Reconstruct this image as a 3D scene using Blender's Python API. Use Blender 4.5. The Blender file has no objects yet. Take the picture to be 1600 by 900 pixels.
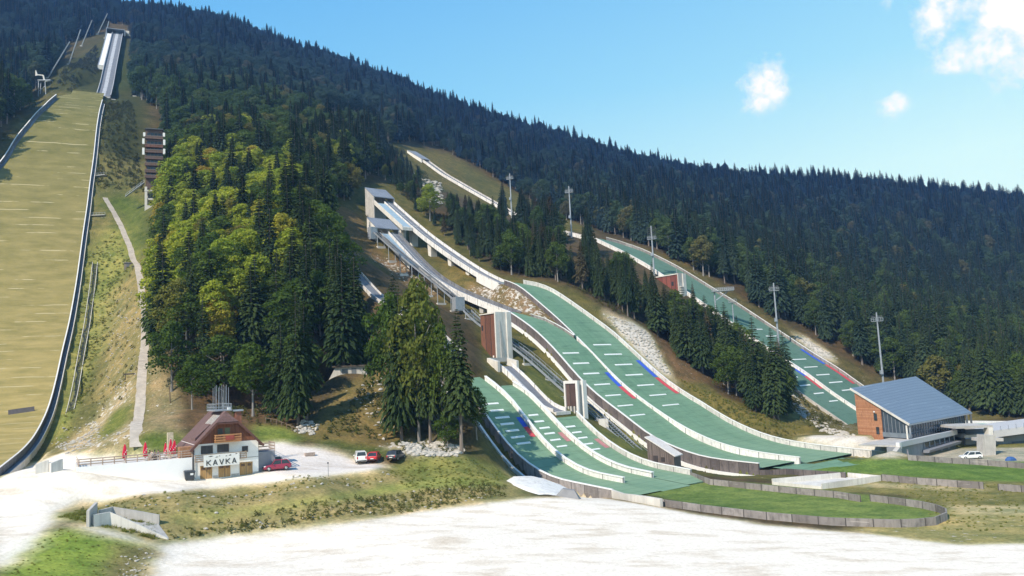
import bpy, math, random
import numpy as np
from mathutils import Vector, Matrix
random.seed(7); RNG = np.random.default_rng(11)
SC = bpy.context.scene; COL = SC.collection
# ------------------------------------------------------------------ survey of the place: the viewpoint, and sight lines from it
W, H = 1600., 900.; FL = 1244.; PITCH = math.radians(6.4); ROLL = math.radians(2.8); CZ = 22.0
def _basis():
    c, s = math.cos(PITCH), math.sin(PITCH)
    f = np.array([0, c, s]); r0 = np.array([1., 0, 0]); u0 = np.array([0, -s, c])
    cr, sr = math.cos(ROLL), math.sin(ROLL)
    return cr*r0 - sr*u0, sr*r0 + cr*u0, f
R_, U_, F_ = _basis()
def ray(px, py): return F_ + R_*((px-W/2)/FL) + U_*((H/2-py)/FL)
def pY(px, py, Y):
    d = ray(px, py); t = Y/d[1]; return np.array([d[0]*t, Y, CZ+d[2]*t])
def pZ(px, py, z):
    d = ray(px, py); t = (z-CZ)/d[2]; return np.array([d[0]*t, d[1]*t, z])
def pV(px, py, P, dr):
    d = ray(px, py); n = (-dr[1], dr[0])
    t = (P[0]*n[0]+P[1]*n[1])/(d[0]*n[0]+d[1]*n[1])
    return np.array([d[0]*t, d[1]*t, CZ+d[2]*t])
def proj(p):
    p = np.asarray(p, float)-np.array([0, 0, CZ]); w = p@F_
    w = np.where(np.abs(w) < .1, .1, w)
    return np.stack([W/2+FL*(p@R_)/w, H/2-FL*(p@U_)/w, w], -1)
def pip(px, py, poly):
    px = np.asarray(px); py = np.asarray(py); ins = np.zeros(px.shape, bool); n = len(poly)
    for i in range(n):
        x0, y0 = poly[i]; x1, y1 = poly[(i+1) % n]
        if y0 == y1: continue
        c = ((y0 > py) != (y1 > py)) & (px < (x1-x0)*(py-y0)/(y1-y0)+x0)
        ins ^= c
    return ins
# ------------------------------------------------------------------ ski hill profiles
def smooth_prof(st, z, step=1.0, sig=4.0):
    st = np.array(st); z = np.array(z); o = np.argsort(st); st = st[o]; z = z[o]
    g = np.arange(st[0]-30, st[-1]+30+step, step); zi = np.interp(g, st, z)
    s0 = (z[1]-z[0])/(st[1]-st[0]); s1 = (z[-1]-z[-2])/(st[-1]-st[-2])
    zi[g < st[0]] = z[0]+s0*(g[g < st[0]]-st[0]); zi[g > st[-1]] = z[-1]+s1*(g[g > st[-1]]-st[-1])
    k = np.exp(-.5*(np.arange(-int(3*sig), int(3*sig)+1)/sig)**2); k /= k.sum()
    return g, np.convolve(np.pad(zi, len(k)//2, mode='edge'), k, 'valid')
class Lane:
    def __init__(s, P, slope, trace, off=0, sig=3.0):
        n = math.hypot(slope, 1); s.d = np.array([slope/n, -1/n]); s.n = np.array([1/n, slope/n]); s.P = np.array(P[:2], float)
        Q = s.P+s.n*off
        pts = [pV(a, b, Q, s.d) for a, b in trace]; st = [-(p[:2]-s.P)@s.d for p in pts]
        s.st = st; s.g, s.zz = smooth_prof(st, [p[2] for p in pts], sig=sig)
    def z(s, st): return np.interp(st, s.g, s.zz)
    def so(s, xy):
        v = np.asarray(xy)-s.P; return -(v@s.d), v@s.n
    def xyz(s, st, off, dz=0):
        p = s.P-s.d*st+s.n*off; return np.array([p[0], p[1], float(s.z(st))+dz])
    def hit(s, px, py, lo=60, hi=700):
        d = ray(px, py); Y = np.arange(lo, hi, .5); t = Y/d[1]
        st, of = s.so(np.stack([d[0]*t, Y], -1)); f = CZ+d[2]*t-s.z(st)
        ok = (st > s.g[0]) & (st < s.g[-1])
        for i in np.where((f[:-1]*f[1:] < 0) & ok[:-1] & ok[1:])[0]:
            a = f[i]/(f[i]-f[i+1]); return st[i]+a*(st[i+1]-st[i]), of[i]+a*(of[i+1]-of[i])
        return None
SL = .85
P_L = pZ(1249, 722, .8)
L1 = Lane(P_L, SL, [(1249,722),(1200,716),(1150,707),(1112,695),(1075,677),(1062,670),(1025,645),(990,620),(962,595),(925,555),(900,530),(875,505),(840,475),(810,449),(787,442)])
L2 = Lane(P_L, SL, [(1200,733),(1125,725),(1087,718),(1050,703),(1017,688),(975,653),(940,628),(907,598),(870,553),(837,520),(800,494),(778,482)], off=-13.6)
P_S = pZ(1019, 752, 1.5)
S2 = Lane(P_S, SL, [(1019,746),(975,737),(940,722),(912,704),(882,678),(857,650),(825,616),(800,601)], sig=2)
S1 = Lane(P_S, SL, [(972,754),(925,745),(895,732),(862,708),(840,683),(822,660),(800,629),(767,600),(755,592)], off=-8, sig=2)
P_3 = pZ(1345, 645, 5)
L3 = Lane(P_3, SL, [(1335,640),(1297,615),(1255,582),(1227,566),(1012,417),(975,397),(927,374)])
P_F = pZ(0, 740, 9.6)
FH = Lane(P_F, .45, [(0,740),(12,730),(32,714),(50,694),(61,675),(75,645),(87,600),(96,555),(107,512),(119,445),(125,400),(130,362),(136,325),(140,287),(146,250),(150,205),(155,175),(162,151)], sig=6)
# inruns share the plan direction of their hill
M1 = Lane(P_L, SL, [(772,441),(745,428),(710,405),(690,391),(660,369),(640,352),(620,334),(600,316),(582,298)], off=1.0)
M2 = Lane(P_L, SL, [(758,476),(745,471),(722,461),(712,457),(675,435),(650,412),(630,390),(612,370),(600,357),(590,347)], off=-11)
M3 = Lane(P_3, SL, [(915,372),(850,355),(800,335),(765,315),(735,298),(690,272),(660,250),(640,238),(625,232)], off=4)
MF = Lane(P_F, .45, [(152,148),(157,132),(163,105),(168,85),(174,60),(178,45)], off=-6, sig=5)
MS = Lane(P_S, SL, [(868,645),(850,640),(835,628),(815,605),(795,585),(780,572)], off=3.0, sig=1.5)
MT = Lane(P_S, SL, [(762,590),(742,575),(715,553),(690,526),(660,505),(620,482),(590,463),(560,430)], off=-12, sig=2)
def edge(lane, pts):                     # (station, offset) pairs of a traced edge, sorted by station
    r = [lane.hit(*p) for p in pts]; r = sorted([q for q in r if q]); return np.array([q[0] for q in r]), np.array([q[1] for q in r])
def W1(st): return np.interp(st, [-14, 40, 50, 60, 68, 73, 83, 89, 95, 98.5], [20.2, 20, 18.4, 17.4, 17, 15.7, 13.9, 12.5, 10.5, 6.3])
def W2(st): return np.interp(st, [62, 66, 70, 75, 79, 80.5], [-.6, -1.0, -1.8, -3.4, -7.3, -9.5])
def WL3(st): return np.interp(st, [0, 12, 60, 84, 105, 113, 117], [25, 24, 23.5, 20.5, 19.5, 14, 8])
_fs, _fo = edge(FH, [(111,147),(92,150),(70,170),(45,197),(22,225),(0,260)])
def WF(st): return np.interp(st, np.append([-20, 150], _fs), np.append([-46, -43], _fo))
# ------------------------------------------------------------------ the ground as one sheet
ctl = []
def cz(*a):
    for px, py, z in a: ctl.append(pZ(px, py, z))
def cy(*a):
    for px, py, Y in a: ctl.append(pY(px, py, Y))
cz((0,800,9.2),(0,850,8.2),(0,890,7.2),(60,760,9.8),(100,725,10.2),(150,760,9.8),(200,735,10),(300,750,10),(404,739,10),(480,745,9.7),(560,722,9.6),(500,690,10),(430,690,10.2),
   (640,712,9.4),(700,712,9.3),(740,708,9.4),(590,733,9.2),(200,778,9.4),(100,800,9),
   (300,766,9.7),(450,754,9.5),(350,778,7.9),(450,776,7.6),(560,757,7.6),(320,808,7.3),(450,791,7.3),(560,768,7.3),(330,835,5.6),(450,824,5.4),(600,803,5.2),(700,790,5),
   (650,745,7.4),(760,735,6.6),(780,752,6.0),(700,757,6.8),(800,776,4.8),(860,776,4.4),
   (300,895,4.8),(600,895,4.3),(900,895,3.7),(1300,895,2.6),(1590,895,2.2),(700,840,4.5),(950,800,3.4),(1000,795,3),(1200,815,2),(1400,828,1.4),(1590,800,1.1),
   (130,820,8.4),(240,848,6.0),(170,850,7.0),(80,860,7.4),(60,890,6.8),(150,890,5.8),(210,890,5.0),(140,790,8.6),
   (1590,770,.6),(1450,780,.7),(1300,752,.6),(1600,740,.3),(1450,720,.5),(1250,735,.5),(1100,770,1.2),(1000,768,1.4),(1300,800,1.2),(1200,742,.9),(1150,750,1.2),
   (1397,716,.7),(1525,722,.6),(1290,695,2.4),(1250,690,2.2),(1330,685,3.8),(1400,690,3.6),(1390,708,1.6),(1515,716,.3),(1590,716,.3),
   (1580,642,4),(1500,640,4.2),(1450,640,4.4),(820,745,3.6),(790,735,5.4))
cy((1250,665,205),(1290,668,215),(1200,655,215),(1120,625,222),
   (330,683,136),(400,662,142),(470,675,140),(540,640,152),(560,690,137),(620,640,152),(640,690,137),(720,705,136),(740,660,146),
   (270,640,150),(255,560,185),(235,480,225),(232,400,265),(230,330,305),(215,250,350),(205,150,420),(215,690,134),(160,690,138),(110,640,190),
   (330,500,190),(330,250,310),(330,60,640),(480,500,180),(480,350,245),(480,200,400),(512,594,168),(572,594,166),(540,606,161),(540,578,174),(560,480,200),
   (540,340,285),(505,310,300),(520,200,470),(580,210,480),(590,290,335),
   (600,140,740),(480,95,770),(330,35,800),(700,172,730),(800,205,715),(900,235,700),(1000,262,695),(1100,283,680),(1200,294,675),(1400,314,660),(1600,334,650),
   (800,290,500),(900,330,470),(1000,340,470),(1200,400,440),(1400,450,430),(1580,520,400),(1300,500,345),(1450,570,312),(1580,590,310),
   (60,110,560),(100,40,640),(20,170,440),(150,100,470),(110,100,480),(0,20,640),(10,230,380),
   (880,430,285),(950,470,268),(1050,540,255),(1120,590,248),(850,385,310),(1000,450,290),(1100,500,285),(1180,570,272),
   (650,460,235),(700,490,215),(740,540,200),(700,600,175),(760,560,205))
_A = pZ(304, 748.7, 10); _B = pZ(404, 738.7, 10); _u = (_B-_A)[:2]/np.hypot(*(_B-_A)[:2]); _n = np.array([_u[1], -_u[0]])
for u_, n_, z_ in ((-15,.6,12.6),(-12,.6,12.0),(-8,.6,11.1),(-4,.6,10.4),(-12,3.5,11.0),(-8,3.5,10.5),(-16,-3,12.8),(-18,-9,12.8),(-20,2,11.6)): _p = _A[:2]+_u*u_+_n*n_; ctl.append(np.array([_p[0], _p[1], z_]))
for a_, b_, z_ in ((-4,-1.5,2.9),(-9,-3,2.6),(-5,6,3.9),(-14,0,3.0)): ctl.append(np.array([80.2+a_*.739-b_*.674, 171.8+a_*.674+b_*.739, z_]))
for q in [(700,300,8),(1000,350,40),(1000,800,150),(700,900,150),(-700,300,150),(-700,800,480),(-400,200,70),(-300,120,30),(-200,60,10),(-100,30,6),(0,0,5),(150,0,3),(400,100,2),(400,200,2),(-100,-200,5),(300,-200,2),(-600,-200,10),(800,0,2),(900,-300,2),
          (-330,1000,430),(0,1000,330),(300,950,230),(600,900,150),(-700,1300,420),(800,1300,100),(200,1300,200)]: ctl.append(np.array(q, float))
def lane_ctl(lane, offs, s0, s1, step, dz):
    for st in np.arange(s0, s1, step):
        for o in offs: ctl.append(lane.xyz(st, o(st) if callable(o) else o, dz))
lane_ctl(L1, [0, W1], 4, 99, 9, -.6); lane_ctl(L2, [-13.6], 0, 82, 9, -1.6)
lane_ctl(L1, [lambda s: W1(s)+14], 30, 99, 16, 1.5)
lane_ctl(S2, [0, 8], 4, 30, 8, -.5); lane_ctl(S1, [-17.5], -4, 42, 8, -.8)
lane_ctl(L3, [0, WL3], 2, 118, 12, -.6); lane_ctl(L3, [-17], 0, 40, 12, -.8); lane_ctl(L3, [lambda s: WL3(s)+12], 0, 118, 18, 1.5)
lane_ctl(FH, [0, WF], 4, 268, 16, -.6); lane_ctl(FH, [9], 40, 268, 20, -.5); lane_ctl(FH, [lambda s: WF(s)-25], 0, 260, 30, 1)
[ctl.append(M1.xyz(s_, 2, -2.6-max(0, s_-120)*.17)) for s_ in np.arange(104, 176, 9)]; lane_ctl(M2, [-9], 90, 150, 9, -3.0); lane_ctl(M2, [-19], 90, 150, 12, -4.5)
lane_ctl(M3, [2, 12], 122, 262, 18, -1.6); lane_ctl(MF, [-3, 5], 328, 505, 22, -3); lane_ctl(MS, [2, 9], 30, 50, 6, -1.0); lane_ctl(MT, [-11], 44, 110, 12, -1.2)
C = np.array(ctl)
def solve_rbf(Cp, c=2.5, lam=.35):
    n = len(Cp); D = np.sqrt(((Cp[:, None, :2]-Cp[None, :, :2])**2).sum(-1)+c*c)
    A = np.zeros((n+3, n+3)); A[:n, :n] = D-lam*np.eye(n)*0-0; A[:n, :n][np.diag_indices(n)] -= lam
    Pm = np.c_[np.ones(n), Cp[:, :2]/100]; A[:n, n:] = Pm; A[n:, :n] = Pm.T
    b = np.r_[Cp[:, 2], 0, 0, 0]; return np.linalg.lstsq(A, b, rcond=None)[0]
WT = solve_rbf(C)
def rbf(x, y, c=2.5):
    out = np.zeros(len(x)); n = len(C)
    for i in range(0, len(x), 4000):
        X = x[i:i+4000]; Yv = y[i:i+4000]
        D = np.sqrt((X[:, None]-C[None, :, 0])**2+(Yv[:, None]-C[None, :, 1])**2+c*c)
        out[i:i+4000] = D@WT[:n]+WT[n]+WT[n+1]*X/100+WT[n+2]*Yv/100
    return out
gx = np.concatenate([np.arange(-1500,-300,40), np.arange(-300,-120,4), np.arange(-120,150,1.1), np.arange(150,320,4), np.arange(320,1540,40)]).astype(float)
gy = np.concatenate([np.arange(-500,40,30), np.arange(40,235,1.1), np.arange(235,420,2.6), np.arange(420,860,8), np.arange(860,1600,40)]).astype(float)
GX, GY = np.meshgrid(gx, gy); fx = GX.ravel(); fy = GY.ravel(); fz = rbf(fx, fy)
def carve(lane, oL, oR, s0, s1, dz, blend=3.0):
    global fz
    st, of = lane.so(np.stack([fx, fy], -1))
    l = oL(st) if callable(oL) else oL; r = oR(st) if callable(oR) else oR
    d = np.maximum(np.maximum(l-of, of-r), np.maximum(s0-st, st-s1)); w = np.clip(1-np.maximum(d, 0)/blend, 0, 1)
    w = w*w*(3-2*w); t = lane.z(st)+dz; fz = fz*(1-w)+t*w
carve(FH, WF, 0, -4, 284, -.5); carve(L3, -17, WL3, -2, 116, -.5); carve(L2, -13.6, lambda s: np.where(s > 62, W2(s), 0), 2, 80, -.6); carve(L1, -.4, W1, -14, 98, -.6)
carve(S1, -17.2, -8, -2, 40, -.5, 2); carve(S2, -8, 7.8, 0, 29, -.5, 2)
carve(M3, 3, 8, 120, 262, -1.2, 4); carve(MT, -14, -10, 42, 104, -.7, 2); carve(MS, 2.5, 7, 31, 48, -.7, 1.5)
st, of = M1.so(np.stack([fx, fy], -1)); k = (of > -6) & (of < 7) & (st > 101) & (st < 176); fz = np.where(k, np.minimum(fz, M1.z(st)-2.2), fz)
st, of = M2.so(np.stack([fx, fy], -1)); k = (of > -19) & (of < -5) & (st > 84) & (st < 158); fz = np.where(k, np.minimum(fz, M2.z(st)-2.2), fz)
st, of = L2.so(np.stack([fx, fy], -1)); k = (of < -13.9) & (of > -19) & (st > 1) & (st < 80); fz = np.where(k, np.minimum(fz, L2.z(st)-3.2), fz)
st, of = S1.so(np.stack([fx, fy], -1)); k = (of < -17.3) & (of > -21) & (st > -4) & (st < 42); fz = np.where(k, np.minimum(fz, S1.z(st)-2.0), fz)
st, of = FH.so(np.stack([fx, fy], -1)); k = (of > .6) & (of < 4.5) & (st > -26) & (st < 266); fz = np.where(k, np.minimum(fz, FH.z(st)-1.5), fz)
st, of = MF.so(np.stack([fx, fy], -1)); k = (of > -16) & (of < 6) & (st > 324) & (st < 515); fz = np.where(k, np.minimum(fz, MF.z(st)-2.4), fz)
# the cut for the lower storey of the service building
_f2 = np.array([29.6, 27.])/np.hypot(29.6, 27.); _nb = np.array([-_f2[1], _f2[0]]); _q = np.stack([fx-80.2, fy-171.8], -1); _a = _q@_f2; _b = _q@_nb
k = np.clip((_a+2)/3, 0, 1)*np.clip((70-_a)/5, 0, 1)*np.clip((_b+22)/10, 0, 1)*(_b < .9); fz = fz*(1-k)+(.2)*k
k = (_a > -1) & (_a < 60) & (_b >= .9) & (_b < 14); fz = np.where(k, np.minimum(fz, 3.0), fz)
k = (_a > -4) & (_a < 45) & (_b >= 14) & (_b < 34); fz = np.where(k, np.minimum(fz, 3.9), fz)
GZ = fz.reshape(GX.shape)
def tz(x, y):
    x = np.asarray(x, float); y = np.asarray(y, float)
    i = np.clip(np.searchsorted(gx, x)-1, 0, len(gx)-2); j = np.clip(np.searchsorted(gy, y)-1, 0, len(gy)-2)
    a = (x-gx[i])/(gx[i+1]-gx[i]); b = (y-gy[j])/(gy[j+1]-gy[j])
    return (GZ[j, i]*(1-a)+GZ[j, i+1]*a)*(1-b)+(GZ[j+1, i]*(1-a)+GZ[j+1, i+1]*a)*b
def on_ground(px, py, lo=55, hi=900):
    d = ray(px, py); Y = np.arange(lo, hi, .25); t = Y/d[1]; f = CZ+d[2]*t-tz(d[0]*t, Y)
    i = np.where((f[:-1] > 0) & (f[1:] <= 0))[0]
    if len(i) == 0: i = [np.argmin(np.abs(f))]
    i = i[0]; p = np.array([d[0]*t[i], Y[i], 0]); p[2] = float(tz(p[0], p[1])); return p
# ------------------------------------------------------------------ materials
def nn(nt, t, **kw):
    n = nt.nodes.new(t)
    for k, v in kw.items(): setattr(n, k, v)
    return n
def new_mat(name):
    m = bpy.data.materials.new(name); m.use_nodes = True; nt = m.node_tree
    return m, nt, nt.nodes['Principled BSDF'], nt.links.new
def mixc(nt, a, b, fac, mode='MIX'):
    n = nn(nt, 'ShaderNodeMix', data_type='RGBA', blend_type=mode)
    for s, v in ((n.inputs[0], fac), (n.inputs[6], a), (n.inputs[7], b)):
        if hasattr(v, 'is_linked'): nt.links.new(v, s)
        elif isinstance(v, (int, float)): s.default_value = v
        else: s.default_value = (*v, 1)
    return n.outputs[2]
def noise(nt, scale, detail=4, vec=None, rough=.55):
    n = nn(nt, 'ShaderNodeTexNoise'); n.inputs['Scale'].default_value = scale; n.inputs['Detail'].default_value = detail; n.inputs['Roughness'].default_value = rough
    if vec is not None: nt.links.new(vec, n.inputs['Vector'])
    return n.outputs['Fac']
def ramp(nt, fac, a, b, ca=(0,0,0), cb=(1,1,1)):
    r = nn(nt, 'ShaderNodeValToRGB'); e = r.color_ramp.elements
    e[0].position = a; e[1].position = b; e[0].color = (*ca, 1); e[1].color = (*cb, 1); nt.links.new(fac, r.inputs[0]); return r.outputs[0]
def mscale(nt, vec, s):
    m = nn(nt, 'ShaderNodeMapping'); m.inputs['Scale'].default_value = s; nt.links.new(vec, m.inputs['Vector']); return m.outputs[0]
_mc = {}
def surf(name, col, rough=.8, var=.25, scale=1.2, metal=0., bump=.0, streak=None, dirt=None):
    """plain procedural surface: base colour broken up by two scales of noise, optional vertical streaks and grime"""
    if name in _mc: return _mc[name]
    m, nt, bs, L = new_mat(name); tc = nn(nt, 'ShaderNodeTexCoord').outputs['Object']
    dark = tuple(c*(1-var) for c in col); lite = tuple(min(1, c*(1+var*.6)) for c in col)
    c = mixc(nt, dark, lite, ramp(nt, noise(nt, scale, 5, tc), .3, .7))
    c = mixc(nt, c, tuple(x*.62 for x in col), ramp(nt, noise(nt, scale*.22, 3, tc), .5, .8)) if var > .1 else c
    if streak: c = mixc(nt, c, streak, ramp(nt, noise(nt, 1, 4, mscale(nt, tc, (2.5, 2.5, .12))), .48, .75))
    if dirt: c = mixc(nt, c, dirt, ramp(nt, noise(nt, 6, 5, tc), .55, .8))
    L(c, bs.inputs['Base Color']); bs.inputs['Roughness'].default_value = rough; bs.inputs['Metallic'].default_value = metal
    if bump:
        b = nn(nt, 'ShaderNodeBump'); b.inputs['Strength'].default_value = bump; b.inputs['Distance'].default_value = .05
        L(noise(nt, scale*6, 4, tc), b.inputs['Height']); L(b.outputs[0], bs.inputs['Normal'])
    _mc[name] = m; return m
def boards(name, ca, cb, width=.18, vertical=True, rough=.8, gapc=(.02,.018,.015), along='Object', axis=None):
    """wooden boards: a tone per board, dark gaps; boards counted along an axis of object space (or UV u)"""
    if name in _mc: return _mc[name]
    m, nt, bs, L = new_mat(name); t = nn(nt, 'ShaderNodeTexCoord'); tc = t.outputs['UV' if along == 'UV' else 'Object']
    sx = nn(nt, 'ShaderNodeSeparateXYZ'); L(tc, sx.inputs[0])
    if axis is not None:
        d = nn(nt, 'ShaderNodeVectorMath', operation='DOT_PRODUCT'); L(tc, d.inputs[0]); d.inputs[1].default_value = axis; src = d.outputs['Value']
    else: src = sx.outputs['X' if vertical else 'Z'] if along != 'UV' else sx.outputs['X']
    dv = nn(nt, 'ShaderNodeMath', operation='DIVIDE'); L(src, dv.inputs[0]); dv.inputs[1].default_value = width
    fl = nn(nt, 'ShaderNodeMath', operation='FLOOR'); L(dv.outputs[0], fl.inputs[0])
    wn = nn(nt, 'ShaderNodeTexWhiteNoise', noise_dimensions='1D'); L(fl.outputs[0], wn.inputs['W'])
    fr = nn(nt, 'ShaderNodeMath', operation='FRACT'); L(dv.outputs[0], fr.inputs[0])
    c = mixc(nt, ca, cb, wn.outputs['Value'])
    c = mixc(nt, c, tuple(x*.5 for x in ca), ramp(nt, noise(nt, 1.5, 5, mscale(nt, tc, (3, 3, .5))), .5, .8))
    g = nn(nt, 'ShaderNodeMath', operation='LESS_THAN'); L(fr.outputs[0], g.inputs[0]); g.inputs[1].default_value = .09
    c = mixc(nt, c, gapc, g.outputs[0]); L(c, bs.inputs['Base Color']); bs.inputs['Roughness'].default_value = rough
    _mc[name] = m; return m
def glass(name, col=(.02,.025,.03)):
    if name in _mc: return _mc[name]
    m, nt, bs, L = new_mat(name); bs.inputs['Roughness'].default_value = .12
    tc = nn(nt, 'ShaderNodeTexCoord').outputs['Object']
    L(mixc(nt, col, tuple(c*2.2 for c in col), noise(nt, .8, 2, tc)), bs.inputs['Base Color']); _mc[name] = m; return m
# ------------------------------------------------------------------ object bookkeeping
def tag(o, label=None, cat=None, group=None, kind=None):
    if label: o['label'] = label
    if cat: o['category'] = cat
    if group: o['group'] = group
    if kind: o['kind'] = kind
    return o
def thing(name, label, cat, loc=(0,0,0), group=None):
    o = bpy.data.objects.new(name, None); COL.objects.link(o); o.location = tuple(float(c) for c in loc); o.empty_display_size = .3
    return tag(o, label, cat, group)
def root_of(o):
    while o.parent: o = o.parent
    return o
class MB:
    """collects polygons in world coordinates and links them as ONE mesh object"""
    def __init__(s): s.v = []; s.f = []; s.uv = {}
    def poly(s, pts, uv=None):
        b = len(s.v); s.v += [tuple(float(c) for c in p) for p in pts]; s.f.append(tuple(range(b, b+len(pts))))
        if uv: s.uv[len(s.f)-1] = uv
        return s
    def hexa(s, p):                                    # 8 corners: bottom 0-3, top 4-7
        b = len(s.v); s.v += [tuple(float(c) for c in q) for q in p]
        for f in ((3,2,1,0),(4,5,6,7),(0,1,5,4),(1,2,6,5),(2,3,7,6),(3,0,4,7)): s.f.append(tuple(b+i for i in f))
        return s
    def box(s, c, size, ang=0., z0=False):             # centre (or base centre), size, turn about z
        cx, cy_, cz_ = c; a, b, h = size[0]/2, size[1]/2, size[2]
        lo, hi = (cz_, cz_+h) if z0 else (cz_-h/2, cz_+h/2); ca, sa = math.cos(ang), math.sin(ang)
        q = [(cx+x*ca-y*sa, cy_+x*sa+y*ca) for x, y in ((-a,-b),(a,-b),(a,b),(-a,b))]
        return s.hexa([(x, y, lo) for x, y in q]+[(x, y, hi) for x, y in q])
    def bar(s, p, q, w, h=None, up=(0,0,1)):           # square bar from p to q
        p = Vector(p); q = Vector(q); d = (q-p).normalized(); u = Vector(up)
        if abs(d.dot(u)) > .98: u = Vector((1,0,0))
        x = d.cross(u).normalized()*(w/2); y = x.cross(d).normalized()*((h or w)/2)
        return s.hexa([p-x-y, p+x-y, p+x+y, p-x+y, q-x-y, q+x-y, q+x+y, q-x+y])
    def tube(s, p, q, r0, r1=None, n=8, cap=True):
        p = Vector(p); q = Vector(q); r1 = r0 if r1 is None else r1; d = (q-p).normalized()
        u = Vector((0,0,1)) if abs(d.z) < .95 else Vector((1,0,0)); x = d.cross(u).normalized(); y = x.cross(d)
        b = len(s.v)
        for c, r in ((p, r0), (q, r1)):
            for i in range(n):
                a = 2*math.pi*i/n; s.v.append(tuple(c+x*(math.cos(a)*r)+y*(math.sin(a)*r)))
        for i in range(n): s.f.append((b+i, b+(i+1) % n, b+n+(i+1) % n, b+n+i))
        if cap: s.f.append(tuple(b+n-1-i for i in range(n))); s.f.append(tuple(b+n+i for i in range(n)))
        return s
    def ring(s, rows, closed=True, cap=True):          # loft through rows of equal count
        b = len(s.v); n = len(rows[0])
        for r in rows: s.v += [tuple(float(c) for c in p) for p in r]
        for j in range(len(rows)-1):
            for i in range(n if closed else n-1): s.f.append((b+j*n+i, b+j*n+(i+1) % n, b+(j+1)*n+(i+1) % n, b+(j+1)*n+i))
        if cap: s.f.append(tuple(b+n-1-i for i in range(n))); s.f.append(tuple(b+(len(rows)-1)*n+i for i in range(n)))
        return s
    def strip(s, L, R, uL=None):                       # ribbon between two polylines, uv in metres
        d = 0
        for i in range(len(L)-1):
            e = math.dist(L[i], L[i+1]); w = math.dist(L[i], R[i]); w2 = math.dist(L[i+1], R[i+1])
            s.poly([L[i], R[i], R[i+1], L[i+1]], [(0, d), (w, d), (w2, d+e), (0, d+e)]); d += e
        return s
    def wall(s, base, h, th, drop=.4, up=None):        # standing wall along a base line; u along, v up
        b = [np.array(p, float) for p in base]; n = len(b); d = 0
        hs = h if hasattr(h, '__len__') else [h]*n; nor = []
        for i in range(n):
            t = b[min(i+1, n-1)]-b[max(i-1, 0)]; t = t[:2]/(np.hypot(*t[:2])+1e-9); nor.append(np.array([-t[1], t[0], 0])*th/2)
        for i in range(n-1):
            e = np.hypot(*(b[i+1]-b[i])[:2]); Z = np.array([0, 0, 1.])
            q = [b[i]-nor[i], b[i+1]-nor[i+1], b[i+1]+nor[i+1], b[i]+nor[i]]; hh = [hs[i], hs[i+1], hs[i+1], hs[i]]
            lo = [p-Z*drop for p in q]; hi = [p+Z*k for p, k in zip(q, hh)]
            s.poly([lo[0], lo[1], hi[1], hi[0]], [(d, 0), (d+e, 0), (d+e, hs[i+1]+drop), (d, hs[i]+drop)])
            s.poly([lo[2], lo[3], hi[3], hi[2]], [(d+e, 0), (d, 0), (d, hs[i]+drop), (d+e, hs[i+1]+drop)])
            s.poly([hi[0], hi[1], hi[2], hi[3]], [(d, 0), (d+e, 0), (d+e, th), (d, th)])
            if i == 0: s.poly([lo[3], lo[0], hi[0], hi[3]], [(0, 0), (th, 0), (th, 1), (0, 1)])
            if i == n-2: s.poly([lo[1], lo[2], hi[2], hi[1]], [(0, 0), (th, 0), (th, 1), (0, 1)])
            d += e
        return s
    def build(s, name, m, parent=None, label=None, smooth=False, kind=None):
        me = bpy.data.meshes.new(name); o = bpy.data.objects.new(name, me); COL.objects.link(o)
        off = Vector((0,0,0))
        if parent is not None:
            o.parent = parent; off = Vector(root_of(parent).location)
            if parent.type == 'MESH' and not parent.parent: off = Vector(root_of(parent).location)
        else:
            xs = np.array(s.v); off = Vector(((xs[:,0].min()+xs[:,0].max())/2, (xs[:,1].min()+xs[:,1].max())/2, xs[:,2].min())); o.location = off
        me.from_pydata([(x-off.x, y-off.y, z-off.z) for x, y, z in s.v], [], s.f); me.materials.append(m)
        if s.uv:
            ul = me.uv_layers.new(name='UVMap')
            for i, p in enumerate(me.polygons):
                if i in s.uv:
                    for k, li in enumerate(p.loop_indices): ul.data[li].uv = s.uv[i][k]
        if smooth: me.polygons.foreach_set('use_smooth', [True]*len(me.polygons))
        me.update()
        if label: o['label'] = label
        if kind: o['kind'] = kind
        return o
def part(mb, name, m, parent, label=None, smooth=False): return mb.build(name, m, parent, label, smooth)
def single(mb, name, m, label, cat, group=None, smooth=False): return tag(mb.build(name, m, None, None, smooth), label, cat, group)
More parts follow.
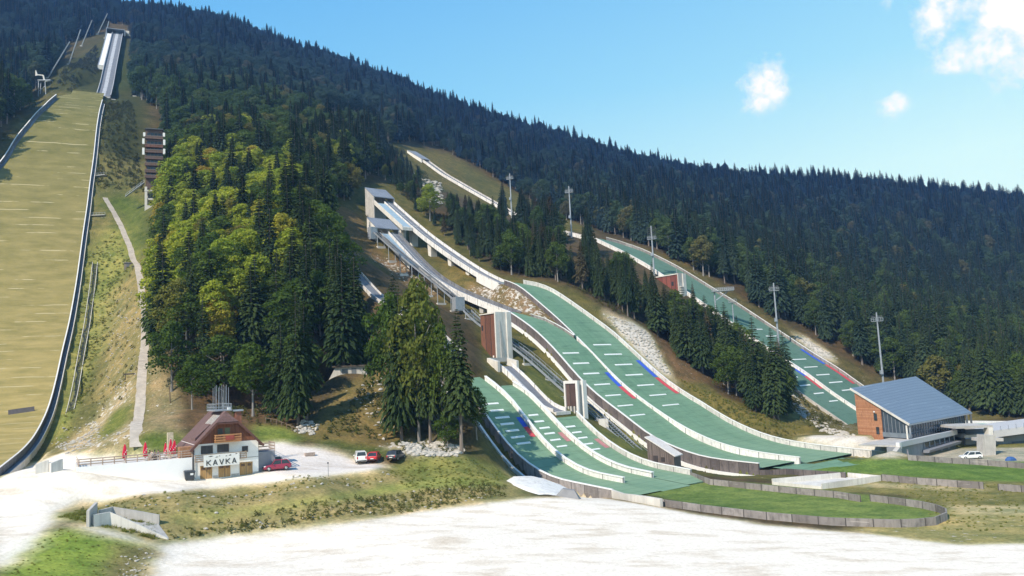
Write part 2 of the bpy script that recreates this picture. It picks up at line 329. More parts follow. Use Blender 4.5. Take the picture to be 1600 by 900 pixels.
# ------------------------------------------------------------------ ground mesh, its colours by place
FOREST=(.075,.060,.040); DRY=(.19,.16,.08); GRASS=(.15,.20,.06); OLIVE=(.13,.13,.06); GRAVEL=(.80,.745,.66); PALEG=(.60,.57,.53); BROWN=(.15,.10,.065); SCRUB=(.045,.055,.025); LAWN=(.135,.205,.07); ROCK=(.60,.555,.52); FDRY=(.27,.20,.085); BR2=(.11,.075,.05)
zones = [ # polygon on the survey, colour, stoniness
 ([(205,45),(235,180),(240,330),(238,470),(255,560),(285,640),(292,700),(-20,770),(-20,240),(60,140),(100,90),(150,45)], OLIVE, .3),
 ([(85,140),(150,60),(165,60),(150,150),(110,148)], SCRUB, .3),
 ([(150,150),(205,45),(235,180),(225,240),(150,245)], SCRUB, .25),
 ([(60,140),(100,88),(150,45),(207,45),(212,150),(238,250),(150,245),(152,150),(104,146)], (.040,.050,.022), .12),
 ([(-20,240),(60,132),(104,146),(50,176),(10,226),(-20,262)], (.075,.075,.035), .1),
 ([(165,100),(195,60),(203,140),(160,146)], (.04,.06,.02), 0.),
 ([(140,320),(200,300),(235,330),(236,400),(215,400),(185,330)], (.075,.115,.03), .2),
 ([(128,400),(185,345),(205,400),(150,560),(100,690),(75,690)], (.20,.22,.08), .2),
 ([(170,470),(205,420),(232,430),(235,470),(218,620),(190,640),(150,640),(165,560)], (.22,.195,.11), .4),
 ([(150,650),(205,590),(210,690),(130,705),(90,705)], (.30,.26,.19), .7),
 ([(180,640),(205,630),(205,655),(160,690),(150,680)], (.12,.15,.045), .2),
 ([(235,560),(255,575),(290,640),(300,700),(225,700)], (.24,.205,.145), .4),
 ([(215,690),(225,675),(280,675),(290,695),(250,710),(200,712)], (.10,.14,.04), .2),
 ([(275,655),(330,590),(400,600),(470,640),(470,675),(395,665),(300,690)], BR2, .2),
 ([(395,664),(445,668),(470,678),(470,690),(400,694)], GRASS, .1),
 ([(470,675),(540,600),(600,570),(640,600),(650,690),(600,705),(500,690)], (.15,.125,.06), .3),
 ([(460,680),(620,700),(600,720),(500,698)], (.06,.085,.03), .3),
 ([(490,180),(590,190),(600,240),(500,215)], (.10,.075,.055), .4),
 ([(500,225),(600,205),(640,240),(700,300),(640,300),(560,260)], SCRUB, .5),
 ([(500,305),(565,290),(610,285),(785,430),(850,440),(905,455),(960,495),(1010,510),(1060,560),(1130,620),(1290,670),(1345,690),(1345,760),(750,720),(760,600),(740,500),(640,450),(560,400)], (.095,.095,.040), .2),
 ([(505,310),(560,335),(600,400),(560,400)], (.13,.095,.05), .2),
 ([(570,395),(640,410),(700,470),(640,450)], (.17,.125,.09), .7),
 ([(715,435),(770,445),(810,450),(905,540),(860,500),(790,482),(740,470)], (.20,.145,.105), .9),
 ([(640,370),(760,425),(780,445),(720,450)], (.12,.105,.045), .15),
 ([(940,488),(965,493),(1012,515),(1035,560),(1056,598),(1030,580),(1000,552),(968,520)], ROCK, 1.),
 ([(1012,510),(1060,545),(1130,600),(1060,595),(1040,560)], BROWN, .4),
 ([(1056,590),(1180,640),(1290,675),(1250,690),(1140,655)], (.13,.12,.045), .1),
 ([(820,560),(870,580),(905,660),(1020,690),(1000,720),(890,650),(820,620)], (.12,.14,.05), .2),
 ([(600,230),(625,225),(700,240),(770,290),(850,340),(925,365),(850,360),(700,300),(640,262)], (.10,.095,.04), .3),
 ([(700,240),(770,280),(870,335),(930,362),(850,350),(760,320)], (.10,.10,.042), .15),
 ([(930,364),(1060,405),(1120,440),(1200,490),(1310,555),(1360,585),(1460,600),(1340,615),(1225,530),(1110,455),(1000,390)], (.10,.09,.045), .3),
 ([(1235,522),(1262,528),(1312,562),(1285,562)], ROCK, .9),
 ([(1440,595),(1600,620),(1600,650),(1500,660)], (.13,.12,.055), .3),
 ([(1225,600),(1250,600),(1345,670),(1330,690),(1250,650)], (.13,.12,.055), .6),
 ([(-20,755),(60,722),(100,706),(150,710),(210,715),(290,730),(410,740),(395,692),(430,690),(500,698),(560,718),(607,729),(590,736),(420,758),(300,766),(200,776),(120,785),(88,798),(86,815),(60,850),(0,895),(-20,900)], GRAVEL, 0.),
 ([(400,692),(500,697),(560,718),(607,729),(560,736),(420,742)], (.66,.62,.59), 0.),
 ([(88,797),(200,777),(300,767),(600,734),(612,727),(650,716),(800,735),(835,778),(640,802),(480,824),(340,838),(250,848),(140,818),(88,815)], (.25,.23,.13), .12),
 ([(250,806),(420,790),(560,766),(700,742),(800,745),(788,757),(640,766),(450,792),(330,812)], (.21,.25,.09), .05),
 ([(600,735),(650,712),(735,712),(790,735),(780,752),(700,745),(640,750)], (.22,.23,.09), .2),
 ([(88,812),(150,820),(255,852),(240,862),(140,832)], (.66,.62,.54), 0.),
 ([(0,895),(90,822),(140,833),(240,855),(235,900),(230,960),(-60,980)], (.21,.30,.07), .1),
 ([(180,850),(240,855),(235,910),(150,910)], (.22,.20,.11), .35),
 ([(100,800),(140,800),(140,815),(95,812)], GRASS, .1),
 ([(235,960),(235,890),(258,850),(330,840),(480,824),(640,802),(760,785),(830,778),(920,775),(1000,787),(1100,806),(1200,820),(1300,830),(1400,837),(1480,832),(2600,825),(2600,1400),(235,1400)], GRAVEL, 0.),
 ([(1320,828),(1480,800),(2600,770),(2600,850),(1480,850)], (.30,.28,.15), .4),
 ([(1377,742),(2600,755),(2600,800),(1480,800),(1440,775),(1200,762),(1250,745)], (.17,.17,.075), .3),
 ([(1340,752),(1540,762),(1540,768),(1330,760)], (.38,.34,.24), 0.),
 ([(1480,790),(2600,790),(2600,806),(1500,804)], (.42,.38,.27), .3),
 ([(1000,770),(1100,750),(1210,757),(1345,772),(1430,780),(1478,797),(1460,813),(1300,814),(1100,794)], LAWN, 0.),
 ([(1290,720),(1400,716),(1525,721),(2600,727),(2600,762),(1540,752),(1377,742),(1250,737)], (.105,.185,.05), 0.),
 ([(1225,688),(1270,680),(1330,680),(1418,686),(1395,709),(1300,703)], PALEG, 0.),
 ([(1385,709),(2600,709),(2600,722),(1400,714)], (.55,.53,.50), 0.),
 ([(1425,692),(1500,700),(2600,690),(2600,724),(1500,721),(1405,714)], (.36,.35,.34), 0.),
 ([(1290,698),(1405,700),(1405,717),(1290,711)], (.50,.47,.43), 0.),
 ([(600,697),(660,692),(722,700),(712,712),(640,712)], (.36,.33,.28), 1.),
]
pj = proj(np.stack([fx, fy, fz], -1)); vis = (pj[:, 2] > 20)
vc = np.tile(np.array([*FOREST, 0.]), (len(fx), 1))
near = (fy < 300)
vc[near & (fy < 70)] = (*GRAVEL, 0.)
vc[near & (fy < 240) & (fz < 9) & (fx > 60)] = (.17,.17,.075,.2); vc[(fy < 60) & (fx < -60)] = (*DRY, .2)
for pl, c, s in zones:
    k = vis & pip(pj[:, 0], pj[:, 1], pl)
    if pl[0][1] > 690 and pl[0][0] > 990: k &= fy < 260
    vc[k] = (*c, s)
# soften the borders a little (3-tap box in both directions)
A4 = vc.reshape(GX.shape+(4,))
for _ in range(1):
    A4[1:-1] = (A4[:-2]+2*A4[1:-1]+A4[2:])/4; A4[:, 1:-1] = (A4[:, :-2]+2*A4[:, 1:-1]+A4[:, 2:])/4
vc = A4.reshape(-1, 4)
me = bpy.data.meshes.new('hillside_ground'); ny, nx = GX.shape
idx = np.arange(nx*ny).reshape(ny, nx)
quads = np.stack([idx[:-1, :-1], idx[:-1, 1:], idx[1:, 1:], idx[1:, :-1]], -1).reshape(-1, 4)
me.vertices.add(len(fx)); me.vertices.foreach_set('co', np.stack([fx, fy, fz], -1).ravel().astype(np.float32))
me.loops.add(quads.size); me.loops.foreach_set('vertex_index', quads.ravel().astype(np.int32))
me.polygons.add(len(quads)); me.polygons.foreach_set('loop_start', np.arange(0, quads.size, 4, dtype=np.int32)); me.polygons.foreach_set('loop_total', np.full(len(quads), 4, dtype=np.int32))
me.polygons.foreach_set('use_smooth', np.ones(len(quads), bool)); me.update(); me.validate()
at = me.attributes.new('ground_col', 'FLOAT_COLOR', 'POINT'); at.data.foreach_set('color', vc.ravel().astype(np.float32))
ground = bpy.data.objects.new('ground', me); COL.objects.link(ground); ground['kind'] = 'structure'; ground['label'] = 'gravel valley floor rising into a grassy wooded mountainside'
m, nt, bs, L = new_mat('ground'); a = nn(nt, 'ShaderNodeAttribute', attribute_name='ground_col'); tc = nn(nt, 'ShaderNodeTexCoord').outputs['Object']
br = nn(nt, 'ShaderNodeSeparateColor'); L(a.outputs['Color'], br.inputs[0])
gate = nn(nt, 'ShaderNodeMapRange'); L(br.outputs['Blue'], gate.inputs['Value']); gate.inputs[1].default_value = .3; gate.inputs[2].default_value = .55      # 1 on pale gravel
n1 = noise(nt, .35, 6, tc); n2 = noise(nt, 2.2, 5, tc, .65); n3 = noise(nt, .06, 4, tc)
veg = mixc(nt, (.62,.62,.58), (1.38,1.35,1.25), ramp(nt, n2, .3, .72)); veg = mixc(nt, veg, mixc(nt, (.62,.70,.55), (1.4,1.22,1.05), ramp(nt, n1, .3, .7)), 1., 'MULTIPLY')
veg = mixc(nt, veg, mixc(nt, (.8,.85,.75), (1.2,1.12,1.05), ramp(nt, n3, .35, .65)), 1., 'MULTIPLY')
grv = mixc(nt, (.86,.84,.80), (1.08,1.07,1.06), ramp(nt, n2, .3, .7)); grv = mixc(nt, grv, mixc(nt, (.82,.77,.71), (1.06,1.06,1.06), ramp(nt, noise(nt, .5, 5, mscale(nt, tc, (.35,.8,1.))), .30, .50)), 1., 'MULTIPLY')
c = mixc(nt, a.outputs['Color'], mixc(nt, veg, grv, gate.outputs[0]), 1., 'MULTIPLY')
vr = nn(nt, 'ShaderNodeTexVoronoi'); vr.inputs['Scale'].default_value = 1.1; L(tc, vr.inputs['Vector'])
th = nn(nt, 'ShaderNodeMath', operation='MULTIPLY_ADD'); L(a.outputs['Alpha'], th.inputs[0]); th.inputs[1].default_value = .26; th.inputs[2].default_value = .30
sm = nn(nt, 'ShaderNodeMath', operation='SUBTRACT'); L(th.outputs[0], sm.inputs[0]); L(noise(nt, .9, 6, tc, .7), sm.inputs[1])
st_f = ramp(nt, sm.outputs[0], .015, .07)
c = mixc(nt, c, mixc(nt, (.40,.37,.32), (.62,.59,.54), n2), st_f); L(c, bs.inputs['Base Color']); bs.inputs['Roughness'].default_value = .95; bs.inputs['Specular IOR Level'].default_value = .15
bp = nn(nt, 'ShaderNodeBump'); bp.inputs['Strength'].default_value = .5; bp.inputs['Distance'].default_value = .25; L(noise(nt, 1.6, 6, tc, .7), bp.inputs['Height']); L(bp.outputs[0], bs.inputs['Normal'])
me.materials.append(m)
# ------------------------------------------------------------------ camera, sun, sky
cam = bpy.data.cameras.new('camera'); co = bpy.data.objects.new('camera', cam); COL.objects.link(co); SC.camera = co
cam.sensor_width = 36; cam.lens = 36*FL/W; cam.clip_start = .5; cam.clip_end = 6000
M = Matrix.Identity(4)
for i in range(3): M[i][0] = R_[i]; M[i][1] = U_[i]; M[i][2] = -F_[i]
M[2][3] = CZ; co.matrix_world = M
SUN_EL = math.radians(42); SUN_TO = Vector((-.62, -.78, 0)).normalized()*math.cos(SUN_EL)+Vector((0,0,math.sin(SUN_EL)))
sl = bpy.data.lights.new('sun', 'SUN'); sl.energy = 5.7; sl.angle = math.radians(.53); sl.color = (1, .95, .87)
so = bpy.data.objects.new('sun', sl); COL.objects.link(so); so.rotation_euler = (-SUN_TO).to_track_quat('-Z', 'Y').to_euler(); so.location = (-100, -100, 200)
w = bpy.data.worlds.new('World'); SC.world = w; w.use_nodes = True; nt = w.node_tree; bg = nt.nodes['Background']; L = nt.links.new
sk = nn(nt, 'ShaderNodeTexSky', sky_type='NISHITA'); sk.sun_disc = False; sk.sun_elevation = SUN_EL; sk.sun_rotation = math.atan2(SUN_TO.x, SUN_TO.y); sk.altitude = 900; sk.air_density = 1.0; sk.dust_density = .6; sk.ozone_density = 2.0
gen = nn(nt, 'ShaderNodeTexCoord').outputs['Generated']
nv = nn(nt, 'ShaderNodeVectorMath', operation='NORMALIZE'); L(gen, nv.inputs[0]); vv = nv.outputs[0]; sz = nn(nt, 'ShaderNodeSeparateXYZ'); L(vv, sz.inputs[0])
rp_ = nn(nt, 'ShaderNodeValToRGB'); L(sz.outputs['Z'], rp_.inputs[0]); el = rp_.color_ramp.elements
el[0].position = 0.; el[0].color = (.78,.98,1.0,1); el[1].position = .22; el[1].color = (.64,.95,1.0,1)
for ps, cc in ((.34,(.36,.75,1.0,1)),(.46,(.24,.60,.95,1)),(.62,(.13,.38,.80,1)),(1.,(.06,.20,.52,1))): e_ = el.new(ps); e_.color = cc
tx = nn(nt, 'ShaderNodeMapRange'); L(sz.outputs['X'], tx.inputs['Value']); tx.inputs[1].default_value = -.35; tx.inputs[2].default_value = .5
grad = mixc(nt, mixc(nt, rp_.outputs[0], (.44,.70,.94), 1., 'MULTIPLY'), rp_.outputs[0], tx.outputs[0])
dens = None
wn_ = nn(nt, 'ShaderNodeTexNoise'); wn_.inputs['Scale'].default_value = 22; wn_.inputs['Detail'].default_value = 7; wn_.inputs['Roughness'].default_value = .62; L(vv, wn_.inputs['Vector'])
for px_, py_, r_, k_ in ((1190,140,44,1.0),(1208,112,34,1.0),(1222,92,20,.9),(1172,155,26,.8),(1394,160,26,.55),(1370,166,34,.36),(1480,18,70,1.),(1560,10,90,1.25),(1590,50,80,1.25),(1530,62,62,1.15),(1495,78,42,.9),(1575,92,45,.9),(1440,18,42,.75),(1400,8,24,.5),(2600,30,90,1.2)):
    c_ = ray(px_, py_); c_ = c_/np.linalg.norm(c_); ds = nn(nt, 'ShaderNodeVectorMath', operation='DISTANCE'); L(vv, ds.inputs[0]); ds.inputs[1].default_value = tuple(float(v) for v in c_)
    mr_ = nn(nt, 'ShaderNodeMapRange', interpolation_type='SMOOTHSTEP'); L(ds.outputs['Value'], mr_.inputs['Value']); mr_.inputs[1].default_value = r_*1.35/FL; mr_.inputs[2].default_value = 0.; mr_.inputs[3].default_value = 0; mr_.inputs[4].default_value = k_
    if dens is None: dens = mr_.outputs[0]
    else:
        mx_ = nn(nt, 'ShaderNodeMath', operation='MAXIMUM'); L(dens, mx_.inputs[0]); L(mr_.outputs[0], mx_.inputs[1]); dens = mx_.outputs[0]
ad_ = nn(nt, 'ShaderNodeMath', operation='MULTIPLY_ADD'); L(wn_.outputs['Fac'], ad_.inputs[0]); ad_.inputs[1].default_value = 3.4; ad_.inputs[2].default_value = -1.82
su_ = nn(nt, 'ShaderNodeMath', operation='ADD'); L(dens, su_.inputs[0]); L(ad_.outputs[0], su_.inputs[1])
mu_ = nn(nt, 'ShaderNodeMath', operation='MULTIPLY'); L(ramp(nt, su_.outputs[0], .22, 1.0), mu_.inputs[0]); 
gt_ = nn(nt, 'ShaderNodeMapRange'); L(dens, gt_.inputs['Value']); gt_.inputs[1].default_value = .02; gt_.inputs[2].default_value = .3; L(gt_.outputs[0], mu_.inputs[1])
skc = mixc(nt, grad, mixc(nt, (.86,.95,1.0), (1.08,1.06,1.05), ramp(nt, su_.outputs[0], .4, 1.1)), mu_.outputs[0])
sc8 = mixc(nt, skc, (9.8,9.8,9.8), 1., 'MULTIPLY')
sk_mix = mixc(nt, sk.outputs[0], sc8, .85)
L(sk_mix, bg.inputs[0]); bg.inputs[1].default_value = .12
SC.view_settings.view_transform = 'Standard'; SC.view_settings.look = 'None'; SC.view_settings.exposure = 0
SC.cycles.max_bounces = 6; SC.cycles.transparent_max_bounces = 6; SC.cycles.diffuse_bounces = 3
# ------------------------------------------------------------------ shared materials
WHITE = surf('white_render', (.74,.72,.69), .75, .08, .8, streak=(.60,.58,.54))
WPAINT = surf('white_paint', (.78,.77,.75), .6, .08, 2., dirt=(.58,.56,.52))
CONC = surf('concrete', (.47,.45,.42), .85, .16, .7, streak=(.34,.32,.30))
CONCW = surf('pale_concrete', (.66,.63,.58), .85, .12, .6, streak=(.5,.47,.43))
STEEL = surf('galvanised_steel', (.34,.37,.41), .5, .15, 2., metal=.3)
STEELD = surf('dark_steel', (.10,.11,.12), .55, .15, 2.)
BROWNW = boards('brown_cladding', (.12,.050,.032), (.20,.085,.05), .35, True, axis=(.648,.762,0))
BROWND = boards('dark_cladding', (.075,.045,.04), (.12,.075,.065), .3, True, axis=(.648,.762,0))
REDW = boards('red_cladding', (.16,.045,.032), (.24,.07,.05), .35, True, axis=(.648,.762,0))
GLASS = glass('window_glass'); BLACK = surf('black_rubber', (.02,.02,.02), .8, .1)
def wallmat(name, ca, cb, panel=2.4):
    if name in _mc: return _mc[name]
    m, nt, bs, L = new_mat(name); uv = nn(nt, 'ShaderNodeTexCoord').outputs['UV']
    s = nn(nt, 'ShaderNodeSeparateXYZ'); L(uv, s.inputs[0])
    dv = nn(nt, 'ShaderNodeMath', operation='DIVIDE'); L(s.outputs['X'], dv.inputs[0]); dv.inputs[1].default_value = panel
    fl = nn(nt, 'ShaderNodeMath', operation='FLOOR'); L(dv.outputs[0], fl.inputs[0]); fr = nn(nt, 'ShaderNodeMath', operation='FRACT'); L(dv.outputs[0], fr.inputs[0])
    wn = nn(nt, 'ShaderNodeTexWhiteNoise', noise_dimensions='1D'); L(fl.outputs[0], wn.inputs['W'])
    c = mixc(nt, ca, cb, wn.outputs['Value'])
    c = mixc(nt, c, tuple(x*.6 for x in ca), ramp(nt, noise(nt, 1, 5, mscale(nt, uv, (1.4, .5, 1)), .65), .45, .75))
    c = mixc(nt, c, tuple(min(1, x*1.5) for x in cb), ramp(nt, noise(nt, 1, 5, mscale(nt, uv, (.25, 3, 1)), .65), .6, .75))
    g = nn(nt, 'ShaderNodeMath', operation='LESS_THAN'); L(fr.outputs[0], g.inputs[0]); g.inputs[1].default_value = .045
    c = mixc(nt, c, tuple(x*.4 for x in ca), g.outputs[0]); L(c, bs.inputs['Base Color']); bs.inputs['Roughness'].default_value = .85
    _mc[name] = m; return m
W_DARK = wallmat('dark_board_wall', (.10,.085,.085), (.17,.145,.14)); W_GREY = wallmat('weathered_board_wall', (.18,.16,.15), (.32,.29,.275), 3.2)
W_PALE = wallmat('pale_board_wall', (.50,.48,.46), (.66,.63,.60), 4.); W_WHITE = wallmat('white_board_wall', (.68,.66,.64), (.78,.76,.74), 5.)
W_BLUE = wallmat('blue_grey_board_wall', (.13,.135,.15), (.21,.215,.23), 2.)
def matmat(name, ca, cb, cc, fine=1.0, low=None):
    m, nt, bs, L = new_mat(name); uv = nn(nt, 'ShaderNodeTexCoord').outputs['UV']
    c = mixc(nt, ca, cb, ramp(nt, noise(nt, 1, 5, mscale(nt, uv, (.9*fine, .10*fine, 1)), .6), .32, .68))
    c = mixc(nt, c, cc, ramp(nt, noise(nt, 1, 4, mscale(nt, uv, (.10, .05, 1))), .45, .75))
    c = mixc(nt, c, tuple(x*.72 for x in ca), ramp(nt, noise(nt, 1, 5, mscale(nt, uv, (.16, .9, 1)), .7), .52, .72))
    if low:                                             # the lower part is lighter and yellower
        s = nn(nt, 'ShaderNodeSeparateXYZ'); L(uv, s.inputs[0]); mr = nn(nt, 'ShaderNodeMapRange'); L(s.outputs['Y'], mr.inputs['Value']); mr.inputs[1].default_value = 52; mr.inputs[2].default_value = 4; mr.inputs[4].default_value = .6
        ad = nn(nt, 'ShaderNodeMath', operation='MULTIPLY'); L(mr.outputs[0], ad.inputs[0]); L(ramp(nt, noise(nt, 1, 4, mscale(nt, uv, (.22, .07, 1)), .6), .2, .6), ad.inputs[1]); c = mixc(nt, c, low, ad.outputs[0])
        dv = nn(nt, 'ShaderNodeMath', operation='MULTIPLY'); L(s.outputs['Y'], dv.inputs[0]); dv.inputs[1].default_value = .42; fr = nn(nt, 'ShaderNodeMath', operation='FRACT'); L(dv.outputs[0], fr.inputs[0]); lt = nn(nt, 'ShaderNodeMath', operation='LESS_THAN'); L(fr.outputs[0], lt.inputs[0]); lt.inputs[1].default_value = .10; hf = nn(nt, 'ShaderNodeMath', operation='MULTIPLY'); L(lt.outputs[0], hf.inputs[0]); hf.inputs[1].default_value = .35
        c = mixc(nt, c, tuple(x*.7 for x in ca), hf.outputs[0])
    L(c, bs.inputs['Base Color']); bs.inputs['Roughness'].default_value = .75; bs.inputs['Specular IOR Level'].default_value = .25; return m
MATTING = matmat('green_plastic_matting', (.110,.212,.138), (.145,.265,.172), (.175,.29,.198), low=(.24,.35,.22))
MATTING_FAR = matmat('dull_green_matting', (.085,.165,.122), (.11,.20,.15), (.11,.19,.15))
TRACKM = matmat('grey_inrun_track', (.13,.14,.16), (.20,.21,.235), (.16,.175,.2), 3)
TRACKL = matmat('pale_inrun_track', (.34,.36,.39), (.46,.47,.50), (.4,.42,.45), 3)
PBLUE = matmat('pale_blue_steps', (.26,.36,.44), (.33,.44,.52), (.3,.4,.47), 4)
def grasslane():
    m, nt, bs, L = new_mat('dry_mown_grass'); uv = nn(nt, 'ShaderNodeTexCoord').outputs['UV']
    s = nn(nt, 'ShaderNodeSeparateXYZ'); L(uv, s.inputs[0])
    t = nn(nt, 'ShaderNodeMapRange'); L(s.outputs['Y'], t.inputs['Value']); t.inputs[1].default_value = 60; t.inputs[2].default_value = 250
    c = mixc(nt, (.375,.30,.125), (.165,.155,.06), t.outputs[0])  # darker up the slope: cloud shade painted into the grass colour
    c = mixc(nt, c, mixc(nt, (.76,.80,.70), (1.2,1.17,1.14), ramp(nt, noise(nt, 1, 6, mscale(nt, uv, (.10, .30, 1)), .65), .35, .68)), 1., 'MULTIPLY')
    c = mixc(nt, c, mixc(nt, (.8,.8,.8), (1.15,1.15,1.15), noise(nt, 2.5, 4, uv, .7)), 1., 'MULTIPLY')
    # pale seams of the netting laid across the slope every few metres, broken along their length
    dv = nn(nt, 'ShaderNodeMath', operation='MULTIPLY_ADD'); L(noise(nt, 1, 3, mscale(nt, uv, (.05, .02, 1))), dv.inputs[0]); dv.inputs[1].default_value = 2.2; L(s.outputs['Y'], dv.inputs[2])
    d2 = nn(nt, 'ShaderNodeMath', operation='DIVIDE'); L(dv.outputs[0], d2.inputs[0]); d2.inputs[1].default_value = 4.6
    fr = nn(nt, 'ShaderNodeMath', operation='FRACT'); L(d2.outputs[0], fr.inputs[0]); fl = nn(nt, 'ShaderNodeMath', operation='FLOOR'); L(d2.outputs[0], fl.inputs[0])
    lt = nn(nt, 'ShaderNodeMath', operation='LESS_THAN'); L(fr.outputs[0], lt.inputs[0]); lt.inputs[1].default_value = .055
    cb = nn(nt, 'ShaderNodeCombineXYZ'); a = nn(nt, 'ShaderNodeMath', operation='MULTIPLY'); L(s.outputs['X'], a.inputs[0]); a.inputs[1].default_value = .09; L(a.outputs[0], cb.inputs[0])
    b = nn(nt, 'ShaderNodeMath', operation='MULTIPLY'); L(fl.outputs[0], b.inputs[0]); b.inputs[1].default_value = 3.7; L(b.outputs[0], cb.inputs[1])
    k = nn(nt, 'ShaderNodeMath', operation='MULTIPLY'); L(lt.outputs[0], k.inputs[0]); L(ramp(nt, noise(nt, 1, 3, cb.outputs[0], .6), .50, .56), k.inputs[1])
    c = mixc(nt, c, (.52,.45,.28), k.outputs[0]); L(c, bs.inputs['Base Color']); bs.inputs['Roughness'].default_value = .95; bs.inputs['Specular IOR Level'].default_value = .1; return m
FGRASS = grasslane()
# ------------------------------------------------------------------ landing slopes
def lane_mesh(lane, oL, oR, s0, s1, step=1.0, dz=0., nacross=4):
    mb = MB(); S = np.arange(s0, s1+step*.5, step); rows = []
    for st in S:
        l = float(oL(st)) if callable(oL) else oL; r = float(oR(st)) if callable(oR) else oR
        rows.append([(lane.xyz(st, l+(r-l)*i/nacross, dz), (l+(r-l)*i/nacross, st)) for i in range(nacross+1)])
    for a, b in zip(rows[:-1], rows[1:]):
        for i in range(nacross): mb.poly([a[i][0], a[i+1][0], b[i+1][0], b[i][0]], [a[i][1], a[i+1][1], b[i+1][1], b[i][1]])
    return mb
def quad_on(lane, s0, s1, o0, o1, dz, mb, n=6):
    S = np.linspace(s0, s1, n)
    for a, b in zip(S[:-1], S[1:]): mb.poly([lane.xyz(a, o0, dz), lane.xyz(a, o1, dz), lane.xyz(b, o1, dz), lane.xyz(b, o0, dz)])
MARKW = surf('white_marking', (.78,.80,.78), .7, .1, 3); MARKB = surf('blue_marking', (.03,.10,.55), .7, .15, 1.5); MARKR = surf('red_marking', (.55,.06,.08), .7, .15, 1.5); MARKP = surf('faded_red_marking', (.45,.20,.20), .7, .2, 1.5)
def landing(label, lane, oL, oR, s0, s1, m, dashes=(), strips=(), cat='ski jump slope', dz=0.):
    t = thing('landing_slope', label, cat, lane.xyz(s0, float(oL(s0)) if callable(oL) else oL))
    part(lane_mesh(lane, oL, oR, s0, s1, dz=dz), 'slope_surface', m, t, smooth=True)
    for a, b in dashes:
        h0 = lane.hit(*a); h1 = lane.hit(*b)
        if not h0 or not h1: continue
        s = (h0[0]+h1[0])/2; mb = MB()
        for k in range(3):
            f0 = h0[1]+(h1[1]-h0[1])*k/3; f1 = h0[1]+(h1[1]-h0[1])*(k+1)/3
            q = [lane.xyz(s-.17, f0, dz+.02), lane.xyz(s-.17, f1, dz+.02), lane.xyz(s+.17, f1, dz+.02), lane.xyz(s+.17, f0, dz+.02)]
            mb.hexa(q+[p+np.array([0,0,.10]) for p in q])
        part(mb, 'distance_board', MARKW, t)
    for mm, nm, a, b, o0, o1 in strips:
        mb = MB(); h0 = lane.hit(*a); h1 = lane.hit(*b)
        if h0 and h1:
            quad_on(lane, h1[0], h0[0], o0 if not callable(o0) else 0, o1, dz+.05, mb) if not callable(o0) else [mb.poly([lane.xyz(x, o0(x), dz+.05), lane.xyz(x, o1(x), dz+.05), lane.xyz(y, o1(y), dz+.05), lane.xyz(y, o0(y), dz+.05)]) for x, y in zip(np.linspace(h1[0], h0[0], 7)[:-1], np.linspace(h1[0], h0[0], 7)[1:])]
            part(mb, nm, mm, t)
    return t
hd = lambda L_, w: [((x-w/2, y+w*.035), (x+w/2, y-w*.035)) for x, y in L_]
landing('wide green matted landing slope of the largest middle hill, right of the long white divider', L1, 0.15, W1, -1.5, 98.5, MATTING,
        hd([(941,539),(958,554),(974.5,570),(991,586),(1009,602),(1028,617.5),(1048,633)], 26),
        [(MARKB,'blue_zone_strip',(999,563),(1026,589), lambda s: W1(s)-2.0, lambda s: W1(s)-.3), (MARKR,'red_zone_strip',(1027,590),(1058,615), lambda s: W1(s)-2.0, lambda s: W1(s)-.3)])
landing('green matted landing slope between the dark board wall and the long white divider', L2, -13.5, lambda s: W2(s) if s > 62 else -.25, 1, 81, MATTING,
        hd([(892,552),(908,568),(924,584),(941,601),(958,618),(977,634),(996,649)], 24),
        [(MARKB,'blue_zone_strip',(946,582),(968,604), -2.0, -.5), (MARKR,'red_zone_strip',(968,604),(991,623), -2.0, -.5)])
landing('green landing slope of the leftmost of the three small hills, beside the tall spruce', S1, -17, -8.1, -9, 42, MATTING,
        [((758,632),(779,630.5)),((766,642.5),(787,641)),((774,653.5),(796,652)),((782,663.5),(803,662)),((790,674),(811,672.5)),((798,684),(820,682.5)),((807,694),(829,692))],
        [(MARKB,'blue_zone_strip',(811,652),(823,667), -9.7, -8.4), (MARKR,'red_zone_strip',(823,667),(839,682), -9.7, -8.4)])
landing('narrow green landing slope in the middle of the three small hills', S2, -7.9, -.12, -9, 39, MATTING,
        [((826,649.5),(841,648.5)),((835,659.5),(850,658.5)),((843,669.5),(859,668.5)),((851,678.5),(867,677)),((860,688.5),(876,687)),((870,698.5),(886,697))],
        [(MARKP,'faded_red_strip',(872,676),(886,690), -1.7, -.4)])
landing('short green landing slope of the rightmost small hill, beside the brown and white tower', S2, .12, 7.7, -8, 27.5, MATTING,
        [((884,667.5),(899,666.5)),((894,676.5),(909,675.5)),((903,685),(918,684)),((912,694.5),(927,693.5)),((922,703),(938,702))],
        [(MARKP,'faded_red_strip',(930,686),(948,700), 6.0, 7.4)])
landing('dull green landing slope of the farthest hill, running down behind the wooden building', L3, .2, WL3, -14, 117, MATTING_FAR,
        [((1238,562.5),(1259,561)),((1257,574.5),(1277,573)),((1276,586.5),(1296,585)),((1296,598.5),(1316,596.5)),((1316,610.5),(1335,608.5)),((1175,515.5),(1190,514)),((1198,526),(1213,524.5))],
        [(MARKB,'blue_zone_strip',(1246,546),(1286,569), lambda s: WL3(s)-2.2, lambda s: WL3(s)-.3), (MARKR,'red_zone_strip',(1287,570),(1341,599), lambda s: WL3(s)-2.2, lambda s: WL3(s)-.3)])
landing('dull green landing slope left of the far divider, half hidden by the spruces', L3, -16.5, -.25, -14, 30, MATTING_FAR,
        [((1233,590.5),(1246,589)),((1250,603),(1266,601.5)),((1272,615.5),(1287,614)),((1296,627.5),(1309,626))],
        [(MARKB,'blue_zone_strip',(1238,574),(1255,588), -2.2, -.5), (MARKR,'red_zone_strip',(1255,588),(1287,607), -2.2, -.5)])
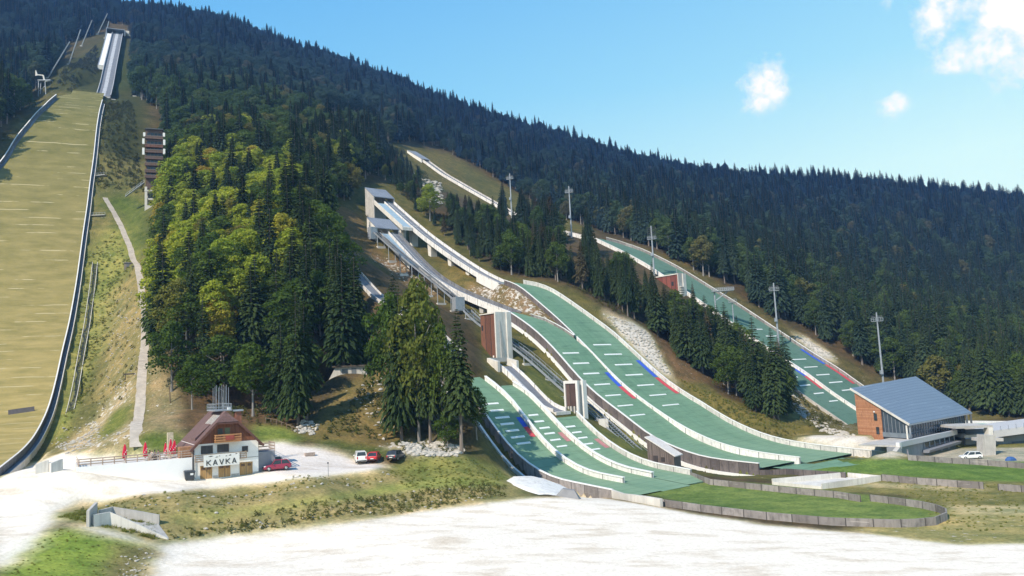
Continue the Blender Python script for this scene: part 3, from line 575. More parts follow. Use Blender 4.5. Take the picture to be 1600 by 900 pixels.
landing('huge dry grass landing slope of the flying hill at the left edge', FH, WF, -.2, -26, 288, FGRASS)
# outrun matting sheets on the flat
def flat_patch(px, dz=.05):
    pts = [on_ground(*p) for p in px]; c = sum(pts)/len(pts); mb = MB(); n = len(pts)
    for i in range(n):
        a, b = pts[i], pts[(i+1) % n]
        for k in range(4):
            f0, f1 = k/4, (k+1)/4; q = [c+(a-c)*f0, c+(a-c)*f1, c+(b-c)*f1, c+(b-c)*f0] if k else [c, c+(a-c)*f1, c+(b-c)*f1]
            mb.poly([(p[0], p[1], float(tz(p[0], p[1]))+dz+.05) for p in q], [(p[0]*.7, p[1]*.5) for p in q])
    return mb
single(flat_patch([(935,762),(950,758),(1060,746),(1085,750),(1100,754),(1000,771),(970,770)], .04), 'outrun_matting', MATTING, 'green matting on the flat at the foot of the three small hills', 'matting')
single(flat_patch([(1200,730),(1249,723),(1290,712),(1320,716),(1385,718),(1330,728),(1250,737)], .04), 'outrun_matting', MATTING, 'green matting on the flat below the largest middle hill', 'matting')
# ------------------------------------------------------------------ side walls along the hills
def side_wall(label, base, h, th=.25, drop=1.2, m=W_GREY, cap=WPAINT, capw=.22, caph=.16, foot=None, group=None):
    b = [np.array(p, float) for p in base]
    hs = h if hasattr(h, '__len__') else [h]*len(b)
    t = thing('side_wall', label, 'wall', b[0], group)
    part(MB().wall(b, hs, th, drop), 'boards', m, t)
    if cap: part(MB().wall([p+np.array([0,0,k+.003]) for p, k in zip(b, hs)], caph, th+capw, 0.), 'coping', cap, t)
    if foot:
        o, d, hh = foot; part(MB().wall([p+np.array([o[0], o[1], -d]) for p in b], hh, .5, .6), 'footing', WPAINT, t)
    return t
def along(lane, off, s0, s1, step=3.0, dz=0.):
    return [lane.xyz(st, float(off(st)) if callable(off) else off, dz) for st in np.arange(s0, s1+.01, step)]
side_wall('long white divider between the two middle landing slopes', along(L1, -.05, -.3, 66), 1.0, .3, 1.0, W_WHITE, WPAINT, .15)
side_wall('dark wall with white rim on the left edge of the largest landing slope, above the brown knoll', along(L1, -.05, 66.5, 98.5), .95, .25, 2.4, W_DARK, WPAINT, .2)
side_wall('pale board wall along the far right edge of the largest landing slope', along(L1, lambda s: W1(s)+.15, -14, 98), 1.15, .3, 1.4, W_PALE, WPAINT, .2)
nL = L1.n
side_wall('tall dark board wall with white rim on the left edge of the middle landing slope', along(L2, -13.75, 1, 80), .95, .3, 3.0, W_DARK, WPAINT, .25, foot=((-nL[0]*.55, -nL[1]*.55), 1.9, .4))
side_wall('curved brown wall with white rim where the two middle landing slopes part', along(L2, lambda s: W2(s)+.2, 66, 80), .7, .25, 1.6, W_GREY, WPAINT, .2)
side_wall('white divider between the left and middle small landing slopes', along(S1, -8, -.3, 41), .9, .4, 1.2, W_WHITE, WPAINT, .25)
side_wall('white divider between the middle and right small landing slopes', along(S2, 0, -.3, 39), .9, .45, 1.2, W_WHITE, WPAINT, .35)
side_wall('weathered board wall on the right edge of the small hills', along(S2, 7.9, -3, 27), .95, .28, 1.2, W_PALE, WPAINT, .15)
side_wall('low dark wall on the left edge of the small hills, in the shade of the spruce', along(S1, -17.2, -6, 42), .75, .3, 1.6, W_GREY, WPAINT, .15, foot=((-nL[0]*1.6, -nL[1]*1.6), 1.4, .2))
side_wall('pale wall along the right edge of the farthest landing slope', along(L3, lambda s: WL3(s)+.15, -10, 116), 1.2, .3, 1.4, W_GREY, WPAINT, .2)
side_wall('white and blue divider between the two farthest landing slopes', along(L3, 0, -10, 116), 1.1, .3, 2.0, W_WHITE, WPAINT, .2)
side_wall('low concrete edge left of the farthest hills, below the spruces', along(L3, -16.8, -12, 30), .5, .4, 1.2, CONC, None)
side_wall('dark blue grey board wall down the right edge of the flying hill', along(FH, .1, -24, 268, 4), 1.2, .3, 2.0, W_BLUE, WPAINT, .02, .08)
side_wall('dark wall sweeping along the left edge of the flying hill', along(FH, lambda s: WF(s)-.1, 100, 268, 4), 1.9, .4, 2.0, W_BLUE, WPAINT, .02, .08)
t = thing('slope_apron', 'dark boarded apron along the foot of the flying hill wall, with pale outer edge', 'apron', FH.xyz(-20, 1)); part(lane_mesh(FH, .35, 1.25, -24, 266, 2., -.25, 2), 'boards', W_BLUE, t); part(MB().wall(along(FH, 1.35, -24, 266, 4, -.3), .3, .2, 1.6), 'edge_beam', CONCW, t)
t = thing('slope_apron', 'dark boarded band inside the left wall of the flying hill', 'apron', FH.xyz(110, float(WF(110)))); part(lane_mesh(FH, lambda s: WF(s)+.2, lambda s: WF(s)+1.1, 102, 266, 2., .12, 2), 'boards', W_BLUE, t)
# walls round the outruns
G_ = lambda pts: [on_ground(*p) for p in pts]
def dense(p, n=3):
    out = []
    for a, b in zip(p[:-1], p[1:]):
        for k in range(n): q = a+(b-a)*k/n; q[2] = float(tz(q[0], q[1])); out.append(q)
    out.append(p[-1]); return out
_s3 = S2.xyz(-3, 7.9)
side_wall('long weathered board wall between the small hills outrun and the pale enclosure', dense([_s3]+G_([(1110,757),(1200,767),(1310,778),(1345,784)])), 1.0, .2, .5, W_GREY, None)
side_wall('weathered board wall curving round the end of the small lawn outrun', dense(G_([(1360,783),(1400,788),(1440,794),(1466,800),(1479,806),(1480,812),(1462,820),(1430,823),(1400,824),(1300,821),(1200,812),(1100,800),(1037,791)]), 4), .98, .2, .5, W_GREY, None)
_s1 = S1.xyz(-6, -17.2)
side_wall('white concrete wall at the near corner of the small hills outrun', [_s1]+G_([(975,781),(990,784)])+G_([(1012,788),(1034,792)]), [.8,1.0,1.1,1.15,1.15], .45, .8, CONCW, None)
side_wall('pale wall along the far side of the big lawn outrun, below the wooden building', dense([L1.xyz(-14, 20.3)]+G_([(1420,719),(1525,726),(1600,732),(1660,737)])), 1.05, .25, .5, W_GREY, None)
_l2 = L2.xyz(1, -13.75)
side_wall('dark board wall continuing the middle slope onto the flat', dense([_l2]+G_([(1249,743),(1322,748)])), 1.15, .25, .6, W_DARK, None)
side_wall('weathered board wall running right from the pale enclosure', dense(G_([(1378,751),(1440,757),(1537,764)])), 1.1, .22, .5, W_GREY, None)
side_wall('short board wall at the right edge of the lawn', dense(G_([(1560,766),(1660,774)])), 1.0, .22, .5, W_GREY, None)
# pale enclosure
a, b, c, d = G_([(1207,757),(1321,746),(1376,751),(1284,764)])
t = thing('concrete_enclosure', 'low pale concrete enclosure open to the sky beside the lawn outrun', 'enclosure', a)
for p, q, h in ((a, b, 1.0), (b+np.array([.5,0,0]), c, .9), (c, d, .95), (d, a, .5)): part(MB().wall([p, q], h, .25, .4), 'wall_panel', CONCW, t)
part(MB().poly([p+np.array([0,0,.12]) for p in (a, d, c, b)]), 'floor_slab', CONCW, t)
# the gravel path climbing between the flying hill and the wood
def path_sheet(px, w, dz=.06):
    pts = [on_ground(*p) for p in px]; pts = dense(pts, 10); Lq = []; Rq = []; r = random.Random(3)
    for i, p in enumerate(pts):
        t_ = (pts[min(i+1, len(pts)-1)]-pts[max(i-1, 0)])[:2]; t_ = t_/(np.hypot(*t_)+1e-9); n_ = np.array([-t_[1], t_[0]]); a_ = p[:2]+n_*(w/2+r.uniform(-.10,.10)); b_ = p[:2]-n_*(w/2+r.uniform(-.10,.10))
        z_ = max(float(tz(*a_)), float(tz(*b_)), float(tz(*p[:2])))+dz; Lq.append((*a_, z_)); Rq.append((*b_, z_))
    return MB().strip(Lq, Rq)
pth = path_sheet([(212,706),(216,660),(221,610),(225,560),(227,520),(227,490),(221,455),(214,420),(204,392),(192,362),(177,332),(164,311)], 2.0).build('gravel_path', surf('path_gravel', (.50,.44,.37), .95, .22, .8, dirt=(.36,.31,.24)), None, 'pale gravel path climbing between the flying hill and the wood', kind='structure')
# ------------------------------------------------------------------ inruns
def ramp_thing(label, lane, s0, s1, o0, o1, track=TRACKM, wl=(.9, W_WHITE), wr=(.9, W_PALE), th=.7, base=None, cat='inrun', bands=()):
    t = thing('inrun_ramp', label, cat, lane.xyz(s0, o0)); S = np.arange(s0, s1+.01, 2.)
    part(lane_mesh(lane, o0+.25, o1-.25, s0, s1, 2.), 'track', track, t, smooth=True)
    mb = MB()
    for a, b in zip(S[:-1], S[1:]):
        q = [lane.xyz(a, o0, -.05-th), lane.xyz(a, o1, -.05-th), lane.xyz(b, o1, -.05-th), lane.xyz(b, o0, -.05-th)]; mb.hexa(q+[p+np.array([0,0,th]) for p in q])
    part(mb, 'deck', CONC, t)
    for (h, m), o in ((wl, o0), (wr, o1)):
        if h: part(MB().wall(along(lane, o, s0, s1, 2.), h, .22, th+.25), 'side_wall', m, t)
    for nm, m, f0, f1, dz in bands: part(lane_mesh(lane, f0, f1, s0, s1, 2., dz, 1), nm, m, t)
    return t
def pier(t, lane, st, off, w=.8, m=CONC, dz=-.7, depth=1.2):
    p = lane.xyz(st, off, dz); g = float(tz(p[0], p[1]))
    if p[2]-g > .3: part(MB().hexa([(*(p[:2]-lane.d*depth*.7+lane.n*x), g-.6) if k == 0 else (*(p[:2]+lane.d*depth*.7+lane.n*x), g-.6) for k, x in ((0,-w/2),(0,w/2),(1,w/2),(1,-w/2))]+
                     [(*(p[:2]-lane.d*depth*s_+lane.n*x), p[2]) for s_, x in ((1,-w/2),(1,w/2),(-1,w/2),(-1,-w/2))]), 'support_pier', m, t)
# largest middle hill
t = ramp_thing('tall white rimmed concrete inrun standing on piers, upper of the two middle inruns', M1, 100.5, 170, 1, 5.2, TRACKM, (.55, W_WHITE), (1.0, W_WHITE), 1.0, bands=(('centre_rail', TRACKL, 2.7, 3.1, .12),))
for st in (118, 128, 140, 152, 160): pier(t, M1, st, 3.1, 2.6, CONCW)
part(MB().wall(along(M1, 1.0, 99.5, 112, 2.5), .1, .3, 2.8), 'takeoff_wall', WHITE, t)
mb = MB(); p0 = M1.xyz(99.4, 1, -.1); p1 = M1.xyz(99.4, 5.2, -.1); dn = np.array([0,0,-3.0]); bk = np.array([*(-M1.d*1.5), 0]); mb.hexa([p0+dn, p1+dn, p1+dn+bk, p0+dn+bk, p0, p1, p1+bk, p0+bk]); part(mb, 'takeoff_table', CONC, t)
part(MB().bar(M1.xyz(99.2, 1.4, -.45), M1.xyz(99.2, 4.8, -.45), .12, .5), 'takeoff_slot', STEELD, t)
part(lane_mesh(M1, -3.4, .4, 149, 168, 2., .15), 'start_steps', PBLUE, t)
mb = MB()
for a_, b_ in zip(np.arange(149, 167, 2.), np.arange(151, 169, 2.)):
    q = [M1.xyz(a_, -3.6, -.8), M1.xyz(a_, .7, -.8), M1.xyz(b_, .7, -.8), M1.xyz(b_, -3.6, -.8)]; mb.hexa(q+[p+np.array([0,0,.85]) for p in q])
part(mb, 'start_deck', CONC, t); part(MB().wall(along(M1, -3.75, 148.8, 168, 2.4), .75, .25, 1.1), 'parapet', CONCW, t)
mb = MB(); q = [M1.xyz(148.6, -3.7, -.9), M1.xyz(148.6, .6, -.9), M1.xyz(149.0, .6, -.9), M1.xyz(149.0, -3.7, -.9)]; mb.hexa(q+[p+np.array([0,0,1.2]) for p in q]); part(mb, 'front_beam', CONCW, t)
pier(t, M1, 153, -1.8, 1.2, CONCW)
def start_house(t, lane, s0, s1, o0, o1, hh, roofm, wallm, slope=True):
    zt = lane.z((s0+s1)/2)+hh; P = lambda s, o, z: np.array([*(lane.P-lane.d*s+lane.n*o), z])
    z0_ = lane.z(s0)+hh; z1_ = lane.z(s1)+hh if slope else z0_+.8
    q = [P(s0, o0, z0_), P(s0, o1, z0_), P(s1, o1, z1_), P(s1, o0, z1_)]; part(MB().hexa(q+[p+np.array([0,0,.3]) for p in q]), 'roof', roofm, t)
    e = .02
    gl = min(float(tz(*P(s1, o0, 0)[:2])), float(tz(*P(s0, o0, 0)[:2]))); q = [P(s0+e, o0, gl-.5), P(s0+e, o0+.4, gl-.5), P(s1-e, o0+.4, gl-.5), P(s1-e, o0, gl-.5), P(s0+e, o0, z0_-.01), P(s0+e, o0+.4, z0_-.01), P(s1-e, o0+.4, z1_-.03), P(s1-e, o0, z1_-.03)]
    part(MB().hexa(q), 'side_panel', wallm, t)
    q = [P(s0+e, o1-.4, lane.z(s0)-1), P(s0+e, o1, lane.z(s0)-1), P(s1-e, o1, lane.z(s1)-1), P(s1-e, o1-.4, lane.z(s1)-1), P(s0+e, o1-.4, z0_-.01), P(s0+e, o1, z0_-.01), P(s1-e, o1, z1_-.03), P(s1-e, o1-.4, z1_-.03)]
    part(MB().hexa(q), 'side_panel', wallm, t)
    q = [P(s1-.5, o0+.42, gl-.5), P(s1-.5, o1-.42, gl-.5), P(s1-.1, o1-.42, gl-.5), P(s1-.1, o0+.42, gl-.5)]; part(MB().hexa(q+[np.array([p[0], p[1], z1_-.45]) for p in q]), 'back_panel', wallm, t)
ROOFG = surf('grey_sheet_roof', (.22,.24,.28), .55, .12, 1.)
start_house(t, M1, 168, 174.5, -4, 5.4, 2.0, ROOFG, CONC)
# middle hill
t = ramp_thing('lower of the two middle inruns with white left wall, beside the steel stairway', M2, 81.5, 148, -11, -6.8, TRACKM, (.85, W_WHITE), (.95, W_BLUE), .9, bands=(('centre_rail', TRACKL, -9.2, -8.9, .12),))
part(MB().wall(along(M2, -11, 81, 92, 2.2), .1, .3, 2.6), 'takeoff_wall', WHITE, t)
mb = MB(); p0 = M2.xyz(80.8, -11, 0); p1 = M2.xyz(80.8, -6.8, 0); dn = np.array([0,0,-2.8]); bk = np.array([*(-M2.d*1.4), 0]); mb.hexa([p0+dn, p1+dn, p1+dn+bk, p0+dn+bk, p0, p1, p1+bk, p0+bk]); part(mb, 'takeoff_table', STEEL, t)
part(MB().bar(M2.xyz(80.6, -10.2, -1.4), M2.xyz(80.6, -7.6, -1.4), .12, 2.0), 'takeoff_door', STEELD, t)
part(lane_mesh(M2, -14.6, -11.6, 128, 147, 2., .15), 'start_steps', PBLUE, t); part(MB().wall(along(M2, -14.8, 128, 147, 2.4), .5, .25, 1.0), 'parapet', CONCW, t)
for st in (96, 108, 120, 132, 142): pier(t, M2, st, -9, 2.4)
start_house(t, M2, 146.5, 153, -16, -6.4, 1.6, ROOFG, CONCW)
part(MB().box(M2.xyz(147.5, -17.3, -1.0), (2.2, 2.2, 4.4), .7), 'lift_cabin', STEEL, t)
# far hill
t = ramp_thing('long low inrun of the farthest hill lying on the grassy bank high on the mountain', M3, 119, 262, 3.6, 8.0, TRACKM, (.8, W_WHITE), (.7, W_PALE), .6)
start_house(t, M3, 252, 267, 2.4, 8.6, 1.0, ROOFG, WHITE)
# flying hill
t = ramp_thing('steep grey inrun of the flying hill climbing to the start house at the top left', MF, 327, 498, -6.2, .8, TRACKM, (1.0, W_BLUE), (1.0, W_BLUE), .9, bands=(('jump_track', TRACKL, -3.9, -1.9, .06), ('rim_rail', TRACKL, .75, 1.1, 1.05), ('rim_rail', TRACKL, -6.45, -6.1, 1.05)))
for st in (345, 370, 395, 420, 450, 480): pier(t, MF, st, -2.6, 3.4)
part(lane_mesh(MF, -9.6, -6.6, 392, 488, 2.5, .5), 'start_platform', WPAINT, t); part(MB().wall(along(MF, -9.8, 392, 488, 4), .9, .25, 1.6), 'parapet', STEEL, t); part(MB().wall(along(MF, -6.5, 392, 488, 4), .9, .25, 1.2), 'parapet', STEEL, t)
p0 = MF.xyz(391.5, -9.8, 0); p1 = MF.xyz(391.5, -6.6, 0); part(MB().wall([p0, p1], 1.2, .3, 1.8), 'platform_end', CONCW, t)
start_house(t, MF, 489, 503, -10.5, 2.6, 4.2, STEEL, STEEL, False)
q = MF.xyz(491, 2.9, 2); part(MB().tube(q, (q[0]+7, q[1]+2, float(tz(q[0]+7, q[1]+2))-.5), .35), 'brace', STEEL, t)
part(MB().box(MF.xyz(493, 4.2, 1.5), (2.4, 2.4, 2.2), .4), 'landing_box', CONCW, t)
mb = MB(); p0 = MF.xyz(326.5, -13, -.6); p1 = MF.xyz(326.5, -6.4, -.6); bk = np.array([*(-MF.d*2), 0]); up = np.array([0,0,2.0]); mb.hexa([p0-up, p1-up, p1-up+bk, p0-up+bk, p0+up*.35, p1+up*.35, p1+up*.35+bk, p0+up*.35+bk]); part(mb, 'takeoff_table', CONCW, t)
q = MF.xyz(327, 9, 0); part(MB().wall([MF.xyz(326.6, 1.2, -1.4), MF.xyz(326.6, 13, -1.4)], .15, .4, .15), 'judge_walkway', CONCW, t); part(MB().box(MF.xyz(327.5, 13.4, -.2), (2.0, 1.9, 3.2), .4), 'walkway_cabin', WHITE, t)
# small hills
t = ramp_thing('short dark inrun of the right small hill below the concrete portal', MS, 29, 47, 3.0, 6.8, TRACKM, (.7, W_WHITE), (.8, W_WHITE), .6, bands=(('jump_track', TRACKL, 3.9, 4.2, .08),))
q = MS.xyz(28.6, 4.9, -.2); part(MB().box(q, (1.2, 4.4, .7), math.atan2(MS.d[1], MS.d[0])), 'takeoff_table', CONCW, t)
t = ramp_thing('thin inrun with pale rims seen between the dark trees', MT, 43, 106, -13.6, -10.6, TRACKM, (.35, W_PALE), (.4, W_PALE), .6)
for st in (56, 68, 80, 92, 104): pier(t, MT, st, -12.1, 1.6)
# concrete portal at the head of the small inrun
pp = lambda s, o, z: np.array([*(MS.P-MS.d*s+MS.n*o), z]); zb = float(MS.z(47))
t = thing('concrete_portal', 'pale concrete portal at the foot of the tall brown judges tower', 'portal', pp(47, 4, zb))
for o in (1.6, 7.4): q = [pp(46, o, zb-1.5), pp(46, o+.7, zb-1.5), pp(50, o+.7, zb-1.5), pp(50, o, zb-1.5)]; part(MB().hexa(q+[np.array([p[0], p[1], zb+1.2+(1.0 if k > 1 else 0)]) for k, p in enumerate(q)]), 'wing_wall', CONCW, t)
q = [pp(49.5, 2.35, zb+1.2), pp(49.5, 7.35, zb+1.2), pp(50.4, 7.35, zb+1.2), pp(50.4, 2.35, zb+1.2)]; part(MB().hexa(q+[p+np.array([0,0,1.0]) for p in q]), 'lintel', CONC, t)
# ------------------------------------------------------------------ steel stairways beside the middle hills
def stairway(label, lane, s0, s1, off, w, dz, legs, rail=True, col=STEEL):
    t = thing('steel_stairway', label, 'stairway', lane.xyz(s0, off, dz)); S = np.arange(s0, s1+.01, 1.0)
    for o in (off-w/2, off+w/2): part(MB().wall(along(lane, o, s0, s1, 2., dz), .35, .14, .3), 'stringer', col, t)
    mb = MB()
    for st in np.arange(s0+.3, s1-.2, .6):
        q = [lane.xyz(st, off-w/2+.1, dz), lane.xyz(st, off+w/2-.1, dz)]; z = q[0][2]; e = np.array([*(lane.d*.2), 0])
        mb.hexa([q[0]-e, q[0]+e, q[1]+e, q[1]-e]+[p+np.array([0,0,.06]) for p in (q[0]-e, q[0]+e, q[1]+e, q[1]-e)])
    part(mb, 'treads', surf('stair_tread', (.20,.22,.26), .6, .2, 2), t)
    if rail:
        for o in (off-w/2, off+w/2):
            mb = MB()
            for a_, b_ in zip(S[:-1:2], S[2::2]):
                mb.bar(lane.xyz(a_, o, dz+1.15), lane.xyz(b_, o, dz+1.15), .07); mb.bar(lane.xyz(a_, o, dz+.3), lane.xyz(a_, o, dz+1.12), .06)
            part(mb, 'handrail', STEEL, t)
    for st in legs:
        mb = MB(); z1 = float(lane.z(st))+dz-.3
        for o in (off-w/2, off+w/2):
            p = lane.xyz(st, o); g = float(tz(p[0], p[1]))
            if z1-g > .4: mb.tube((p[0], p[1], g-.4), (p[0], p[1], z1), .12)
        if mb.v:
            mb.bar(lane.xyz(st, off-w/2, dz-.45), lane.xyz(st, off+w/2, dz-.45), .15); part(mb, 'trestle', STEEL, t)
            p = lane.xyz(st, off); g = float(tz(p[0], p[1])); part(MB().box((p[0], p[1], g-.4), (w+.6, .8, .9), math.atan2(lane.n[1], lane.n[0]), True), 'concrete_foot', CONCW, t)
    return t
MU = Lane(P_L, SL, [(716,470),(690,448),(660,424),(630,400),(605,378),(585,360)], off=-16)
MW = Lane(P_L, SL, [(1013,722),(985,698),(955,670),(925,643),(880,607),(850,580),(825,558),(800,540),(748,505),(725,482)], off=-24, sig=2)
sa = MU.st
t = stairway('wide steel stairway on stilts left of the lower middle inrun', MU, min(sa)+.5, max(sa), -16, 2.6, 0, np.arange(min(sa)+2, max(sa), 7))
q = MU.xyz(min(sa), -16, -1.0); part(MB().box(q, (2.0, 3.4, 4.2), math.atan2(MU.d[1], MU.d[0])), 'drive_housing', STEEL, t)
sb = MW.st
t = stairway('long steel stairway running down between the small and the middle hills', MW, min(sb)+1, max(sb)-.5, -24, 2.8, .3, np.arange(min(sb)+6, max(sb)-2, 8))
# steel platform beside the long stairway
p = MW.xyz(43, -26.8, 0); zb = p[2]-.3
t = thing('steel_platform', 'steel access platform with railings beside the long stairway, right of the brown judges tower', 'platform', (p[0], p[1], zb)); aa = math.atan2(MW.d[1], MW.d[0])
part(MB().box((p[0], p[1], zb), (6.4, 3.0, .2), aa), 'grating', STEELD, t)
for i in range(-1, 2):
    for j in (-1, 1):
        c_ = p[:2]+MW.d*i*3.0+MW.n*j*1.4; part(MB().tube((c_[0], c_[1], float(tz(c_[0], c_[1]))-.4), (c_[0], c_[1], zb+1.2), .09), 'post', STEEL, t)
mb = MB()
for j in (-1, 1):
    for h in (.55, 1.1): a_ = p[:2]-MW.d*3+MW.n*j*1.4; b_ = p[:2]+MW.d*3+MW.n*j*1.4; mb.bar((*a_, zb+h), (*b_, zb+h), .07)
part(mb, 'railing', STEEL, t)
for k, (st, o) in enumerate(((33.5, -25.2),)):
    p = MW.xyz(st, o); g = float(tz(p[0], p[1])); single(MB().hexa([(p[0]+x*1.1, p[1]+y*1.1, g-.4) for x, y in ((-1,-1),(1,-1),(1,1),(-1,1))]+[(p[0]+x*1.0, p[1]+y*1.0, g+1.6) for x, y in ((-1,-1),(1,-1),(1,1),(-1,1))]), 'concrete_block', CONCW, 'pale concrete footing block under the stairway next to the small brown tower', 'concrete block')
# stair beside the flying hill wall and the little service bridges
t = stairway('pale concrete stairway climbing along the foot of the flying hill wall', FH, 62, 150, 5.0, 1.6, -.1, (), False, CONCW)
for (x0, y0, x1, y1), lb in (((146,275,166,273), 'upper grey footbridge from the flying hill wall to the slope'), ((141,337,164,336), 'lower grey footbridge from the flying hill wall to the gravel path')):
    p = on_ground(x0, y0); q = pY(x1, y1, p[1]+1.5); p = pY(x0, y0, p[1]); t = thing('footbridge', lb, 'footbridge', p)
    part(MB().bar(p, q, 1.4, .25), 'deck', CONCW, t); mb = MB(); up = np.array([0,0,1.1])
    for k in range(6): r = p+(q-p)*k/5; mb.bar(r, r+up, .08)
    mb.bar(p+up, q+up, .08); part(mb, 'railing', STEEL, t)
    for k in (.05, .5, .95): r = p+(q-p)*k; g = float(tz(r[0], r[1])); part(MB().bar((r[0], r[1], min(g, r[2]-1)-.5), (r[0], r[1], r[2]-.14), .2), 'post', STEEL, t)
# ------------------------------------------------------------------ towers
class Frame:                              # local frame: origin, u (right along the front), n (out of the front), z up
    def __init__(s, o, u):
        s.o = np.array(o, float); u = np.array(u[:2], float); s.u = u/np.hypot(*u); s.n = np.array([s.u[1], -s.u[0]])
    def __call__(s, u, n, z): p = s.o[:2]+s.u*u+s.n*n; return np.array([p[0], p[1], s.o[2]+z])
    def box(s, mb, u0, u1, n0, n1, z0, z1):
        return mb.hexa([s(u0,n1,z0), s(u1,n1,z0), s(u1,n0,z0), s(u0,n0,z0), s(u0,n1,z1), s(u1,n1,z1), s(u1,n0,z1), s(u0,n0,z1)])
    def B(s, *a): return s.box(MB(), *a)
def ground_min(fr, us, ns): return min(float(tz(*fr(u, n, 0)[:2])) for u in us for n in ns)
# tall brown judges tower: front (concrete) faces downhill, brown flank faces left
dL = L1.d; nLv = L1.n
p = pY(778, 574, 205)
T1 = Frame((p[0], p[1], p[2]), nLv)       # u along n, front normal = downhill
t = thing('judges_tower', 'tall judges tower with brown boarded side and pale concrete front above the small hills', 'tower', p)
part(T1.B(0, 4.6, -6.4, -.5, -1.5, 13.9), 'boarded_body', BROWNW, t)
part(T1.B(-.1, 4.9, -.48, 0, -2.5, 14.3), 'concrete_front', CONCW, t)
part(T1.B(3.4, 4.92, -.02, .35, -2.5, 14.25), 'concrete_fin', CONCW, t)
part(T1.B(-.25, 4.7, -6.6, -.5, 13.92, 14.2), 'roof_edge', CONCW, t)
part(MB().hexa([T1(1.3,.30,-2), T1(2.9,.30,-2), T1(2.9,0.002,-2), T1(1.3,0.002,-2), T1(1.2,.05,12), T1(1.4,.05,12), T1(1.4,.002,12), T1(1.2,.002,12)]), 'inclined_slab', CONC, t)
w_ = part(T1.B(-.04, .0, -6.0, -5.4, 9.8, 11.2), 'window', GLASS, t); part(T1.B(-.035, .0, -1.8, -1.3, 2.6, 3.1), 'lamp', WPAINT, t); part(T1.B(-.035, .0, -5.6, -5.1, 4.6, 5.0), 'lamp', WPAINT, t)
mb = MB()
for k in range(7): a_ = T1(-.9, -6.4+k, 2.2-k*.55); mb.bar(a_, a_+np.array([0,0,1.1]), .06)
mb.bar(T1(-.9,-6.4,3.3), T1(-.9,-.4,0), .07); mb.bar(T1(-.9,-6.4,2.75), T1(-.9,-.4,-.55), .06); part(mb, 'stair_rail', STEEL, t)
part(MB().bar(T1(-.6,-6.6,2.0), T1(-.6,-.3,-1.3), 1.0, .25), 'stair_flight', CONCW, t)
# small brown and white tower
p = pY(904.5, 655, 182); T2 = Frame(p, nLv)
t = thing('judges_tower', 'small judges tower, dark brown panel in white frame, beside the short green slope', 'tower', p); H2 = 8.6
part(T2.B(.5, 2.6, -4.2, -.4, -2, H2), 'concrete_core', CONC, t)
part(T2.B(1.55, 2.7, -.38, .35, -2, H2+.05), 'white_fin', WHITE, t)
part(T2.B(0, .45, -.55, .1, -2, H2+.1), 'frame_post', WHITE, t); part(T2.B(0, .45, -4.4, -3.9, -2, H2+.1), 'frame_post', WHITE, t); part(T2.B(-.02, .47, -3.88, -.57, H2-.55, H2+.12), 'frame_beam', WHITE, t)
part(T2.B(.2, .48, -3.88, -.57, 2.9, H2-.57), 'boarded_panel', BROWND, t)
mb = MB()
for k in (-3.3, -2.5, -1.4): T2.box(mb, .1, .4, k-.15, k+.15, -1.5, 2.9)
part(mb, 'concrete_posts', CONCW, t); part(T2.B(.3, .49, -3.86, -.58, -1.5, 2.88), 'dark_recess', STEELD, t)
# red brown tower in front of the farthest hill
p = pV(1062, 462, P_3[:2]-L3.n*4.5, L3.d); T3 = Frame(p, nLv)
t = thing('judges_tower', 'red brown judges tower half sunk in the spruces before the farthest hill', 'tower', p); H3 = 8.9
part(T3.B(.1, 3.6, -13, -.5, -9, H3-.4), 'boarded_body', REDW, t); part(T3.B(-.2, 3.7, -13.3, -.5, H3-.38, H3), 'roof_edge', CONCW, t)
part(T3.B(-.1, 4.2, -.48, 0, -9, H3+.1), 'concrete_front', CONC, t); part(T3.B(2.4, 4.25, .002, .4, -9, H3), 'concrete_fin', CONCW, t)
mb = MB()
for k in range(5): T3.box(mb, .2, 2.2, .01, .9, H3-5.6-k*.9, H3-5.3-k*.9)
part(mb, 'stair_flights', CONCW, t); part(T3.B(.06, .1, -3.6, -2.6, H3-4.6, H3-3.0), 'window', GLASS, t)
part(MB().tube(T3(.4,-1.0,H3), T3(.4,-1.0,H3+3.4), .07), 'antenna', STEEL, t)
# steel viewing platform on the far wall
p = pV(1128, 466, P_3[:2]-L3.n*2.0, L3.d); FPf = Frame(p, (1,-.25))
t = thing('viewing_platform', 'grey steel viewing platform on a post beside the farthest landing slope', 'platform', p); gz = float(tz(p[0], p[1]))
part(FPf.B(-3.6, 4.6, -1.6, 1.6, 2.6, 2.8), 'deck', STEEL, t); mb = MB()
for k in range(13): a_ = -3.6+8.2*k/12; mb.bar(FPf(a_,1.6,2.8), FPf(a_,1.6,3.9), .09); mb.bar(FPf(a_,-1.6,2.8), FPf(a_,-1.6,3.9), .09)
for n_ in (-1.6, 1.6):
    for z_ in (3.35, 3.9): mb.bar(FPf(-3.6,n_,z_), FPf(4.6,n_,z_), .1)
part(mb, 'railing', STEEL, t)
mb = MB(); mb.tube((p[0]-2.6, p[1], gz-2.5), FPf(-2.6,0,2.6), .25)
mb.bar(FPf(2.5,0,2.55), (p[0]-2.2, p[1], p[2]-.6), .35); part(mb, 'post', STEEL, t)
part(FPf.B(2.2, 5.2, -.9, .9, -1.9, -1.75), 'lower_deck', STEEL, t); mb = MB()
for k in range(6): mb.bar(FPf(2.2+.6*k,.9,-1.75), FPf(2.2+.6*k,.9,-.7), .09)
mb.bar(FPf(2.2,.9,-.7), FPf(5.2,.9,-.7), .1); part(mb, 'lower_railing', STEEL, t)
mb = MB(); q = FPf(3.6, 0, -1.9); mb.tube((q[0], q[1], float(tz(q[0], q[1]))-1), q, .2); part(mb, 'lower_post', STEEL, t)
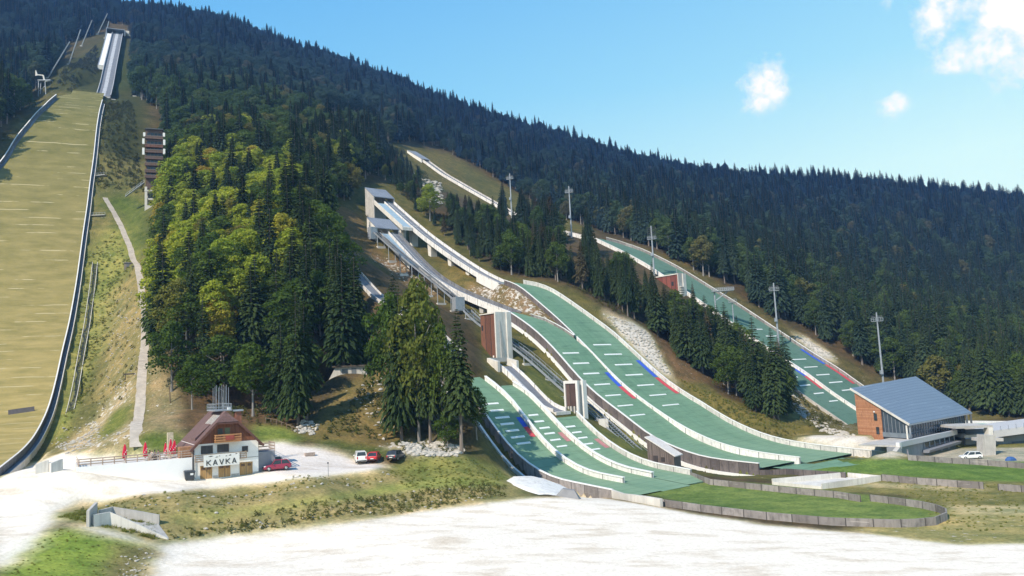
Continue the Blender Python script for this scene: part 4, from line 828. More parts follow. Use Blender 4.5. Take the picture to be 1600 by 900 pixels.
# judges tower of the flying hill
p = on_ground(240, 322); TF = Frame(pY(240, 322, p[1]), (.93, .36)); sc_ = p[1]/1244; Wt = 27*sc_; Ht = 127*sc_; TF.o = np.array(pY(226, 322, p[1]))
t = thing('judges_tower', 'tall dark judges tower with stacked open balconies beside the flying hill', 'tower', TF.o)
TFR = surf('weathered_rail', (.25,.21,.19), .8, .15, 2); DW = boards('dark_tower_boards', (.115,.072,.055), (.17,.105,.08), .35, False)
part(TF.B(.3, Wt-.3, -5, -.9, Ht*.21, Ht), 'tower_body', DW, t)
part(TF.B(0, .9, -.9, 0, -4, Ht*.25), 'concrete_leg', CONCW, t); part(TF.B(Wt-.9, Wt, -.9, 0, -4, Ht*.25), 'concrete_leg', CONCW, t); part(TF.B(0, .9, -5, -4.1, -4, Ht*.21), 'concrete_leg', CONCW, t)
part(TF.B(-.1, Wt+.1, -5.1, .1, Ht*.19, Ht*.21), 'base_slab', CONCW, t); part(TF.B(.92, Wt-.92, -4, -.2, Ht*.085, Ht*.105), 'base_slab', CONCW, t); part(TF.B(.92, Wt-.92, -4, .1, -3, .3), 'base_slab', CONCW, t)
part(TF.B(.95, Wt-.95, -3.8, -3.5, .3, Ht*.19), 'dark_recess', STEELD, t)
for k, f in enumerate((.40, .47, .56, .645, .73, .80, .91)):
    part(TF.B(.0, Wt, -.88, .25, Ht*f-1.1, Ht*f), 'balcony_front', DW if k != 5 else BROWNW, t); part(TF.B(-.03, Wt+.03, .1, .3, Ht*f+.003, Ht*f+.14), 'balcony_rail', TFR, t)
    mb = MB()
    for q_ in range(4): TF.box(mb, .6+q_*(Wt-1.2)/4+.1, .6+(q_+1)*(Wt-1.2)/4-.1, -.9, -.84, Ht*f+.2, Ht*f+1.5)
    part(mb, 'window', GLASS, t)
part(TF.B(2.2, 4.4, -.9, -.82, Ht*.27, Ht*.29), 'window', GLASS, t)
for u_, z_, h_ in ((-.9,.80,.07),(-.9,.66,.09),(Wt,.80,.07),(Wt,.68,.07),(-.6,.90,.05),(Wt-.1,.91,.05)): part(TF.B(u_, u_+.8, -.3, .4, Ht*z_, Ht*(z_+h_)), 'white_box', WPAINT, t)
part(TF.B(0, Wt, -5.2, .4, Ht+.003, Ht+.25), 'roof', STEELD, t)
mb = MB(); a_ = TF(-.2, -1, Ht*.31); b_ = TF(-7, -2.5, Ht*.13); mb.bar(a_, b_, 1.2, .2); up = np.array([0,0,1.1])
for k in range(6): r = a_+(b_-a_)*k/5; mb.bar(r, r+up, .08)
mb.bar(a_+up, b_+up, .09); part(mb, 'access_stair', STEEL, t)
# leaning slope poles and the camera tower above the flying hill
for i, (x0, y0, x1, y1) in enumerate(((74,122,109,65),(107,101,126,46),(127,72,144,31),(152,54,168,21),(164,60,170,33))):
    b_ = pY(x0, y0, 500); b_ = on_ground(x0, y0, 350, 800); a_ = pY(x1, y1, b_[1]-3); t = thing('leaning_pole', ['tall pole leaning right on the knoll, lowest of the five by the flying hill inrun','long leaning pole, second from the bottom of the five by the flying hill inrun','long leaning pole, middle of the five by the flying hill inrun','leaning pole just left of the flying hill start house, second from the top','thin leaning pole right beside the flying hill start house'][i], 'pole', b_, 'leaning poles beside the flying hill inrun')
    part(MB().tube(b_-np.array([0,0,.5]), a_, .42, .30, 6), 'mast', STEEL, t); part(MB().box(b_-np.array([0,0,.5]), (1.6,1.6,.9), .3, True), 'foot', CONC, t)
b_ = on_ground(67, 148, 300, 700); k_ = b_[1]/1244; fr = Frame(b_, (1, .1)); t = thing('camera_tower', 'slender grey camera tower with a zigzag top at the upper left of the flying hill', 'tower', b_)
mb = MB(); mb.bar(fr(-7*k_,0,-2), fr(-7*k_,0,24*k_), .3); mb.bar(fr(5*k_,0,-2), fr(3*k_,0,22*k_), .3); mb.bar(fr(-7*k_,-2,-2), fr(-6*k_,-2,24*k_), .25); mb.bar(fr(-7*k_,0,2), fr(4*k_,0,16*k_), .2); part(mb, 'legs', STEEL, t)
part(fr.B(-8*k_, 12*k_, -2.4, .6, 24*k_, 25.2*k_), 'platform', STEEL, t)
mb = MB(); mb.bar(fr(11*k_,0,24*k_), fr(3*k_,0,23*k_), .6); mb.bar(fr(2*k_,0,25*k_), fr(0,0,33*k_), .7); mb.bar(fr(0,0,33*k_), fr(-10*k_,0,34*k_), .5); part(mb, 'zigzag_frame', CONCW, t)
part(MB().hexa([fr(-12*k_,.3,32*k_), fr(-8*k_,.3,33*k_), fr(-8*k_,-.3,33*k_), fr(-12*k_,-.3,32*k_), fr(-12*k_,.3,42*k_), fr(-11*k_,.3,41*k_), fr(-11*k_,-.3,41*k_), fr(-12*k_,-.3,42*k_)]), 'sail_panel', CONCW, t)
# ------------------------------------------------------------------ floodlight masts
for i, (xb, yb, xt, yt, Yd, lb) in enumerate(((800,345,797,271,392,'grey floodlight mast farthest up the hill, beside the long low inrun'),(893,366,887,291,352,'second floodlight mast from the left, beside the knoll of the farthest hill'),(1022,425,1017,353,322,'floodlight mast with tall lamp frames in front of the farthest landing slope'),(1217,541,1209,442,297,'floodlight mast at the forest edge right of the small spruce wood'),(1381,606,1371,488,266,'tallest looking floodlight mast, behind the grey roof of the wooden building'))):
    b_ = pY(xb, yb, Yd); g = float(tz(b_[0], b_[1])); zt = pY(xt, yt, Yd)[2]; t = thing('floodlight_mast', lb, 'floodlight mast', (b_[0], b_[1], g), 'floodlight masts along the hills'); hh = zt-min(g, b_[2])
    part(MB().tube((b_[0], b_[1], g-1), (b_[0], b_[1], zt), .42, .22, 10), 'pole', STEEL, t, smooth=False)
    fr = Frame((b_[0], b_[1], zt), (1, -.35)); zp = -3.0 if i != 2 else -5.6
    part(fr.B(-1.8, 1.8, -.5, .5, zp, zp+.15), 'platform', STEEL, t)
    mb = MB()
    for z_ in (zp+.7, zp+1.2):
        for n_ in (-.5, .5): mb.bar(fr(-1.8,n_,z_), fr(1.8,n_,z_), .07)
    for k in range(6): mb.bar(fr(-1.8+k*.72,.5,zp+.15), fr(-1.8+k*.72,.5,zp+1.2), .06); mb.bar(fr(-1.8+k*.72,-.5,zp+.15), fr(-1.8+k*.72,-.5,zp+1.2), .06)
    part(mb, 'railing', STEEL, t)
    for sg in (-1, 1):
        mb = MB(); h0, h1 = (zp+1.3, -1.0) if i != 2 else (zp+.6, -.3)
        rows = 2 if i != 2 else 6
        for r in range(rows):
            for c_ in range(3 if i != 2 else 2):
                u_ = sg*(.42+c_*.5); z_ = h0+(h1-h0)*(r+.5)/rows; mb.tube(fr(u_,.2,z_), fr(u_,.5,z_-.12), .13, .2, 8)
        mb.bar(fr(sg*.35,.2,h0), fr(sg*.35,.2,h1), .08); mb.bar(fr(sg*1.55,.2,h0), fr(sg*1.55,.2,h1), .08); part(mb, 'lamp_bank', STEELD, t)
    part(MB().box((b_[0]-.5, b_[1]-.5, g+hh*.42), (.9, .9, 1.3), 0), 'junction_box', STEEL, t)
# ------------------------------------------------------------------ the chalet with the sign
A_ = pZ(304, 748.7, 10); B_ = pZ(404, 738.7, 10); CH = Frame(A_, (B_-A_)[:2]); Wd = 8.76; Dp = 13.
WALLW = surf('chalet_white_render', (.86,.84,.81), .8, .05, .6, dirt=(.70,.68,.65)); GABLE = boards('gable_boards', (.20,.075,.04), (.27,.105,.055), .16, True, axis=(.863,.505,0))
ROOFB = boards('brown_roof_sheets', (.125,.070,.062), (.165,.095,.085), .45, True, axis=(-.505,.863,0), gapc=(.07,.04,.035)); OAK = boards('light_oak_doors', (.42,.25,.10), (.50,.31,.13), .22, True, axis=(.863,.505,0)); PINE = surf('orange_pine', (.46,.22,.09), .7, .2, 3)
t = thing('chalet', 'white and brown alpine chalet with the KAVKA sign over its garage doors', 'house', A_)
part(CH.B(0, Wd, -Dp, 0, -1, 4.75), 'wall', WALLW, t)
part(CH.B(.03, Wd+.02, -.02, .03, 2.3, 2.4), 'string_course', CONC, t)
def rz(u): return 8.95-(abs(u-4.38))*1.02
hip = 7.44; uh = 1.53/1.02
gp = [CH(-.05,.02,4.76), CH(Wd+.05,.02,4.76), CH(4.38+uh,.02,7.35), CH(4.38-uh,.02,7.35)]; part(MB().hexa([CH(0,-.12,4.76), CH(Wd,-.12,4.76), CH(4.38+uh-.1,-.12,7.3), CH(4.38-uh+.1,-.12,7.3)]+gp), 'gable', GABLE, t)
rf = MB(); th_ = .22; ov = .75
for sg in (-1, 1):
    ue = 4.38+sg*5.0
    for (n0, n1, ua) in ((-Dp-.6, ov, None),):
        q = [CH(ue,ov,rz(ue)), CH(4.38+sg*uh,ov,rz(4.38+sg*uh)), CH(4.38,ov-1.6,rz(4.38)), CH(4.38,-Dp-.6,rz(4.38)), CH(ue,-Dp-.6,rz(ue))]; d_ = np.array([0,0,th_])
        rf.poly([p+d_ for p in q]); rf.poly([p for p in q[::-1]]); n_ = len(q)
        for k in range(n_): rf.poly([q[k], q[(k+1) % n_], q[(k+1) % n_]+d_, q[k]+d_])
q = [CH(4.38-uh,ov,rz(4.38-uh)), CH(4.38+uh,ov,rz(4.38+uh)), CH(4.38,ov-1.6,rz(4.38))]; rf.poly([p+np.array([0,0,th_+.01]) for p in q]); rf.poly(q)
R_f = part(rf, 'roof', ROOFB, t)
mb = MB()
for sg in (-1, 1): mb.bar(CH(4.38+sg*5.0,ov+.03,rz(4.38+5.0)+.06), CH(4.38+sg*uh,ov+.03,rz(4.38+uh)+.06), .09, .32)
mb.bar(CH(4.38-uh,ov+.03,hip+.02), CH(4.38+uh,ov+.03,hip+.02), .09, .2); part(mb, 'verge_board', surf('verge_brown', (.12,.05,.035), .7, .2, 3), t)
part(MB().hexa([CH(.4,-6,rz(.4)+.24), CH(.4,-2.0,rz(.4)+.24), CH(2.9,-2.6,rz(2.9)+.24), CH(2.9,-5,rz(2.9)+.24), CH(.4,-6,rz(.4)+.62), CH(.4,-2.0,rz(.4)+.62), CH(2.9,-2.6,rz(2.9)+.27), CH(2.9,-5,rz(2.9)+.27)]), 'shed_dormer', ROOFB, t)
mb = MB()
for k in range(6): n_ = -1.6-k*.95; mb.bar(CH(2.5,n_,rz(2.5)+.34), CH(3.7,n_,rz(3.7)+.34), .16, .1)
part(mb, 'snow_guard', CONCW, t)
ch = part(CH.B(6.0, 6.9, -3.2, -2.3, 6.8, 9.0), 'chimney', surf('chimney_brick', (.30,.12,.075), .85, .25, 4), t); part(CH.B(5.75, 7.15, -3.45, -2.05, 9.003, 9.25), 'chimney_cap', STEEL, ch)
cg = part(CH.B(3.2, 5.6, -9.5, -2.4, 9.15, 9.32), 'roof_deck', STEEL, t); mb = MB()
for n_ in np.linspace(-9.4, -2.5, 8):
    for u_ in (3.25, 5.55): mb.bar(CH(u_,n_,9.3), CH(u_,n_,10.2), .05)
for z_ in (9.7, 10.2):
    for u_ in (3.25, 5.55): mb.bar(CH(u_,-9.4,z_), CH(u_,-2.5,z_), .05)
    for n_ in (-9.4, -2.5): mb.bar(CH(3.25,n_,z_), CH(5.55,n_,z_), .05)
part(mb, 'deck_railing', STEEL, cg)
for k in range(10): part(MB().tube(CH(3.3+.24*k,-4.5+.25*(k % 2),9.3), CH(3.3+.24*k,-4.5+.25*(k % 2),12.6+.2*(k % 3)), .04, .028, 6), 'antenna_rod', STEEL, t)
part(MB().tube(CH(5.2,-2.7,9.45), CH(5.25,-2.55,9.5), .3, .24, 12), 'satellite_dish', WPAINT, t)
def window(u0, u1, z0, z1, panes=2):
    f = part(CH.B(u0, u1, .002, .06, z0, z1), 'window', surf('window_frame_brown', (.10,.06,.045), .6, .15, 3), t); w = (u1-u0-.1)/panes
    for k in range(panes): part(CH.B(u0+.07+w*k, u0+w*(k+1)+.03, .04, .075, z0+.08, z1-.08), 'pane', GLASS, f)
window(.85, 2.45, 3.35, 4.5); window(3.05, 4.65, 3.4, 4.52); window(6.46, 7.3, 3.15, 4.0, 1); window(3.1, 3.85, 5.95, 6.8, 1)
part(CH.B(4.1, 4.8, .03, .08, 5.0, 6.8), 'balcony_door', surf('green_door', (.12,.14,.07), .6, .2, 3), t)
bal = part(CH.B(2.6, 6.2, .05, 1.15, 4.82, 4.95), 'balcony', PINE, t); mb = MB()
for z_ in (5.15, 5.5, 5.85): mb.bar(CH(2.6,1.1,z_), CH(6.2,1.1,z_), .06, .2); mb.bar(CH(2.62,.1,z_), CH(2.62,1.1,z_), .06, .2); mb.bar(CH(6.18,.1,z_), CH(6.18,1.1,z_), .06, .2)
for u_ in (2.65, 3.8, 5.0, 6.15): mb.bar(CH(u_,1.05,4.9), CH(u_,1.05,5.95), .09)
part(mb, 'balcony_rail', PINE, bal); part(CH.B(4.0, 5.2, 1.14, 1.19, 5.12, 5.75), 'balcony_board', surf('red_board', (.32,.06,.04), .6, .3, 3), bal)
for (u0, u1) in ((.74, 2.33), (3.2, 4.82), (6.11, 7.91)):
    d_ = part(CH.B(u0, u1, .002, .07, -.1, 1.72), 'garage_door', OAK, t); m_ = (u0+u1)/2; part(CH.B(m_-.02, m_+.02, .06, .08, -.05, 1.68), 'door_gap', STEELD, d_)
    for s_ in (-1, 1): c_ = m_+s_*(u1-u0)/4; part(CH.B(c_-.28, c_+.28, .06, .085, 1.15, 1.5), 'door_pane', surf('door_pane_brown', (.14,.08,.045), .4, .2, 3), d_)
for (u0, u1) in ((2.45, 3.1), (4.95, 6.0), (8.0, Wd)): part(CH.B(u0, u1, .002, .05, -.4, .22), 'plinth', CONC, t)
part(MB().tube(CH(-.12,.15,-.5), CH(-.12,.15,4.0), .06, .06, 8), 'downpipe', STEELD, t)
# gallery behind the sign, and the sign itself
mb = MB(); mb.bar(CH(.0,.75,2.42), CH(6.9,.75,2.42), .9, .12)
for z_ in (2.75, 3.05, 3.3): mb.bar(CH(-.1,1.15,z_), CH(6.9,1.15,z_), .05, .12); mb.bar(CH(6.88,.1,z_), CH(6.88,1.15,z_), .05, .12)
for u_ in (-.05, 1.2, 2.4, 3.6, 4.8, 6.0, 6.85): mb.bar(CH(u_,1.1,2.4), CH(u_,1.1,3.35), .08)
part(mb, 'gallery', surf('worn_timber', (.32,.24,.17), .8, .25, 3), t)
s_ = thing('sign', 'white sign reading KAVKA hung on the front of the chalet', 'sign', CH(3.4,1.3,1.6)); part(CH.B(1.02, 5.85, 1.22, 1.28, 1.6, 3.26), 'sign_board', surf('sign_white', (.75,.74,.71), .6, .05, 2), s_)
INK = surf('sign_ink', (.055,.055,.05), .7, .2, 4)
def letter(ch_, u0, z0, w, h, mb, k=.12):
    P = lambda x, y: CH(u0+x*w, 1.30, z0+y*h+(u0+x*w-3.4)*.012)
    seg = {'K': [(0,0,0,1),(0,.42,1,1),(.25,.55,1,0)], 'A': [(0,0,.5,1),(.5,1,1,0),(.2,.33,.8,.33)], 'V': [(0,1,.5,0),(.5,0,1,1)]}[ch_]
    for x0, y0, x1, y1 in seg: mb.bar(P(x0,y0), P(x1,y1), .02, k, up=(CH.n[0], CH.n[1], 0)) if False else mb.bar(P(x0,y0), P(x1,y1), k, .03, up=(CH.n[0], CH.n[1], 0))
mb = MB()
for k, ch_ in enumerate('KAVKA'): letter(ch_, 1.42+k*.86, 1.82, .52, .72, mb)
part(mb, 'lettering', INK, s_)
mb = MB()
for u_, z_, w_, h_ in ((1.6,3.02,.7,.12),(2.5,2.86,.5,.1),(3.0,2.98,.25,.08),(3.9,2.9,.3,.1),(4.35,2.96,.45,.14),(5.2,3.1,.4,.1)): mb.poly([CH(u_,1.285,z_), CH(u_+w_*.5,1.285,z_-h_*.4), CH(u_+w_,1.285,z_+.02), CH(u_+w_*.6,1.285,z_+h_)])
part(mb, 'bird_marks', INK, s_)
# terrace left of the chalet
TZ = 3.0
t = thing('terrace', 'white walled cafe terrace left of the chalet with a weathered timber railing', 'terrace', CH(-6,0,0))
part(CH.B(-14.5, -.35, -9.5, -.12, -3, TZ), 'platform', surf('terrace_gravel', (.66,.63,.58), .9, .1, 2), t); part(CH.B(-14.6, -.3, -.118, .1, -3, TZ+.05), 'retaining_wall', surf('white_terrace_wall', (.90,.88,.86), .8, .04, .5), t)
TIM = surf('grey_pink_timber', (.42,.32,.26), .85, .25, 3); mb = MB()
for k in range(11): u_ = -14.3+k*1.4; mb.bar(CH(u_,-.05,TZ), CH(u_,-.05,TZ+1.0), .11)
for z_ in (.35, .68, 1.0): mb.bar(CH(-14.4,-.02,TZ+z_), CH(-.2,-.02,TZ+z_), .05, .14)
for z_ in (.35, .68, 1.0): mb.bar(CH(-14.4,-.02,TZ+z_), CH(-14.4,-6,TZ+z_), .05, .14)
part(mb, 'railing', TIM, t)
part(CH.B(-1.9, -.05, -2.6, -.4, TZ+.01, TZ+1.5), 'timber_porch', surf('porch_pine', (.40,.20,.10), .8, .3, 3), t)
single(CH.B(-2.7, -1.9, -7.4, -6.7, TZ, TZ+3.4), 'stone_column', surf('cream_stone', (.55,.47,.33), .9, .3, 2, dirt=(.3,.25,.17)), 'cream stone column standing at the back left corner of the chalet roof', 'column')
# parasols, tables, guests
PRED = surf('red_parasol_cloth', (.62,.018,.06), .8, .18, 2.5); PWH = surf('parasol_print', (.85,.70,.70), .8, .1, 4)
def parasol(px, ytop, n_, lab, lean=0., scale=1.):
    u_ = None
    for uu in np.arange(-15, 2, .05):
        x = proj(CH(uu, n_, TZ+1.2))[0]
        if x >= px: u_ = uu; break
    b_ = CH(u_ if u_ is not None else -4, n_, TZ); ht = (pY(px, ytop, b_[1])[2]-b_[2]); ht = min(max(ht, 2.2), 3.4)
    t = thing('parasol', lab, 'parasol', b_, 'closed red parasols on the terrace')
    rows = []; prof = [(.16,.06),(.2,.17),(.3,.24),(.5,.22),(.7,.17),(.88,.10),(.97,.04)]
    for f, r in prof:
        row = []
        for k in range(16):
            a = 2*math.pi*k/16; rr = r*scale*(1.0 if k % 2 else .62)*(1+.12*math.sin(5*f*7+k)); row.append(b_+np.array([math.cos(a)*rr+lean*f, math.sin(a)*rr, ht*f]))
        rows.append(row)
    part(MB().ring(rows), 'folded_cloth', PRED, t); part(MB().tube(b_, b_+np.array([lean, 0, ht]), .03), 'pole', WPAINT, t); part(MB().tube(b_, b_+np.array([0,0,.1]), .3, .28, 10), 'base', CONC, t)
    mb = MB()
    for k, f in enumerate((.36, .46, .56, .64)):
        a = -1.9+.55*k; c_ = b_+np.array([math.cos(a)*.24*scale+lean*f, math.sin(a)*.24*scale, ht*f]); mb.box(c_, (.1, .05, .14), a+math.pi/2)
    part(mb, 'printed_marks', PWH, t)
parasol(195, 693, -1.2, 'closed red parasol at the far left end of the terrace, before the gravel path', scale=1.25); parasol(227, 690, -1.6, 'closed red parasol standing alone left of the seated guests', scale=1.2)
parasol(258, 691, -1.8, 'thin closed red parasol right of the seated guests', scale=1.0); parasol(266.5, 685, -3.2, 'tallest closed red parasol, left one of the close pair', scale=1.05); parasol(271, 687, -2.4, 'closed red parasol, right one of the close pair', .12, scale=1.25)
SKIN = surf('skin', (.50,.30,.22), .6, .08, 5)
def seated(loc, face, lab, top, legs, hairc, fr_=None):
    """a seated figure: one skinned body; clothes as separate fitted shells"""
    t = thing('person', lab, 'person', loc); ca, sa = math.cos(face), math.sin(face)
    J = {'pel':(0,0,.50,.15),'waist':(-.02,0,.68,.14),'chest':(-.02,0,.92,.16),'neck':(0,0,1.10,.06),'head':(.03,0,1.25,.105),'crown':(.02,0,1.34,.075),
         'hl':(.05,.11,.50,.10),'kl':(.45,.13,.50,.07),'al':(.47,.13,.10,.045),'fl':(.62,.13,.06,.04),'hr':(.05,-.11,.50,.10),'kr':(.45,-.13,.50,.07),'ar':(.47,-.13,.10,.045),'fr':(.62,-.13,.06,.04),
         'sl':(-.02,.19,1.02,.065),'el':(.08,.25,.76,.05),'wl':(.33,.17,.72,.035),'dl':(.42,.13,.73,.03),'sr':(-.02,-.19,1.02,.065),'er':(.08,-.25,.76,.05),'wr':(.33,-.17,.72,.035),'dr':(.42,-.13,.73,.03)}
    E = [('pel','waist'),('waist','chest'),('chest','neck'),('neck','head'),('head','crown'),('pel','hl'),('hl','kl'),('kl','al'),('al','fl'),('pel','hr'),('hr','kr'),('kr','ar'),('ar','fr'),('chest','sl'),('sl','el'),('el','wl'),('wl','dl'),('chest','sr'),('sr','er'),('er','wr'),('wr','dr')]
    def skin(names, edges, m, name, grow=0.):
        me = bpy.data.meshes.new(name); o = bpy.data.objects.new(name, me); COL.objects.link(o); o.parent = t
        ix = {n: i for i, n in enumerate(names)}
        me.from_pydata([(J[n][0]*ca-J[n][1]*sa, J[n][0]*sa+J[n][1]*ca, J[n][2]) for n in names], [(ix[a], ix[b]) for a, b in edges], [])
        md = o.modifiers.new('skin', 'SKIN'); sv = me.skin_vertices[0].data if me.skin_vertices else None
        if sv is None: me.skin_vertices; 
        for n, i in ix.items():
            r = J[n][3]+grow; me.skin_vertices[0].data[i].radius = (r, r)
        me.skin_vertices[0].data[0].use_root = True; o.modifiers.new('sub', 'SUBSURF').render_levels = 1; me.materials.append(m); return o
    skin(list(J), E, SKIN, 'body')
    skin(['pel','waist','chest','sl','el','sr','er'], [('pel','waist'),('waist','chest'),('chest','sl'),('sl','el'),('chest','sr'),('sr','er')], top, 'shirt', .014)
    skin(['pel','hl','kl','al','hr','kr','ar'], [('pel','hl'),('hl','kl'),('kl','al'),('pel','hr'),('hr','kr'),('kr','ar')], legs, 'trousers', .014)
    rows = []
    for f in range(5):
        a = f/4*1.5; r = .118*math.cos(a*.98)+.004; rows.append([np.array(loc)+np.array([(-.015+math.cos(b)*r)*ca-math.sin(b)*r*sa, (-.015+math.cos(b)*r)*sa+math.sin(b)*r*ca, 1.275+.115*math.sin(a)]) for b in np.linspace(0, 2*math.pi, 10, endpoint=False)])
    part(MB().ring(rows), 'hair', hairc, t, smooth=True)
    mb = MB()
    for s in (-1, 1): mb.box((loc[0]+.128*ca-s*.035*sa, loc[1]+.128*sa+s*.035*ca, loc[2]+1.265), (.015,.02,.012), face)
    part(mb, 'eyes', BLACK, t); mb = MB(); mb.box((loc[0]+.135*ca, loc[1]+.135*sa, loc[2]+1.235), (.03,.022,.035), face); part(mb, 'nose', SKIN, t)
    st = thing('chair', 'wooden chair carrying the guest '+lab.split('person ')[1].split(' seated')[0], 'chair', loc); mb = MB()
    c = lambda x, y, z: np.array([loc[0]+x*ca-y*sa, loc[1]+x*sa+y*ca, loc[2]+z])
    part(MB().hexa([c(-.22,-.2,.37), c(.2,-.2,.37), c(.2,.2,.37), c(-.22,.2,.37), c(-.22,-.2,.41), c(.2,-.2,.41), c(.2,.2,.41), c(-.22,.2,.41)]), 'seat', TIM, st)
    for x in (-.2, .18):
        for y in (-.18, .18): part(MB().bar(c(x,y,0), c(x,y,.368), .04), 'leg', TIM, st)
    part(MB().hexa([c(-.27,-.2,.45), c(-.235,-.2,.45), c(-.235,.2,.45), c(-.27,.2,.45), c(-.30,-.2,.9), c(-.265,-.2,.9), c(-.265,.2,.9), c(-.30,.2,.9)]), 'backrest', TIM, st)
def at_px(px, n_, z=TZ):
    us = np.arange(-15, 2, .05); xs = np.array([proj(CH(u, n_, z+.8))[0] for u in us]); return CH(us[np.argmin(np.abs(xs-px))], n_, z)
dark = surf('dark_cloth', (.03,.03,.04), .9, .2, 5); blue = surf('blue_cloth', (.10,.12,.20), .9, .2, 5); whit = surf('white_cloth', (.75,.73,.72), .9, .1, 5); pinkc = surf('pink_cloth', (.55,.32,.36), .9, .1, 5); hair = surf('dark_hair', (.03,.02,.015), .7, .2, 6); hairb = surf('light_hair', (.25,.16,.08), .7, .2, 6)
for px, n_, fa, lb, tp in ((234, -1.9, -.4, 'person in a dark top seated beside the second parasol from the left', dark), (237.5, -1.2, 1.2, 'person in a white top seated with the back to the railing', whit), (242, -2.1, 3.4, 'person in a pale pink top seated at the middle of the terrace table', pinkc), (247.5, -1.6, 3.0, 'person in a blue grey top seated right of the others on the terrace', blue)):
    seated(at_px(px, n_), fa, lb, tp, dark, hair if tp is not whit else hairb)
for px, n_, lb in ((239.5, -1.75, 'small timber table between the seated guests'), (252, -1.5, 'white topped table left of the thin red parasol')):
    p = at_px(px, n_); t = thing('table', lb, 'table', p); tm = TIM if px < 245 else WPAINT
    part(MB().box(p+np.array([0,0,.72]), (1.3, .75, .05), .5), 'tabletop', tm, t)
    for x in (-.5, .5):
        for y in (-.28, .28): part(MB().bar(p+np.array([x*.88-y*.48, x*.48+y*.88, 0]), p+np.array([x*.88-y*.48, x*.48+y*.88, .69]), .05), 'leg', tm, t)
# waste container
p = on_ground(296, 750); t = thing('waste_container', 'dark wheeled waste container at the left corner of the chalet', 'container', p); fr = Frame(p, (.86,.5)); DG = surf('dark_grey_plastic', (.05,.055,.065), .5, .1, 3)
part(MB().hexa([fr(-.55,.4,.15), fr(.55,.4,.15), fr(.55,-.4,.15), fr(-.55,-.4,.15), fr(-.68,.5,1.15), fr(.68,.5,1.15), fr(.68,-.5,1.15), fr(-.68,-.5,1.15)]), 'bin_body', DG, t)
part(MB().hexa([fr(-.72,.54,1.155), fr(.72,.54,1.155), fr(.72,-.54,1.155), fr(-.72,-.54,1.155), fr(-.66,.45,1.33), fr(.66,.45,1.33), fr(.66,-.5,1.38), fr(-.66,-.5,1.38)]), 'lid', DG, t); part(fr.B(.05, .45, .46, .5, .72, 1.0), 'sticker', WPAINT, t)
for u_ in (-.45, .45):
    for n_ in (-.3, .3): part(MB().tube(fr(u_-.03,n_,.08), fr(u_+.03,n_,.08), .08, .08, 8), 'wheel', BLACK, t)
# grey shed wing at the right of the chalet
t = thing('lean_to', 'grey lean-to with a slatted top attached to the right side of the chalet', 'shed', CH(Wd,-1,0)); part(CH.B(Wd+.05, Wd+2.6, -4.5, -.8, -.5, 2.9), 'grey_panel', surf('blue_grey_panel', (.25,.26,.29), .7, .1, 1), t); mb = MB()
for z_ in (3.2, 3.65, 4.1): mb.bar(CH(Wd+.1,-.8,z_), CH(Wd+2.6,-.8,z_), .06, .18); mb.bar(CH(Wd+2.57,-4.5,z_), CH(Wd+2.57,-.8,z_), .06, .18)
for u_ in (Wd+.15, Wd+2.55): mb.bar(CH(u_,-.8,2.9), CH(u_,-.8,4.2), .1)
part(mb, 'slat_railing', TIM, t)
